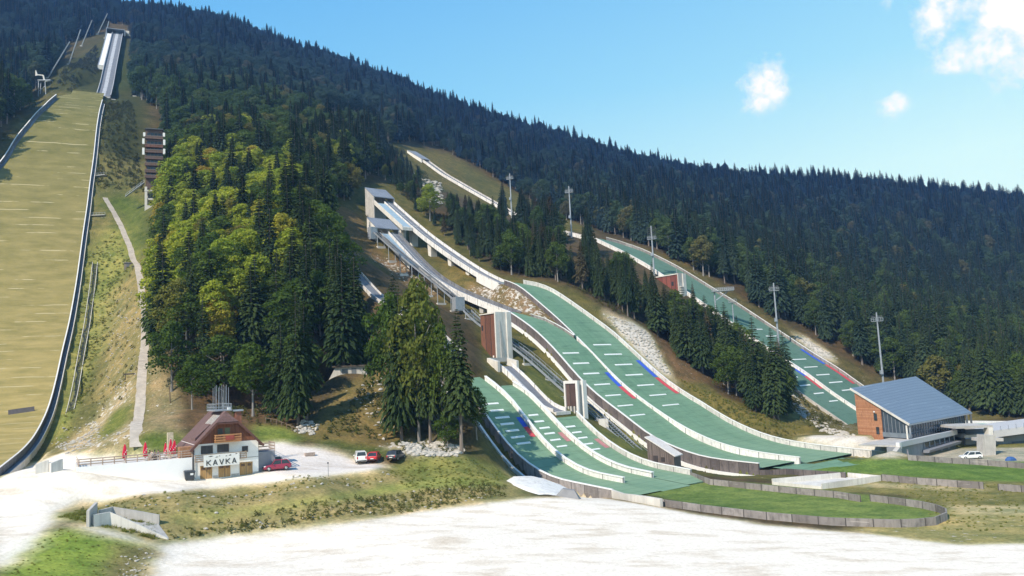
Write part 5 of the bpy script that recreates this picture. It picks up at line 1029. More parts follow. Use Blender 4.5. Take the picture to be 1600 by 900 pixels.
# ------------------------------------------------------------------ vehicles
TYRE = BLACK; RIM = surf('wheel_rim', (.42,.43,.45), .4, .1, 4, metal=.6); LAMP = surf('headlamp_glass', (.65,.66,.68), .15, .05, 4); TAIL = surf('tail_lamp', (.45,.02,.02), .25, .1, 4)
def carpaint(name, c):
    m = surf(name, c, .32, .06, 1.5); bs = m.node_tree.nodes['Principled BSDF']; bs.inputs['Coat Weight'].default_value = .5; return m
def car(name, label, p, yaw, paint, L_=4.2, Wc=1.75, Hc=1.5, kind='hatch', group=None):
    t = thing(name, label, 'van' if kind == 'van' else 'car', p, group); ca, sa = math.cos(yaw), math.sin(yaw)
    P = lambda x, y, z: np.array([p[0]+x*ca-y*sa, p[1]+x*sa+y*ca, p[2]+z]); hl = L_/2; sh = Hc*.60
    prof = {'hatch': [(-hl,.45,sh*.86,.80),(-hl+.08,.30,sh*1.02,.92),(-hl+.7,.24,sh*1.05,1),(0,.22,sh,1),(hl-1.2,.22,sh*.95,1),(hl-.35,.24,sh*.80,.95),(hl-.05,.30,sh*.62,.86),(hl,.40,sh*.5,.78)],
            'van': [(-hl,.42,sh*.98,.90),(-hl+.06,.28,sh*1.05,.96),(-hl+.7,.24,sh*1.06,1),(0,.22,sh*1.04,1),(hl-1.1,.22,sh*1.0,1),(hl-.35,.24,sh*.84,.96),(hl-.05,.30,sh*.66,.88),(hl,.40,sh*.5,.8)]}[kind]
    w = Wc/2; rows = []
    for x, z0, z1, k in prof: rows.append([P(x,-w*k*.94,z0), P(x,-w*k,z0+.18), P(x,-w*k,(z0+z1)/2+.06), P(x,-w*k*.93,z1), P(x,0,z1+.03), P(x,w*k*.93,z1), P(x,w*k,(z0+z1)/2+.06), P(x,w*k,z0+.18), P(x,w*k*.94,z0)])
    body = part(MB().ring(rows), 'body', paint, t, smooth=False)
    xr = {'hatch': (-hl+.10, -hl+.50, .35, hl-1.15), 'van': (-hl+.05, -hl+.18, hl-1.7, hl-.95)}[kind]; zs = sh*.99
    base = [P(xr[0],-w*.90,zs), P(xr[3],-w*.90,zs*.96), P(xr[3],w*.90,zs*.96), P(xr[0],w*.90,zs)]; top = [P(xr[1],-w*.76,Hc-.05), P(xr[2],-w*.76,Hc-.03), P(xr[2],w*.76,Hc-.03), P(xr[1],w*.76,Hc-.05)]
    part(MB().hexa(base+top), 'cabin_glass', GLASS, t)
    tp = [q+np.array([0,0,.0]) for q in top]; part(MB().hexa([q+np.array([0,0,.002]) for q in tp]+[q*.5+(sum(tp)/4)*.5*1+np.array([0,0,.06]) if False else q+(sum(tp)/4-q)*.12+np.array([0,0,.07]) for q in tp]), 'roof', paint, t)
    mb = MB()
    for a_, b_ in zip(base, top): mb.bar(a_, b_, .10, .10)
    for s_ in (-1, 1):
        m0 = P((xr[0]+xr[3])/2-.05, s_*w*.905, zs*.98); m1 = P((xr[1]+xr[2])/2-.05, s_*w*.765, Hc-.04); mb.bar(m0, m1, .10, .06)
    part(mb, 'pillars', paint, t)
    for x in (-hl+.75, hl-.8):
        for s_ in (-1, 1):
            ty = part(MB().tube(P(x,s_*(w-.17),.31), P(x,s_*(w+.02),.31), .31, .31, 16), 'wheel', TYRE, t); part(MB().tube(P(x,s_*(w+.021),.31), P(x,s_*(w+.035),.31), .19, .17, 12), 'rim', RIM, ty)
    for s_ in (-1, 1):
        part(MB().hexa([P(hl-.22,s_*w*.55,.62), P(hl-.04,s_*w*.55,.60), P(hl-.16,s_*w*.86,.60), P(hl-.34,s_*w*.90,.62), P(hl-.26,s_*w*.55,.76), P(hl-.10,s_*w*.55,.74), P(hl-.22,s_*w*.86,.74), P(hl-.38,s_*w*.90,.76)]), 'headlight', LAMP, t)
        part(MB().box(P(-hl-.01+.03, s_*w*.74, sh*.80), (.10, .18, .38 if kind == 'van' else .24), yaw), 'tail_light', TAIL, t)
        part(MB().box(P(xr[3]-.25, s_*(w+.08), zs+.02), (.12,.18,.13), yaw), 'wing_mirror', paint, t)
    part(MB().box(P(-hl-.005, 0, sh*.62), (.03,.5,.11), yaw), 'number_plate', WPAINT, t); part(MB().box(P(-hl+.02, 0, .40), (.12,Wc*.86,.16), yaw), 'bumper', BLACK, t)
    return t
U_ANG = math.atan2(CH.u[1], CH.u[0])
p = on_ground(424, 741); fa = math.pi
car('parked_car', 'dark red hatchback parked nose towards the chalet lean-to', on_ground(432.5, 734), U_ANG+math.pi-.12, carpaint('maroon_paint', (.28,.018,.05)), 4.0, 1.7, 1.5)
q = CH(Wd+2.4, -1.1, 0); q[2] = float(tz(q[0], q[1])); car('parked_car', 'silver grey car parked between the dark red hatchback and the lean-to', on_ground(421, 729), U_ANG+math.pi-.1, carpaint('silver_paint', (.30,.32,.36)), 4.1, 1.7, 1.45)
car('parked_van', 'white van with its rear showing, left of the bright red car', on_ground(563.5, 721.5), 1.85, carpaint('white_car_paint', (.78,.78,.76)), 4.2, 1.8, 1.82, 'van')
car('parked_car', 'bright red small car parked between the white van and the dark car', on_ground(585, 719.5), 1.55, carpaint('bright_red_paint', (.55,.02,.03)), 3.9, 1.7, 1.48)
car('parked_car', 'dark grey car parked at the foot of the rock pile, rightmost of the three', on_ground(619, 717), 1.30, carpaint('dark_grey_paint', (.035,.04,.055)), 4.1, 1.75, 1.5)
p = on_ground(513, 744); t = thing('sign_post', 'thin post with a small plate at the edge of the gravel parking', 'sign post', p); part(MB().tube(p-np.array([0,0,.3]), p+np.array([0,0,2.0]), .035), 'post', STEELD, t); part(MB().box(p+np.array([0,-.04,1.95]), (.22,.03,.26)), 'plate', STEELD, t)
p = on_ground(484, 712); single(MB().box(p, (1.6,.5,.5), .6, True), 'timber_block', TIM, 'low timber block lying on the gravel parking right of the chalet', 'timber')
# ------------------------------------------------------------------ concrete pieces in the foreground
for i, (x, y, an, lb) in enumerate(((66, 737, .5, 'white concrete block, left of the pair beside the flying hill outrun'), (87, 735, .9, 'white concrete block, right of the pair beside the flying hill outrun'))):
    p = on_ground(x, y); fr = Frame(p, (math.cos(an), math.sin(an))); single(MB().hexa([fr(-.75,.5,-.3), fr(.75,.5,-.3), fr(.75,-.6,-.3), fr(-.75,-.6,-.3), fr(-.75,.45,1.05), fr(.7,.4,1.5), fr(.7,-.6,1.5), fr(-.75,-.6,1.05)]), 'concrete_block', CONCW, lb, 'concrete block', 'concrete blocks on the white gravel')
t = thing('concrete_ramp', 'sunken concrete ramp with pale splayed walls beside the foreground path', 'ramp', on_ground(180, 822))
a, b, c = on_ground(146, 822), on_ground(172, 820), on_ground(262, 841); d, e, f = on_ground(155, 812), on_ground(176, 808), on_ground(249, 818)
for q in (a, b): q[2] = a[2]
part(MB().wall([a, b, b+(c-b)*.5, c], [1.25,1.25,.75,.12], .28, .9), 'near_wall', CONCW, t); part(MB().wall([d, e, e+(f-e)*.5, f], [1.1,1.2,1.15,1.05], .3, 1.2), 'far_wall', CONC, t)
p = on_ground(137, 823); q = on_ground(150, 813); part(MB().wall([p, q], [1.7,2.0], .3, .6), 'end_slab', CONC, t)
part(MB().poly([b+np.array([.3,.2,.05]), c+np.array([0,.3,.05]), f+np.array([0,-.2,.05]), e+np.array([.2,-.2,.05])]), 'ramp_floor', CONC, t)
# white covered heap and grey wedge at the corner of the small hills outrun
hp = [(788,750),(800,758),(822,768),(850,777),(880,775),(905,772),(880,757),(850,748),(825,744),(800,743)]; G = [on_ground(*q) for q in hp]; c = sum(G)/len(G); mb = MB()
rows = [[g-np.array([0,0,.3]) for g in G]]+[[c+(g-c)*k+np.array([0,0,hh+.14*math.sin(i*2.1+k*5)]) for i, g in enumerate(G)] for k, hh in ((.93,.12),(.72,.38),(.4,.55),(.1,.6))]
single(MB().ring(rows), 'gravel_heap', surf('white_gravel', (.80,.78,.74), .95, .12, 2.5, bump=.6), 'low heap of white gravel at the near corner of the small hills', 'heap', smooth=True)
p = on_ground(886, 777); fr = Frame(p, (.95,-.2)); single(MB().hexa([fr(-2.3,.7,-.4), fr(2.0,.7,-.4), fr(2.0,-.9,-.4), fr(-2.3,-.9,-.4), fr(-.7,.2,1.25), fr(1.2,.2,1.0), fr(1.0,-.9,1.0), fr(-.6,-.9,1.25)]), 'concrete_wedge', surf('grey_wedge_concrete', (.25,.25,.26), .8, .15, 1), 'grey concrete wedge leaning on the white wall at the small hills corner', 'concrete block')
# shed with the white sloping roof
p = on_ground(1013, 727); a = on_ground(1050, 736); u = (a-p)[:2]; SH = Frame(p, u); Ls = 5.6; g0 = float(tz(*SH(2.8,-1,0)[:2]))-p[2]
t = thing('shed', 'dark wooden shed with a steep white sloping roof between the two outruns', 'shed', p); DKW = boards('weathered_shed_boards', (.10,.075,.065), (.19,.15,.135), .22, True, axis=(SH.u[0], SH.u[1], 0))
hl_, hr_ = 5.4, 2.0
part(MB().hexa([SH(0,0,-1), SH(Ls,0,-1), SH(Ls,-3.6,-1), SH(0,-3.6,-1), SH(0,0,hl_), SH(Ls,0,hr_), SH(Ls,-3.6,hr_), SH(0,-3.6,hl_)]), 'wall', DKW, t)
part(MB().hexa([SH(-.3,.3,hl_+.2), SH(Ls+.4,.3,hr_-.22), SH(Ls+.4,-3.9,hr_-.22), SH(-.3,-3.9,hl_+.2), SH(-.3,.3,hl_+.38), SH(Ls+.4,.3,hr_-.04), SH(Ls+.4,-3.9,hr_-.04), SH(-.3,-3.9,hl_+.38)]), 'roof', surf('white_sheet_roof', (.72,.66,.61), .6, .08, 1., streak=(.6,.5,.45)), t)
part(SH.B(1.2, 2.2, .002, .06, -.3, 2.0), 'door', surf('shed_door', (.05,.04,.038), .8, .2, 2), t); part(SH.B(2.9, 3.7, .002, .05, .8, 1.7), 'hatch', surf('shed_door', (.05,.04,.038), .8, .2, 2), t)
# bunker like hut at the wood's edge
p = pY(512, 592, 167); s_ = p[1]/1244; HU = Frame(p, (1,.12)); Lh = 60*s_; t = thing('hut', 'low whitewashed hut half hidden under the dark spruces', 'hut', p); HWH = surf('old_whitewash', (.56,.53,.48), .9, .15, 1.5, streak=(.36,.33,.29))
part(MB().hexa([HU(-.5,0,-1.5), HU(Lh,0,-1.5), HU(Lh,-4,-1.5), HU(-.5,-4,-1.5), HU(1.6,0,17*s_), HU(Lh,0,17*s_), HU(Lh,-4,17*s_), HU(1.6,-4,17*s_)]), 'wall', HWH, t)
part(HU.B(1.0, Lh+.5, -4.4, .5, 17*s_+.003, 17*s_+.3), 'roof', surf('mossy_roof', (.10,.08,.06), .9, .3, 2), t); part(HU.B(22*s_, 31*s_, .002, .05, 7*s_, 14*s_), 'window', GLASS, t); part(HU.B(37*s_, 44*s_, .002, .06, -.5, 14.5*s_), 'door', surf('blue_grey_door', (.16,.18,.19), .7, .15, 2), t); part(HU.B(32*s_, 34*s_, .002, .05, 2*s_, 6*s_), 'vent', STEELD, t); part(HU.B(58*s_, Lh, .002, .05, 6*s_, 12*s_), 'window', GLASS, t)
# little timber hut and post by the path, advertising board on the grass
p = on_ground(200, 417); fr = Frame(p, (1,.2)); t = thing('timber_hut', 'tiny grey timber hut beside the bend of the gravel path', 'hut', p); part(fr.B(-1.3, 1.3, -1.8, 0, -1, 1.7), 'wall', surf('grey_boards', (.20,.17,.14), .9, .25, 2), t); part(MB().hexa([fr(-1.6,.3,1.6), fr(1.6,.3,1.6), fr(1.6,-2,1.9), fr(-1.6,-2,1.9), fr(-1.6,.3,1.75), fr(1.6,.3,1.75), fr(1.6,-2,2.05), fr(-1.6,-2,2.05)]), 'roof', surf('grey_roof', (.36,.33,.29), .9, .2, 2), t); part(fr.B(-.5, .4, .002, .04, -.2, 1.2), 'opening', STEELD, t)
for k, (x, y, lb) in enumerate(((203.5,590,'dark wooden barrier lying left of the gravel path'),(213,420,'dark wooden barrier just below the timber hut'))):
    p = on_ground(x, y); t = thing('path_barrier', lb, 'barrier', p); part(MB().bar(p+np.array([-1.6,0,.9]), p+np.array([1.8,.2,1.0]), .16, .3), 'rail', surf('tarred_timber', (.06,.05,.045), .9, .2, 2), t)
    for x_ in (-1.2, 1.3): part(MB().bar(p+np.array([x_,0,-.5]), p+np.array([x_,.05,.8]), .14), 'post', surf('tarred_timber', (.06,.05,.045), .9, .2, 2), t)
p = on_ground(266, 628); t = thing('pole', 'bare wooden pole on the earth bank right of the gravel path', 'pole', p); part(MB().tube(p-np.array([0,0,.5]), pY(265, 604, p[1]), .12, .09), 'shaft', surf('old_pole_wood', (.14,.10,.07), .9, .25, 2), t); part(MB().bar(pY(265,604.5,p[1])-np.array([.4,0,0]), pY(265,604.5,p[1])+np.array([.4,0,0]), .1), 'crossbar', surf('old_pole_wood', (.14,.10,.07), .9, .25, 2), t)
h0 = FH.hit(13, 648); h1 = FH.hit(54, 642); a = FH.xyz(h0[0], h0[1]); b = FH.xyz(h1[0], h1[1]); fr = Frame(a, (b-a)[:2]); Lb = float(np.hypot(*(b-a)[:2])); dzb = (b-a)[2]; t = thing('advertising_board', 'low dark advertising board with pale marks standing on the dry grass slope', 'advertising board', a)
part(MB().hexa([fr(0,.1,-.1), fr(Lb,.1,dzb-.1), fr(Lb,-.05,dzb-.1), fr(0,-.05,-.1), fr(0,-.4,1.15), fr(Lb,-.4,dzb+1.15), fr(Lb,-.5,dzb+1.15), fr(0,-.5,1.15)]), 'board', surf('board_dark', (.13,.115,.115), .7, .15, 2), t); mb = MB()
for k, u0 in enumerate((.09,.17,.25,.50,.57,.66,.76,.85)): u_ = u0*Lb; h_ = .36+.12*(k % 3 == 1); w_ = Lb*(.06 if k % 2 else .075); z_ = dzb*u0+.5; mb.poly([fr(u_,-.12,z_-h_*.5), fr(u_+w_,-.12,z_-h_*.5+.04), fr(u_+w_*.9,-.27,z_+h_*.6), fr(u_+w_*.25,-.27,z_+h_*.55)])
part(mb, 'pale_marks', WPAINT, t)
# rail fence by the chalet lawn
t = thing('rail_fence', 'low wooden rail fence along the path behind the chalet lawn', 'fence', on_ground(430, 664)); mb = MB(); pts = dense(G_([(415,660),(432,663),(448,669),(465,677)]), 2); up = np.array([0,0,.8])
for k in pts: mb.bar(k-np.array([0,0,.3]), k+up*1.1, .13)
for a, b in zip(pts[:-1], pts[1:]): mb.bar(a+up, b+up, .1)
part(mb, 'posts_and_rails', surf('fence_wood', (.17,.12,.085), .9, .25, 3), t)
# ------------------------------------------------------------------ the wooden service building on the right
C0 = pZ(1340.7, 678.3, 4); C1 = pZ(1420, 683.6, 4); BL = np.array([89., 184.2, 6.7]); BR = np.array([118.6, 211.2, 6.7]); TL = np.array([83., 200.4, 14.9]); TR = np.array([116.5, 234.5, 14.9])
ROOFM = None
m, nt, bs, L = new_mat('blue_grey_metal_roof'); uv = nn(nt, 'ShaderNodeTexCoord').outputs['UV']; s = nn(nt, 'ShaderNodeSeparateXYZ'); L(uv, s.inputs[0])
def fr_lines(axis, n, wd):
    a = nn(nt, 'ShaderNodeMath', operation='MULTIPLY'); L(s.outputs[axis], a.inputs[0]); a.inputs[1].default_value = n; f = nn(nt, 'ShaderNodeMath', operation='FRACT'); L(a.outputs[0], f.inputs[0]); g = nn(nt, 'ShaderNodeMath', operation='LESS_THAN'); L(f.outputs[0], g.inputs[0]); g.inputs[1].default_value = wd; return g.outputs[0]
c = mixc(nt, (.145,.185,.25), (.20,.25,.33), noise(nt, 1, 4, mscale(nt, uv, (6, 14, 1)))); c = mixc(nt, c, (.10,.13,.19), fr_lines('Y', 16, .14)); c = mixc(nt, c, (.32,.39,.48), ramp(nt, noise(nt, 1, 4, mscale(nt, uv, (2, 16, 1)), .7), .60, .68)); c = mixc(nt, c, (.12,.15,.21), fr_lines('X', 22, .05)); L(c, bs.inputs['Base Color']); bs.inputs['Roughness'].default_value = .42; bs.inputs['Metallic'].default_value = .25; ROOFM = m
t = thing('service_building', 'timber and glass building with a big sloping blue grey metal roof beside the lawn outrun', 'building', C0)
_pn = np.cross(BL-TL, BR-BL); roofz = lambda q: BL[2]-(_pn[0]*(q[0]-BL[0])+_pn[1]*(q[1]-BL[1]))/_pn[2]
TR = np.array([TR[0], TR[1], roofz(TR)]); mb = MB(); N_ = 1; up = np.array([0,0,.35])
mb.poly([BL+up, BR+up, TR+up, TL+up], [(0,0),(1,0),(1,1),(0,1)]); roof = part(mb, 'roof', ROOFM, t)
mb = MB(); mb.poly([TL, TR, BR, BL])
for a, b in ((BL,BR),(BR,TR),(TR,TL),(TL,BL)): mb.poly([a, b, b+up*.98, a+up*.98])
part(mb, 'roof_underside', surf('roof_edge_grey', (.36,.38,.41), .6, .1, 1), t)
mb = MB(); off = (BL-TL); off = off/np.linalg.norm(off); sd = np.array([-.12,-.05,0]); mb.bar(TL+sd+np.array([0,0,.2]), BL+sd+np.array([0,0,.2]), .2, .5); part(mb, 'verge', CONCW, t)
LAR = boards('larch_cladding', (.36,.155,.075), (.48,.235,.125), .32, False, gapc=(.10,.05,.035))
u2 = (C1-C0)[:2]; Lw = float(np.hypot(*u2)); u2 = u2/Lw; f2 = (BR-BL)[:2]; Lf = float(np.hypot(*f2)); f2 = f2/Lf
SP = lambda s_, d_, z_: np.array([C0[0]+u2[0]*s_+f2[0]*d_, C0[1]+u2[1]*s_+f2[1]*d_, 4+z_])
def rtop(s_): return 10.0-(10.86-2.69)/17.3*s_+.0
_pn = np.cross(BL-TL, BR-BL); roofz = lambda q: BL[2]-(_pn[0]*(q[0]-BL[0])+_pn[1]*(q[1]-BL[1]))/_pn[2]
RT = lambda s_, d_, dz_=-.35: np.array([*SP(s_, d_, 0)[:2], roofz(SP(s_, d_, 0))+dz_]); wz = lambda s_: RT(s_, .4)[2]-4
q = [SP(0,.15,-2), SP(7.9,.15,-2), SP(7.9,34,-2), SP(0,34,-2), RT(0,.15), RT(7.9,.15), RT(7.9,34), RT(0,34)]; part(MB().hexa(q), 'timber_block', LAR, t)
for (s0, s1, z0, z1) in ((5.65,6.6,3.5,5.2),(6.0,6.9,.3,2.0)): part(MB().hexa([SP(s0,.0,z0), SP(s1,.0,z0), SP(s1,.16,z0), SP(s0,.16,z0), SP(s0,.0,z1), SP(s1,.0,z1), SP(s1,.16,z1), SP(s0,.16,z1)]), 'window', GLASS, t)
part(MB().box(SP(5.9,-.1,5.6), (.3,.3,.3)), 'wall_lamp', WPAINT, t)
GL2 = glass('curtain_glass', (.035,.045,.06)); q = [SP(7.92,.4,-1), SP(Lw-.4,.4,-1), SP(Lw-.4,Lf-3,-1), SP(7.92,Lf-3,-1), RT(7.92,.4), RT(Lw-.4,.4), RT(Lw-.4,Lf-3), RT(7.92,Lf-3)]; gb = part(MB().hexa(q), 'glazed_hall', GL2, t)
mb = MB()
for s_ in np.arange(8.6, Lw-.5, 1.1): mb.bar(SP(s_,.36,-.2), SP(s_,.36,wz(s_)-.35), .09)
for d_ in np.arange(.8, Lf-3.5, 1.5): mb.bar(SP(Lw-.34,d_,-.2), SP(Lw-.34,d_,wz(Lw-.4)-.35), .1)
mb.bar(SP(Lw-.34,.4,.9), SP(Lw-.34,Lf-3,.9), .08); part(mb, 'mullions', surf('mullion_grey', (.22,.24,.27), .5, .1, 2), gb)
part(MB().wall([SP(8.0,-.1,-.1), SP(Lw+.6,-.1,-.1)], 1.0, .06, .1), 'glass_balustrade', glass('balustrade_glass', (.10,.12,.14)), t)
for d_ in (.3, .9): part(MB().tube(SP(Lw-.6+d_,-.4+d_,-.6), SP(Lw-.6+d_,-.4+d_,2.7), .2, .2, 10), 'column', CONCW if d_ < .5 else STEEL, t)
for d_ in (Lf-4.2, Lf-1.2): part(MB().tube(SP(Lw+.6,d_,-.6), SP(Lw+.6,d_,2.62), .25, .25, 10), 'column', STEELD, t)
# lower garage storey and terraces in front
F0 = np.array([80.2,171.8,0]); f2v = np.array([*f2, 0]); nb = np.array([-f2[1], f2[0], 0])   # nb points back towards the hall
LP = lambda a_, b_, z_: F0+f2v*a_+nb*b_+np.array([0,0,z_])
LB = lambda a0, a1, b0, b1, z0, z1: MB().hexa([LP(a0,b0,z0), LP(a1,b0,z0), LP(a1,b1,z0), LP(a0,b1,z0), LP(a0,b0,z1), LP(a1,b0,z1), LP(a1,b1,z1), LP(a0,b1,z1)])
GREYR = surf('grey_render', (.25,.26,.28), .85, .08, .8, streak=(.19,.20,.215)); LGR = surf('light_grey_cladding', (.47,.47,.48), .6, .06, 1)
part(LB(-.4, 33, .4, 2.4, -2, 3.25), 'lower_storey', GREYR, t); part(LB(-.2, 33.4, -.2, .38, 3.25, 4.35), 'parapet', LGR, t); part(LB(-.5, .6, -.4, .36, 3.0, 4.3), 'parapet_end', WHITE, t); part(LB(.7, 33, .39, 9, 3.26, 3.6), 'terrace_slab', CONC, t)
part(MB().hexa([LP(-7,-.6,.2), LP(0,-.6,.2), LP(0,.36,.2), LP(-7,.36,.2), LP(-6.9,-.6,1.3), LP(-.3,-.6,3.6), LP(-.3,.36,3.6), LP(-6.9,.36,1.3)]), 'ramp_wall', CONC, t)
wb = part(LB(14.2, 32, .30, .398, 1.75, 2.95), 'window_band', GLASS, t); mb = MB()
for a_ in np.arange(14.2, 32.1, 3.0):
    b0 = LB(a_-.25, a_+.25, .24, .31, 1.75, 2.95); o_ = len(mb.v); mb.v += b0.v; mb.f += [tuple(i+o_ for i in f) for f in b0.f]
part(mb, 'window_pier', GREYR, wb)
part(MB().hexa([LP(13,-1.0,.9), LP(32.5,-1.0,1.2), LP(32.5,.35,1.2), LP(13,.35,.9), LP(13,-1.3,1.5), LP(32.5,-1.3,1.85), LP(32.5,.35,1.85), LP(13,.35,1.5)]), 'canopy', surf('canopy_grey', (.20,.21,.24), .7, .1, 1), t)
for a_ in (16, 20.5, 25, 29.5): part(LB(a_, a_+3, .36, .397, -.3, .95), 'garage_opening', STEELD, t)
# right hand wing: placed from its corners seen along the valley road
RB = lambda x0, x1, yt, yb, Y0, dpt, m, nm, slope=0.: part(MB().hexa([pY(x0,yb,Y0), pY(x1,yb-slope,Y0), pY(x1,yb-slope,Y0)*1+np.array([0,dpt,0]), pY(x0,yb,Y0)+np.array([0,dpt,0]), pY(x0,yt,Y0), pY(x1,yt-slope,Y0), pY(x1,yt-slope,Y0)+np.array([0,dpt,0]), pY(x0,yt,Y0)+np.array([0,dpt,0])]), nm, m, t2)
t2 = thing('service_wing', 'grey concrete wing with a balcony and a turquoise flat roof at the right edge', 'building', pZ(1520, 712, 1))
RB(1494, 1551, 666.5, 670, 190, 9, CONC, 'balcony_slab', 2); RB(1509, 1547, 671, 679.5, 196, .4, STEELD, 'dark_opening', 1.5); RB(1507, 1549, 680, 684.5, 193, 5, CONC, 'lower_slab', 1.5)
RB(1502, 1508, 671, 716, 198, 5, surf('wall_dark', (.12,.12,.13), .8, .1, 1), 'side_wall', 1); RB(1545, 1552, 668, 684, 189.5, 2, CONCW, 'balcony_end'); RB(1509, 1530, 686, 712, 199, 3, CONC, 'back_wall'); RB(1529, 1545, 686, 714, 200, .4, STEELD, 'dark_opening')
RB(1536, 1556, 679.5, 714.5, 176, 2.4, CONC, 'concrete_pier', -1); RB(1530, 1568, 684.5, 689.5, 177.5, 3, CONC, 'pier_beam', 0)
RB(1553, 1680, 673, 684, 194, 14, LGR, 'parapet', 17); RB(1556, 1680, 684.5, 716, 196.5, 12, GREYR, 'wing_wall', 17); RB(1583, 1680, 690, 716, 196.2, .2, surf('blue_dusk_wall', (.10,.12,.15), .8, .1, 1), 'opening', 6)
RB(1478, 1596, 657.2, 661.2, 236, 1, WHITE, 'roof_parapet', -1); RB(1478, 1640, 661.5, 666, 234, .5, surf('turquoise_roof', (.12,.33,.32), .7, .12, 1), 'flat_roof', -1)
q = [pY(1500,667.5,226), pY(1590,666,226), pY(1600,662,240), pY(1490,662.5,240)]; part(MB().poly(q), 'roof_sheet', surf('roof_felt', (.27,.28,.30), .8, .1, 1), t2)
mb = MB(); 
for k in range(9): a_ = pY(1552+k*12, 674-k*1.7, 193.8); mb.bar(a_, a_+np.array([0,0,1.0]), .08)
part(mb, 'railing_posts', STEEL, t2)
car('parked_car', 'white estate car parked below the balcony of the grey wing', np.array([*pY(1516.5, 713, 172)[:2], float(tz(*pY(1516.5, 713, 172)[:2]))]), 3.05, carpaint('white_car_paint', (.78,.78,.76)), 4.4, 1.8, 1.5)
p = pY(1578, 714, 166); p[2] = float(tz(p[0], p[1])); fr = Frame(p, (1,0)); t = thing('tarpaulin_bundle', 'blue tarpaulin bundle lying by the right edge wing', 'tarpaulin', p); part(MB().ring([[fr(math.cos(a)*r*(1+.2*math.sin(3*a)),math.sin(a)*r*.7,z) for a in np.linspace(0,6.28,10,endpoint=False)] for r, z in ((1.1,0),(1.0,.35),(.6,.7),(.15,.8))]), 'cover', surf('blue_tarp', (.03,.10,.30), .6, .2, 2), t)
# ------------------------------------------------------------------ trees
def leafmat(name, ca, cb, haze=(.010,.040,.165), transl=.25, light=1.0, yvar=None):
    m = bpy.data.materials.new(name); m.use_nodes = True; nt = m.node_tree; L = nt.links.new; nt.nodes.remove(nt.nodes['Principled BSDF']); out = nt.nodes['Material Output']
    oi = nn(nt, 'ShaderNodeObjectInfo'); geo = nn(nt, 'ShaderNodeNewGeometry'); tc = nn(nt, 'ShaderNodeTexCoord').outputs['Object']
    c = mixc(nt, ca, cb, oi.outputs['Random'])
    nz = noise(nt, .55, 3, tc, .6); c = mixc(nt, c, mixc(nt, (.50,.55,.5), (1.5,1.42,1.2), ramp(nt, nz, .32, .68)), 1., 'MULTIPLY')
    c = mixc(nt, c, mixc(nt, (.75,.75,.75), (1.3,1.3,1.3), geo.outputs['Random Per Island']), 1., 'MULTIPLY')
    if yvar: c = mixc(nt, c, yvar, ramp(nt, oi.outputs['Random'], .86, .97))
    # far woods bluer and darker: haze and cloud shade painted into the leaf colour
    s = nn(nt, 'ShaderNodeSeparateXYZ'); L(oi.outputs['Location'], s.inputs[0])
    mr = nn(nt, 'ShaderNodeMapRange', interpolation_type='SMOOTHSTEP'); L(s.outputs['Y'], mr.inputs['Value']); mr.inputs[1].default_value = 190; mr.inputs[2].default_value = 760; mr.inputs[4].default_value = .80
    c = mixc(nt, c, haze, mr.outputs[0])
    d = nn(nt, 'ShaderNodeBsdfDiffuse'); t = nn(nt, 'ShaderNodeBsdfTranslucent'); L(c, d.inputs[0]); L(mixc(nt, c, (1.15,1.25,.75), 1., 'MULTIPLY'), t.inputs[0])
    mx = nn(nt, 'ShaderNodeMixShader'); mx.inputs[0].default_value = transl; L(d.outputs[0], mx.inputs[1]); L(t.outputs[0], mx.inputs[2]); L(mx.outputs[0], out.inputs[0]); return m
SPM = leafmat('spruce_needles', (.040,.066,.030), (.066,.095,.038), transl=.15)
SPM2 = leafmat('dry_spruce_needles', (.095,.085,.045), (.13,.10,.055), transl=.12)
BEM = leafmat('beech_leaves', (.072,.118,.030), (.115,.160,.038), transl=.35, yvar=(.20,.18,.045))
YEM = leafmat('yellow_or_sunlit_leaves', (.27,.33,.05), (.40,.41,.065), transl=.38, yvar=(.38,.27,.05))
BARK = surf('spruce_bark', (.20,.165,.14), .95, .3, 3, dirt=(.10,.08,.06)); BARKG = surf('beech_bark', (.26,.24,.22), .95, .25, 3)
def mesh_np(name, V, Fq, mat, tri=False):
    me = bpy.data.meshes.new(name); V = np.asarray(V, np.float32); Fq = np.asarray(Fq, np.int32); k = Fq.shape[1]
    me.vertices.add(len(V)); me.vertices.foreach_set('co', V.ravel()); me.loops.add(Fq.size); me.loops.foreach_set('vertex_index', Fq.ravel())
    me.polygons.add(len(Fq)); me.polygons.foreach_set('loop_start', np.arange(0, Fq.size, k, dtype=np.int32)); me.polygons.foreach_set('loop_total', np.full(len(Fq), k, np.int32)); me.update(); me.validate(); me.materials.append(mat); return me
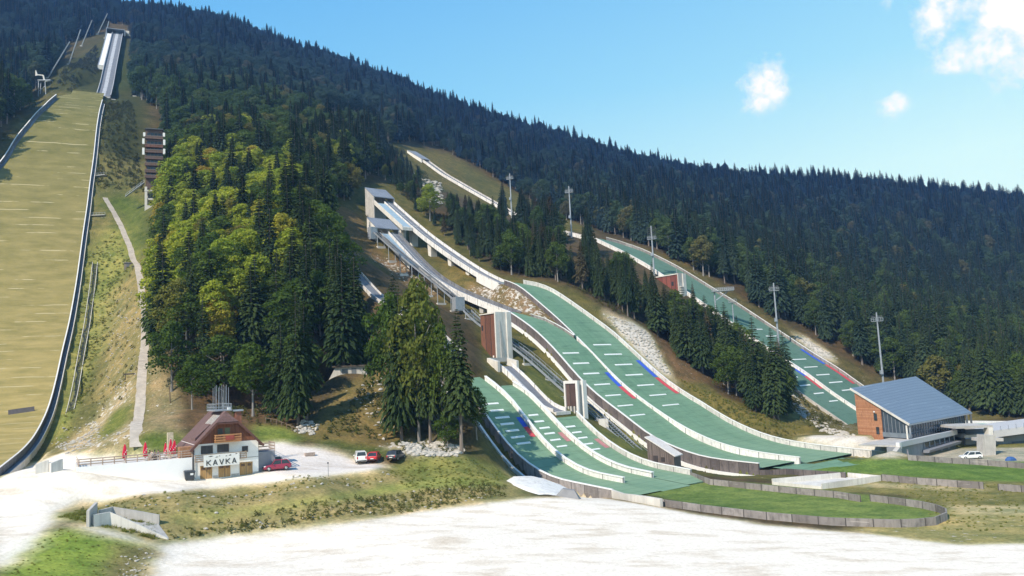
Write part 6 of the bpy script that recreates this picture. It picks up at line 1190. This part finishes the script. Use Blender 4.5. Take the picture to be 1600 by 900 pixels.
def spruce_crown(seed, z0=.12, R=.17, levels=44, nb=13, per=11, name='spruce_crown', mat=None, thin=0.):
    """unit-height crown: whorls of drooping boughs, each bough a row of hanging sprays with ragged tips"""
    r = np.random.default_rng(seed); V = []; F = []
    asym = r.uniform(0, 6.28)
    for i in range(levels):
        t = (i+r.uniform(-.3,.3))/levels; t = min(max(t, 0), .995); z = z0+(1-z0)*t
        Rl = R*((1-t)**.82)*(.80+.28*r.random())*(1 if t > .12 else .72+2.3*t)+.006
        n = max(4, int(nb*(1-.45*t)))
        for k in range(n):
            if r.random() < thin: continue
            a = 6.283*(k+r.random())/n+i*1.7; Rb = Rl*(.62+.5*r.random())*(1+.12*math.cos(a-asym)); dr = -.34*Rb*(1.15-t)
            ca, sa = math.cos(a), math.sin(a)
            for j in range(per):
                f0 = .10+.80*j/per; f1 = min(1.06, f0+.20+.12*r.random()); w = (.005+.010*(1-f0)*(Rl/R+.25))*(.7+.6*r.random()); side = (-1)**j
                x0 = Rb*f0; x1 = Rb*f1; zz0 = z+dr*f0*f0*1.2+.10*Rb*f0; zz1 = z+dr*f1*f1*1.5+.05*Rb; off = side*w*r.uniform(.6, 2.2); hang = -.016*(1-t)*r.uniform(.4, 1.6)
                p0 = (x0*ca, x0*sa, zz0); p1 = ((x0+x1)/2*ca-off*sa, (x0+x1)/2*sa+off*ca, (zz0+zz1)/2+hang); p2 = (x1*ca-off*.35*sa, x1*sa+off*.35*ca, zz1+hang*.6); p3 = ((x0+x1)/2*ca+off*.45*sa, (x0+x1)/2*sa-off*.45*ca, (zz0+zz1)/2+.004)
                b = len(V); V += [p0, p1, p2, p3]; F.append((b, b+1, b+2, b+3))
    V.append((0,0,1.02)); b = len(V); V += [(.006,.003,.955), (-.004,.005,.95), (0,-.006,.95)]; F += [(b-1, b, b+1, b+1), (b-1, b+1, b+2, b+2)]
    F = [f for f in F if len(set(f)) == 4]
    return mesh_np(name, V, F, mat or SPM)
def beech_crown(seed, blobs=16, per=85, leaf=.0195, z0=.22, name='beech_crown', mat=None, wide=.27):
    r = np.random.default_rng(seed); V = []; F = []; cs = []
    for i in range(blobs):
        t = (i+.5)/blobs; z = z0+.10+(.80-z0)*t+r.uniform(-.03,.03); prof = math.sin(math.pi*min(1, (t*.78+.2)))**.7; a = i*2.4+r.uniform(-.5,.5); rr = wide*prof*(.35+.65*r.random()) if t < .88 else .04
        cs.append((rr*math.cos(a), rr*math.sin(a), z, (.085+.055*r.random())*(1.15-.35*t)))
    for x, y, z, R in cs:
        for k in range(per):
            v = r.normal(size=3); v /= np.linalg.norm(v); 
            if v[2] < -.35 and r.random() < .7: v[2] *= -1
            q = R*(.62+.45*r.random()); c = np.array([x, y, z])+v*q*np.array([1.12,1.12,.82])
            nrm = v*.7+r.normal(size=3)*.55+np.array([0,0,.35]); nrm /= np.linalg.norm(nrm); u = np.cross(nrm, r.normal(size=3)); u /= np.linalg.norm(u); w = np.cross(nrm, u); s = leaf*(.55+.8*r.random())
            b = len(V); V += [c-u*s, c-w*s*.6+nrm*s*.15, c+u*s, c+w*s*.6+nrm*s*.15]; F.append((b, b+1, b+2, b+3))
    return mesh_np(name, V, F, mat or BEM)
def trunk_mesh(r0, r1, h, mat, limbs=0, seed=0, name='trunk', z0=-.04):
    mb = MB(); n = 7; rr = np.random.default_rng(seed); rows = []
    for f in np.linspace(0, 1, 6): R = r0*(1-f)**.85+r1*f; R *= 1.35 if f == 0 else 1; rows.append([(math.cos(a)*R+.004*math.sin(5*f+seed), math.sin(a)*R+.004*math.cos(4*f+seed), z0+(h-z0)*f) for a in np.linspace(0, 6.283, n, endpoint=False)])
    mb.ring(rows)
    for k in range(limbs):
        a = k*2.4+rr.uniform(-.4,.4); z = .24+.40*k/max(1, limbs); L_ = .16+.08*rr.random(); mb.tube((0,0,z), (math.cos(a)*L_, math.sin(a)*L_, z+L_*.85), r0*.42, r0*.12, 5)
    me = bpy.data.meshes.new(name); me.from_pydata(mb.v, [], mb.f); me.materials.append(mat); return me
SPR = [spruce_crown(s, z, R, name='spruce_crown', thin=th) for s, z, R, th in ((1,.10,.165,.0),(2,.20,.15,.08),(3,.14,.185,.04),(4,.30,.14,.12),(5,.08,.15,.02))]
SPD = [spruce_crown(9, .22, .15, name='spruce_crown', mat=SPM2, thin=.2)]
BEE = [beech_crown(s, b, p, name='beech_crown', wide=w) for s, b, p, w in ((1,21,190,.27),(2,18,200,.23),(3,24,180,.30))]
YEL = [beech_crown(s, b, p, name='beech_crown', mat=YEM, wide=w) for s, b, p, w in ((6,21,190,.25),(7,19,190,.28))]
STK = trunk_mesh(.0115, .002, .97, BARK, 0, 1); BTK = trunk_mesh(.015, .004, .70, BARKG, 6, 2)
PROTO = [('s', m, STK) for m in SPR]+[('s', SPD[0], STK)]+[('b', m, BTK) for m in BEE]+[('b', m, BTK) for m in YEL]    # 0-4 spruce, 5 dry, 6-8 beech, 9-10 yellow
inc_forest = [(-400,-900),(2200,-900),(2200,655),(1600,655),(1470,640),(1440,612),(1400,600),(1330,560),(1265,518),(1215,500),(1160,462),(1110,438),(1060,408),(1000,382),(930,358),(880,342),(800,296),(745,262),(700,238),(640,222),(590,226),(575,215),(520,218),(490,214),(492,182),(560,184),(590,190),(600,240),(605,275),(562,283),
   (556,320),(508,306),(500,300),(520,330),(550,352),(575,400),(590,436),(560,440),(575,470),(640,480),(690,488),(728,500),(750,560),(752,600),(748,640),(750,690),(728,705),(640,690),(648,648),(615,600),(560,590),(520,610),(480,650),(440,660),(395,655),(330,640),(300,640),(270,600),(250,560),(247,500),(243,420),(250,350),(262,322),(258,180),(212,150),(207,80),(207,42),(160,34),(140,58),(104,70),(94,92),(70,128),(38,166),(0,212),(-60,300),(-400,400)]
inc_mid = [(575,232),(610,246),(660,276),(735,312),(800,345),(880,372),(925,382),(1000,412),(1060,470),(1140,490),(1200,540),(1228,560),(1236,600),(1240,640),(1215,665),(1180,648),(1120,606),(1075,570),(1050,540),(1000,505),(950,480),(905,455),(850,436),(795,430),(740,406),(690,366),(640,322),(602,286)]
clear = [[(150,56),(165,38),(205,40),(212,180),(150,150)], [(560,400),(640,408),(700,470),(745,500),(700,480),(600,450)]]
def zone(px, py):
    if pip(px, py, inc_mid): return 'mid'
    if px < 150: return 'left'
    if px < 640 and py > 235: return 'spur'
    if px < 640 and py > 100: return 'upper'
    if px > 900 and py > 300: return 'right'
    return 'ridge'
ZN = {'mid':'the wood between the middle and the farthest hills','left':'the wooded slope left of the flying hill','spur':'the wooded spur between the flying hill and the middle inruns','upper':'the mountainside above the wooded spur','right':'the wooded slope behind the farthest hill','ridge':'the high dark mountainside'}
trees = []       # x, y, z, height, proto, rot, zone, px, py
R3 = np.random.default_rng(5)
def add_tree(x, y, hgt, pr, zn=None, wd=1.0):
    z = float(tz(x, y)); q = proj((x, y, z)); trees.append((x, y, z, hgt, pr, R3.uniform(0, 6.28), zn or zone(q[0], q[1]), q[0], q[1], wd))
yy = 125.
cand = []
while yy < 980:
    sp = 5.0 if yy < 300 else (5.2 if yy < 480 else 5.6)
    for x in np.arange(-.78*yy-20, .80*yy+20, sp): cand.append((x+R3.uniform(-.42,.42)*sp, yy+R3.uniform(-.42,.42)*sp))
    yy += sp*.92
cand = np.array(cand); cz_ = tz(cand[:, 0], cand[:, 1]); cp = proj(np.c_[cand, cz_])
ok = (pip(cp[:, 0], cp[:, 1], inc_forest) | pip(cp[:, 0], cp[:, 1], inc_mid))
for c_ in clear: ok &= ~pip(cp[:, 0], cp[:, 1], c_)
# nothing grows on the hills themselves
def off_lane(lane, o0, o1, s0, s1):
    global ok
    st, of = lane.so(cand); a = o0(st) if callable(o0) else o0; b = o1(st) if callable(o1) else o1; ok &= ~((of > a) & (of < b) & (st > s0) & (st < s1))
off_lane(L1, -22, lambda s: W1(s)+np.where(s > 80, 3.5, 8), -20, 102); off_lane(M1, -6, 6.2, 98, 178); off_lane(M2, -21, 0, 78, 158); off_lane(L3, -19, lambda s: WL3(s)+7, -20, 120); off_lane(M3, -2, 22, 118, 275); off_lane(FH, lambda s: WF(s)-4, 12, -30, 268); off_lane(MF, -15, 5, 262, 508); off_lane(S1, -20, 12, -12, 46); off_lane(MT, -15.5, -8.5, 40, 108)
behind = cz_ < np.array([float(v) for v in np.interp(cand[:, 1], [0, 1000], [-99, -99])]); ok &= ~behind
# drop what stands hidden behind the ridge
rp = np.interp(cp[:, 0], [0,200,330,400,480,600,700,800,900,1000,1100,1200,1300,1400,1500,1600], [-200,-120,35,65,95,140,172,205,235,262,283,294,302,314,326,334])
ok &= (cp[:, 1] > rp-40) | (cand[:, 1] < 600)
ridgeY = np.interp(cp[:, 0], [0,330,700,1000,1300,1600], [900,825,760,725,695,680]); ok &= cand[:, 1] < ridgeY
for (x, y), q in zip(cand[ok], cp[ok]):
    px, py = q[0], q[1]; zn = zone(px, py); u = R3.random()
    if zn == 'spur':
        bright = pip(px, py, [(225,300),(300,270),(400,260),(470,300),(470,480),(420,560),(350,570),(250,540),(235,420)])  # sunlit patch of the spur imitated by paler, yellower trees
        dark = px > 455 or py > 560
        if bright: pr = R3.choice([9,10]) if u < .60 else (R3.choice([6,7,8]) if u < .76 else R3.integers(0,5))
        elif dark: pr = R3.integers(0,5) if u < .66 else (R3.choice([6,7,8]) if u < .96 else 9)
        else: pr = R3.choice([6,7,8]) if u < .75 else (R3.choice([9,10]) if u < .83 else R3.integers(0,5))
    elif zn == 'mid': pr = R3.integers(0,5) if u < .74 else (5 if u < .80 else R3.choice([6,7,8]))
    elif zn == 'left': pr = R3.choice([6,7,8]) if u < .6 else R3.integers(0,5)
    elif zn == 'upper': pr = R3.choice([6,7,8]) if u < .82 else R3.integers(0,5)
    elif zn == 'right': pr = R3.integers(0,5) if u < .6 else R3.choice([6,7,8])
    else: pr = R3.integers(0,5) if u < .42 else R3.choice([6,7,8])
    far = y > 520
    h = (R3.uniform(17,26) if pr < 6 else R3.uniform(13,19)); 
    if zn == 'mid': h *= (.40 if px < 700 else .58 if px < 760 else .78) if px < 1000 else .84
    if zn == 'spur' and y < 190 and pr < 6: h *= 1.08
    if zn == 'ridge': h *= R3.uniform(.52, .92) if far else R3.uniform(.65, 1.0)
    if pip(px, py, [(225,300),(262,300),(262,345),(225,345)]): h *= .6
    if rp.size and zn == 'ridge' and pr >= 6: h *= .95
    add_tree(x, y, h, int(pr), zn, R3.uniform(.85, 1.35) if pr < 6 else R3.uniform(.9, 1.2))
# the trees that stand out one by one: base pixel, top pixel, kind
special = [(722,708,480,3,'tall spruce with a long bare lower trunk at the right end of the rock pile',1.15),(693,690,500,8,'slender leafy tree just left of the tall bare trunked spruce',.5),(655,690,428,6,'tall light green leafy tree in the middle of the clump above the parked cars',.52),(628,690,438,2,'dark pointed spruce rising behind the yellowing tree above the parked cars',.8),
  (612,652,455,6,'broad olive green tree at the left edge of the clump above the parked cars',.72),(672,695,520,3,'dark spruce standing close behind the dark parked car',1.0),(640,668,505,0,'spruce with low boughs above the white van',1.0),(745,684,600,7,'leafy tree shading the edge of the leftmost small hill',1.0),(700,704,640,8,'low leafy tree beside the tall bare trunk',1.1),
  (478,655,470,3,'dark spruce with a bare trunk behind the chalet parking',1.0),(465,662,450,0,'dark full spruce above the rail fence',1.0),(440,650,500,2,'dark spruce above the chalet lawn',1.0),(395,650,530,7,'leafy tree right behind the chalet chimney',1.1),(350,640,520,8,'broad leafy tree behind the chalet roof deck',1.2),(300,640,560,7,'leafy tree at the earth bank left of the chalet roof',1.2),(268,610,500,6,'leafy tree overhanging the earth bank by the bare pole',1.1),
  (345,560,470,9,'yellow green tree glowing in the middle of the spur',1.1),(255,520,400,2,'dark young spruce at the edge of the gravel path bend',1.2),(276,352,240,9,'pale green tree touching the judges tower of the flying hill',1.1),(292,348,250,2,'pale spruce right below the judges tower of the flying hill',1.3),(433,472,452,10,'small orange leaved tree in the dark part of the spur',2.0),
  (1090,560,455,0,'spruce on the left tip of the small wood before the farthest hill',1.2),(1140,600,470,2,'tallest spruce of the small wood before the farthest hill',1.1),(1185,640,490,0,'broad spruce at the right end of the small wood before the farthest hill',1.2),(1215,655,510,3,'spruce at the grass edge on the right of the small wood',1.1),(672,345,285,10,'yellowing tree beside the upper middle inrun',1.2),(820,430,350,1,'spruce above the start of the largest landing slope',1.1),(850,432,340,5,'reddish brown half bare spruce above the largest landing slope',1.0)]
spec_ids = {}
for bx, by, ty, pr, lb, wd in special:
    p = on_ground(bx, by); h = pY(bx, ty, p[1])[2]-p[2]; spec_ids[len(trees)] = lb; add_tree(p[0], p[1], max(3.5, float(h)), pr, 'special', wd)
T = np.array([t[:6]+(t[9],) for t in trees]); tq = proj(T[:, :3]); top = proj(T[:, :3]+np.c_[np.zeros((len(T), 2)), T[:, 3]])
KEEP = [[(508,312),(558,332),(562,285),(604,292),(640,328),(690,372),(740,412),(786,432),(760,482),(735,485),(700,478),(640,425),(600,430),(575,395)], [(618,222),(640,224),(745,290),(735,308),(700,290),(640,250)], [(656,268),(690,278),(688,318),(662,312)], [(744,484),(808,484),(808,604),(752,600)], [(506,566),(572,566),(572,594),(506,594)], [(280,600),(390,610),(420,640),(395,660),(300,655)], [(212,190),(250,190),(250,300),(222,330)],
   [(1022,424),(1075,424),(1075,456),(1035,450)], [(500,562),(575,562),(575,596),(500,596)], [(1110,444),(1150,444),(1150,470),(1120,470)], [(930,366),(1010,386),(1065,412),(1110,446),(1010,412),(930,380)], [(1080,440),(1150,470),(1210,508),(1190,520),(1120,475)], [(560,590),(630,600),(600,690),(540,690)], [(572,430),(594,455),(594,480),(575,465)], [(680,505),(700,520),(706,545),(690,540)]]
drop = np.zeros(len(T), bool); is_mid = np.array([t[6] == 'mid' for t in trees])
for f in (.1, .2, .3, .45, .6, .75, .9):
    x_ = tq[:, 0]+(top[:, 0]-tq[:, 0])*f; y_ = tq[:, 1]+(top[:, 1]-tq[:, 1])*f; hw = (1-f*.7)*T[:, 3]*np.where(T[:, 4] < 6, .10, .2)*FL/tq[:, 2]
    for k_ in KEEP:
        for s_ in (-1, 0, 1): drop |= pip(x_+s_*hw, y_, k_) & ((s_ == 0) | ~is_mid)
rnd = R3.random(len(T)); drop |= is_mid & pip(tq[:, 0]*.4+top[:, 0]*.6, tq[:, 1]*.4+top[:, 1]*.6, [(690,280),(750,292),(850,340),(935,364),(935,378),(850,362),(750,325),(690,300)]) & (rnd < .93); drop |= is_mid & pip(tq[:, 0]*.3+top[:, 0]*.7, tq[:, 1]*.3+top[:, 1]*.7, [(786,270),(810,270),(812,340),(786,340)]); drop |= is_mid & pip(top[:, 0], top[:, 1], [(872,286),(905,286),(910,372),(875,372)]); drop |= pip(tq[:, 0], tq[:, 1], [(585,600),(760,560),(760,720),(590,700)]) & (rnd < .93); drop |= pip(tq[:, 0], tq[:, 1], [(270,560),(520,590),(500,700),(270,660)]) & (rnd < .4)
for i in spec_ids: drop[i] = False
# visible share of each crown on a coarse survey grid, nearest first -> the ones that show largest stand as individuals
cov = np.zeros((225, 400), bool); share = np.zeros(len(T))
for i in np.argsort(tq[:, 2]):
    if drop[i]: continue
    hw = T[i, 3]*(.15 if T[i, 4] < 6 else .24)*FL/tq[i, 2]; x0, x1 = int((tq[i, 0]-hw)/4), int((tq[i, 0]+hw)/4)+1; y0, y1 = int(top[i, 1]/4), int(tq[i, 1]/4)+1
    x0 = max(x0, 0); y0 = max(y0, 0); x1 = min(x1, 400); y1 = min(y1, 225)
    if x1 <= x0 or y1 <= y0: continue
    c = cov[y0:y1, x0:x1]; share[i] = (~c).sum(); m_ = max(0, int((x1-x0)*.2)); cov[y0:y1, x0+m_:x1-m_] = True
sp_idx = [i for i in np.argsort(-share) if T[i, 4] < 6 and share[i] > 0]; be_idx = [i for i in np.argsort(-share) if T[i, 4] >= 6 and share[i] > 0]
ind = set(sp_idx[:290]) | set(be_idx[:290]) | set(spec_ids)
def zlab(i):
    zn = trees[i][6]; pr = int(T[i, 4]); px, py = trees[i][7], trees[i][8]; h = T[i, 3]
    if i in spec_ids: return spec_ids[i], None
    kind = 'reddish brown drying spruce' if pr == 5 else ('dark green spruce' if pr < 6 else ('yellow green leafy tree' if pr >= 9 else 'dark green leafy tree'))
    if zn == 'spur':
        w_ = 'at the foot of the spur behind the chalet' if py > 560 else ('on the sunny middle of the spur' if px < 440 else 'on the shaded side of the spur by the middle inruns')
        if py < 330: w_ = 'on the upper spur below the mountain'
    elif zn == 'mid': w_ = 'in the wood between middle and farthest hills' if px < 1030 else 'in the small wood before the farthest hill'
    elif zn == 'left': w_ = 'on the slope left of the flying hill'
    elif zn == 'right': w_ = 'at the forest edge behind the farthest hill'
    elif zn == 'upper': w_ = 'on the mountainside above the spur'
    else: w_ = 'on the high mountainside'
    return kind+' '+w_, kind+'s '+w_
for i in sorted(ind):
    x, y, z, h, pr, rot, wd = T[i]; k, crown, trunk = PROTO[int(pr)]; lb, gp = zlab(i)
    t = thing('spruce_tree' if k == 's' else 'leafy_tree', lb, 'tree', (x, y, z), gp); t.rotation_euler = (0, 0, rot); t.scale = (h*wd*(.86+.28*math.sin(i*1.7)**2), h*wd*(.86+.28*math.cos(i*2.3)**2), h)
    for nm, me_ in (('trunk', trunk), ('crown', crown)):
        o = bpy.data.objects.new(nm, me_); COL.objects.link(o); o.parent = t
# the rest of the forest: one mass per kind, trees set on points
def joined(crown, trunk):
    o = bpy.data.objects.new('tree_pattern', crown.copy()); me_ = o.data; nv = len(me_.vertices); V = np.zeros(nv*3, np.float32); me_.vertices.foreach_get('co', V); V = V.reshape(-1, 3)
    tv = np.array([v.co for v in trunk.vertices]); f1 = [tuple(p.vertices) for p in me_.polygons]; f2 = [tuple(i+nv for i in p.vertices) for p in trunk.polygons]
    m2 = bpy.data.meshes.new('tree_pattern'); m2.from_pydata([tuple(v) for v in V]+[tuple(v) for v in tv], [], f1+f2); m2.materials.append(crown.materials[0]); m2.materials.append(trunk.materials[0]); mi = np.zeros(len(f1)+len(f2), np.int32); mi[len(f1):] = 1; m2.polygons.foreach_set('material_index', mi); m2.update(); o.data = m2; return o
def scatter(name, label, pts, rots, scls, pidx, protos):
    pc = bpy.data.collections.new(name+'_patterns')
    for k, o in enumerate(protos): o.name = '%s_pattern_%02d' % (name, k); pc.objects.link(o)
    me_ = bpy.data.meshes.new(name); me_.vertices.add(len(pts)); me_.vertices.foreach_set('co', np.asarray(pts, np.float32).ravel())
    for nm, ty, dat, key in (('rot','FLOAT_VECTOR',np.asarray(rots, np.float32),'vector'),('scl','FLOAT_VECTOR',np.asarray(scls, np.float32),'vector'),('pi','INT',np.asarray(pidx, np.int32),'value')):
        a_ = me_.attributes.new(nm, ty, 'POINT'); a_.data.foreach_set(key, dat.ravel())
    o = bpy.data.objects.new(name, me_); COL.objects.link(o); o['kind'] = 'stuff'; o['label'] = label
    ng = bpy.data.node_groups.new(name, 'GeometryNodeTree'); ng.interface.new_socket('Geometry', in_out='INPUT', socket_type='NodeSocketGeometry'); ng.interface.new_socket('Geometry', in_out='OUTPUT', socket_type='NodeSocketGeometry')
    gi = ng.nodes.new('NodeGroupInput'); go = ng.nodes.new('NodeGroupOutput'); ip = ng.nodes.new('GeometryNodeInstanceOnPoints'); ci = ng.nodes.new('GeometryNodeCollectionInfo'); ci.inputs['Collection'].default_value = pc; ci.inputs['Separate Children'].default_value = True; ci.inputs['Reset Children'].default_value = True
    def na(nm, ty):
        n = ng.nodes.new('GeometryNodeInputNamedAttribute'); n.data_type = ty; n.inputs['Name'].default_value = nm; return n.outputs['Attribute']
    Lk = ng.links.new; Lk(gi.outputs[0], ip.inputs['Points']); Lk(ci.outputs[0], ip.inputs['Instance']); ip.inputs['Pick Instance'].default_value = True; Lk(na('pi','INT'), ip.inputs['Instance Index']); Lk(na('rot','FLOAT_VECTOR'), ip.inputs['Rotation']); Lk(na('scl','FLOAT_VECTOR'), ip.inputs['Scale']); Lk(ip.outputs[0], go.inputs[0])
    md = o.modifiers.new('scatter', 'NODES'); md.node_group = ng; return o
rest = np.array([i not in ind and not drop[i] for i in range(len(T))])
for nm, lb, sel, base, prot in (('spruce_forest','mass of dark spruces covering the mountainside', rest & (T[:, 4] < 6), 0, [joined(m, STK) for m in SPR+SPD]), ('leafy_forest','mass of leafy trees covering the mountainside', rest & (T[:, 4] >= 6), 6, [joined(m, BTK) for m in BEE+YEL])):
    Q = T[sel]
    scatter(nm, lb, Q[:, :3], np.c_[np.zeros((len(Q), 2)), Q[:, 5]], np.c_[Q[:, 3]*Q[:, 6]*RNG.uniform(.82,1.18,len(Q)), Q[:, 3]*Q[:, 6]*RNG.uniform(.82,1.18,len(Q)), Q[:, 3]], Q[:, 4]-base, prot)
print('TREES', len(T), 'individual', len(ind))
# shrubs, grass tufts and stones: nobody could count them
SHM = leafmat('shrub_leaves', (.13,.155,.060), (.20,.19,.085), transl=.35); GRM = leafmat('grass_blades', (.20,.235,.075), (.32,.29,.12), transl=.4)
def tuft(seed):
    r = np.random.default_rng(seed); V = []; F = []
    for k in range(46):
        a = r.uniform(0, 6.28); q = r.uniform(0, .5); x, y = math.cos(a)*q, math.sin(a)*q; l = r.uniform(.3, .8); b = r.uniform(0, 6.28); lean = r.uniform(.1,.45); w = .035
        i = len(V); V += [(x-w*math.sin(b),y+w*math.cos(b),-.05),(x+w*math.sin(b),y-w*math.cos(b),-.05),(x+lean*.5*math.cos(b)+w*.7*math.sin(b),y+lean*.5*math.sin(b)-w*.7*math.cos(b),l*.6),(x+lean*math.cos(b),y+lean*math.sin(b),l)]; F.append((i,i+1,i+2,i+3))
    return bpy.data.objects.new('tuft', mesh_np('tuft', V, F, GRM))
def shrub(seed): return bpy.data.objects.new('shrub', beech_crown(seed, 7, 60, .06, -.1, 'shrub', SHM, .38))
def stone(seed):
    r = np.random.default_rng(seed); mb = MB(); rows = []
    for z, q in ((-.3,.55),(.0,.8),(.3,.66),(.5,.25)): rows.append([(math.cos(a)*q*(.75+.5*r.random()), math.sin(a)*q*(.6+.5*r.random()), z+.12*r.random()) for a in np.linspace(0, 6.283, 7, endpoint=False)])
    mb.ring(rows); me_ = bpy.data.meshes.new('stone'); me_.from_pydata(mb.v, [], mb.f); me_.materials.append(surf('limestone', (.46,.43,.38), .95, .25, 2)); return bpy.data.objects.new('stone', me_)
def fill(poly, n, seed, lo=None):
    r = np.random.default_rng(seed); P = []; xs = [p[0] for p in poly]; ys = [p[1] for p in poly]; g = np.array([on_ground(x, y)[:2] for x, y in poly]); x0, y0 = g.min(0); x1, y1 = g.max(0); tries = 0
    while len(P) < n and tries < 40:
        q = np.c_[r.uniform(x0, x1, n*3), r.uniform(y0, y1, n*3)]; k = pip(q[:, 0], q[:, 1], [tuple(v) for v in g]); P += [tuple(v) for v in q[k]]; tries += 1
    P = np.array(P[:n]); 
    ok2 = np.ones(len(P), bool)
    for lane, a, b, s0, s1 in ((FH, -60, 1.5, -30, 270), (L1, -15, 21, -5, 100), (S2, -18.5, 8.6, -8, 42), (L3, -18, 26, -10, 118), (M1, 0, 6, 98, 175), (M2, -17.5, -6, 80, 155), (M3, 3, 9, 118, 268)):
        st, of = lane.so(P); ok2 &= ~((of > a) & (of < b) & (st > s0) & (st < s1))
    return P[ok2]
def spread(name, label, specs, protos, seed):
    r = np.random.default_rng(seed); A = []
    for poly, n, s0, s1 in specs:
        P = fill(poly, n, seed+len(A)); A.append(np.c_[P, tz(P[:, 0], P[:, 1]), r.uniform(s0, s1, len(P))])
    A = np.concatenate(A); n = len(A); scatter(name, label, A[:, :3], np.c_[r.uniform(-.15,.15,(n,2)), r.uniform(0,6.28,n)], np.c_[A[:,3]*r.uniform(.8,1.3,n), A[:,3]*r.uniform(.8,1.3,n), A[:,3]*r.uniform(.6,1.1,n)], r.integers(0, len(protos), n), protos)
emb1 = [(100,800),(200,778),(300,768),(420,758),(600,735),(620,745),(560,762),(420,782),(330,803),(240,806)]; emb2 = [(262,845),(330,834),(450,822),(640,800),(790,776),(790,758),(640,768),(450,794),(330,814),(262,830)]
spread('low_shrubs', 'low weedy shrubs on the banks and slopes', [(emb2, 420, .25, .75), (emb1, 40, .25, .5), ([(175,440),(205,430),(225,500),(210,620),(140,650),(120,560)], 170, .4, 1.2), ([(160,160),(205,160),(225,300),(150,290)], 620, .7, 2.2), ([(90,130),(150,70),(160,110),(110,148)], 380, 1.0, 2.8), ([(500,690),(540,610),(600,580),(640,600),(645,690)], 170, .5, 1.6), ([(1100,620),(1250,670),(1230,690),(1150,660)], 70, .4, 1.0), ([(1225,610),(1270,620),(1320,665),(1260,668)], 90, .8, 2.2), ([(500,215),(600,205),(690,290),(620,285),(560,250)], 200, 1.2, 3.0), ([(640,330),(720,400),(780,430),(700,420)], 40, .5, 1.0), ([(622,300),(690,350),(760,400),(800,428),(860,436),(780,392),(690,335),(640,295)], 170, .8, 2.4), ([(865,440),(960,488),(1010,508),(1000,500),(930,462)], 80, .6, 1.6), ([(610,690),(730,690),(730,712),(620,708)], 60, .4, 1.0), ([(270,640),(390,640),(470,670),(400,668)], 60, .6, 1.6)], [shrub(31), shrub(32), shrub(33)], 21)
spread('grass_tufts', 'rough grass tufts on the banks and meadow', [(emb2, 300, .25, .5), (emb1, 250, .2, .4), ([(0,895),(90,824),(140,835),(238,858),(232,900),(100,930),(0,930)], 220, .12, .25), ([(605,735),(650,715),(730,715),(790,740),(780,756),(640,765)], 350, .2, .45), ([(130,400),(180,360),(205,410),(150,560),(110,680),(100,660)], 700, .5, 1.0), ([(1380,745),(1600,760),(1600,830),(1480,830)], 300, .2, .4), ([(90,808),(140,798),(240,815),(250,845),(150,822)], 300, .3, .6), ([(1060,590),(1250,668),(1180,668),(1120,640)], 300, .4, .8)], [tuft(41), tuft(42), tuft(43)], 22)
spread('loose_stones', 'pale loose stones lying on the banks and scree', [(emb1, 60, .12, .35), (emb2, 60, .1, .3), ([(610,692),(660,690),(724,700),(712,712),(640,712)], 520, .25, .85), ([(190,865),(238,862),(232,900),(180,905)], 45, .08, .22), ([(945,495),(968,497),(1012,520),(1035,560),(1052,592),(1030,580),(1000,550),(970,518)], 420, .15, .6), ([(1237,526),(1262,531),(1310,560),(1288,560)], 160, .15, .6), ([(170,470),(205,440),(230,470),(215,620),(160,640)], 190, .15, .5), ([(725,455),(790,455),(860,500),(890,535),(800,480)], 200, .2, .7), ([(660,280),(690,285),(690,320),(665,315)], 160, .5, 1.6), ([(80,690),(150,655),(200,690),(100,708)], 260, .15, .5), ([(545,610),(600,590),(640,660),(600,690)], 60, .2, .6), ([(680,200),(570,185),(585,200)], 20, .6, 1.6), ([(1235,600),(1340,680),(1320,686),(1240,640)], 220, .2, .8), ([(470,655),(500,662),(490,680),(460,675)], 70, .2, .7)], [stone(51), stone(52), stone(53), stone(54)], 23)

# ------------------------------------------------------------------ summer haze filling the valley air
hz = MB().box((0, 500, 330), (5200, 3400, 760)).build('valley_haze', bpy.data.materials.new('valley_haze'), None, 'thin blue summer haze in the valley air', kind='structure')
m = hz.data.materials[0]; m.use_nodes = True; nt = m.node_tree; nt.nodes.remove(nt.nodes['Principled BSDF']); vs = nn(nt, 'ShaderNodeVolumeScatter'); vs.inputs['Color'].default_value = (.26,.53,1,1); vs.inputs['Density'].default_value = .00018; vs.inputs['Anisotropy'].default_value = .1
nt.links.new(vs.outputs[0], nt.nodes['Material Output'].inputs['Volume']); SC.cycles.volume_bounces = 0
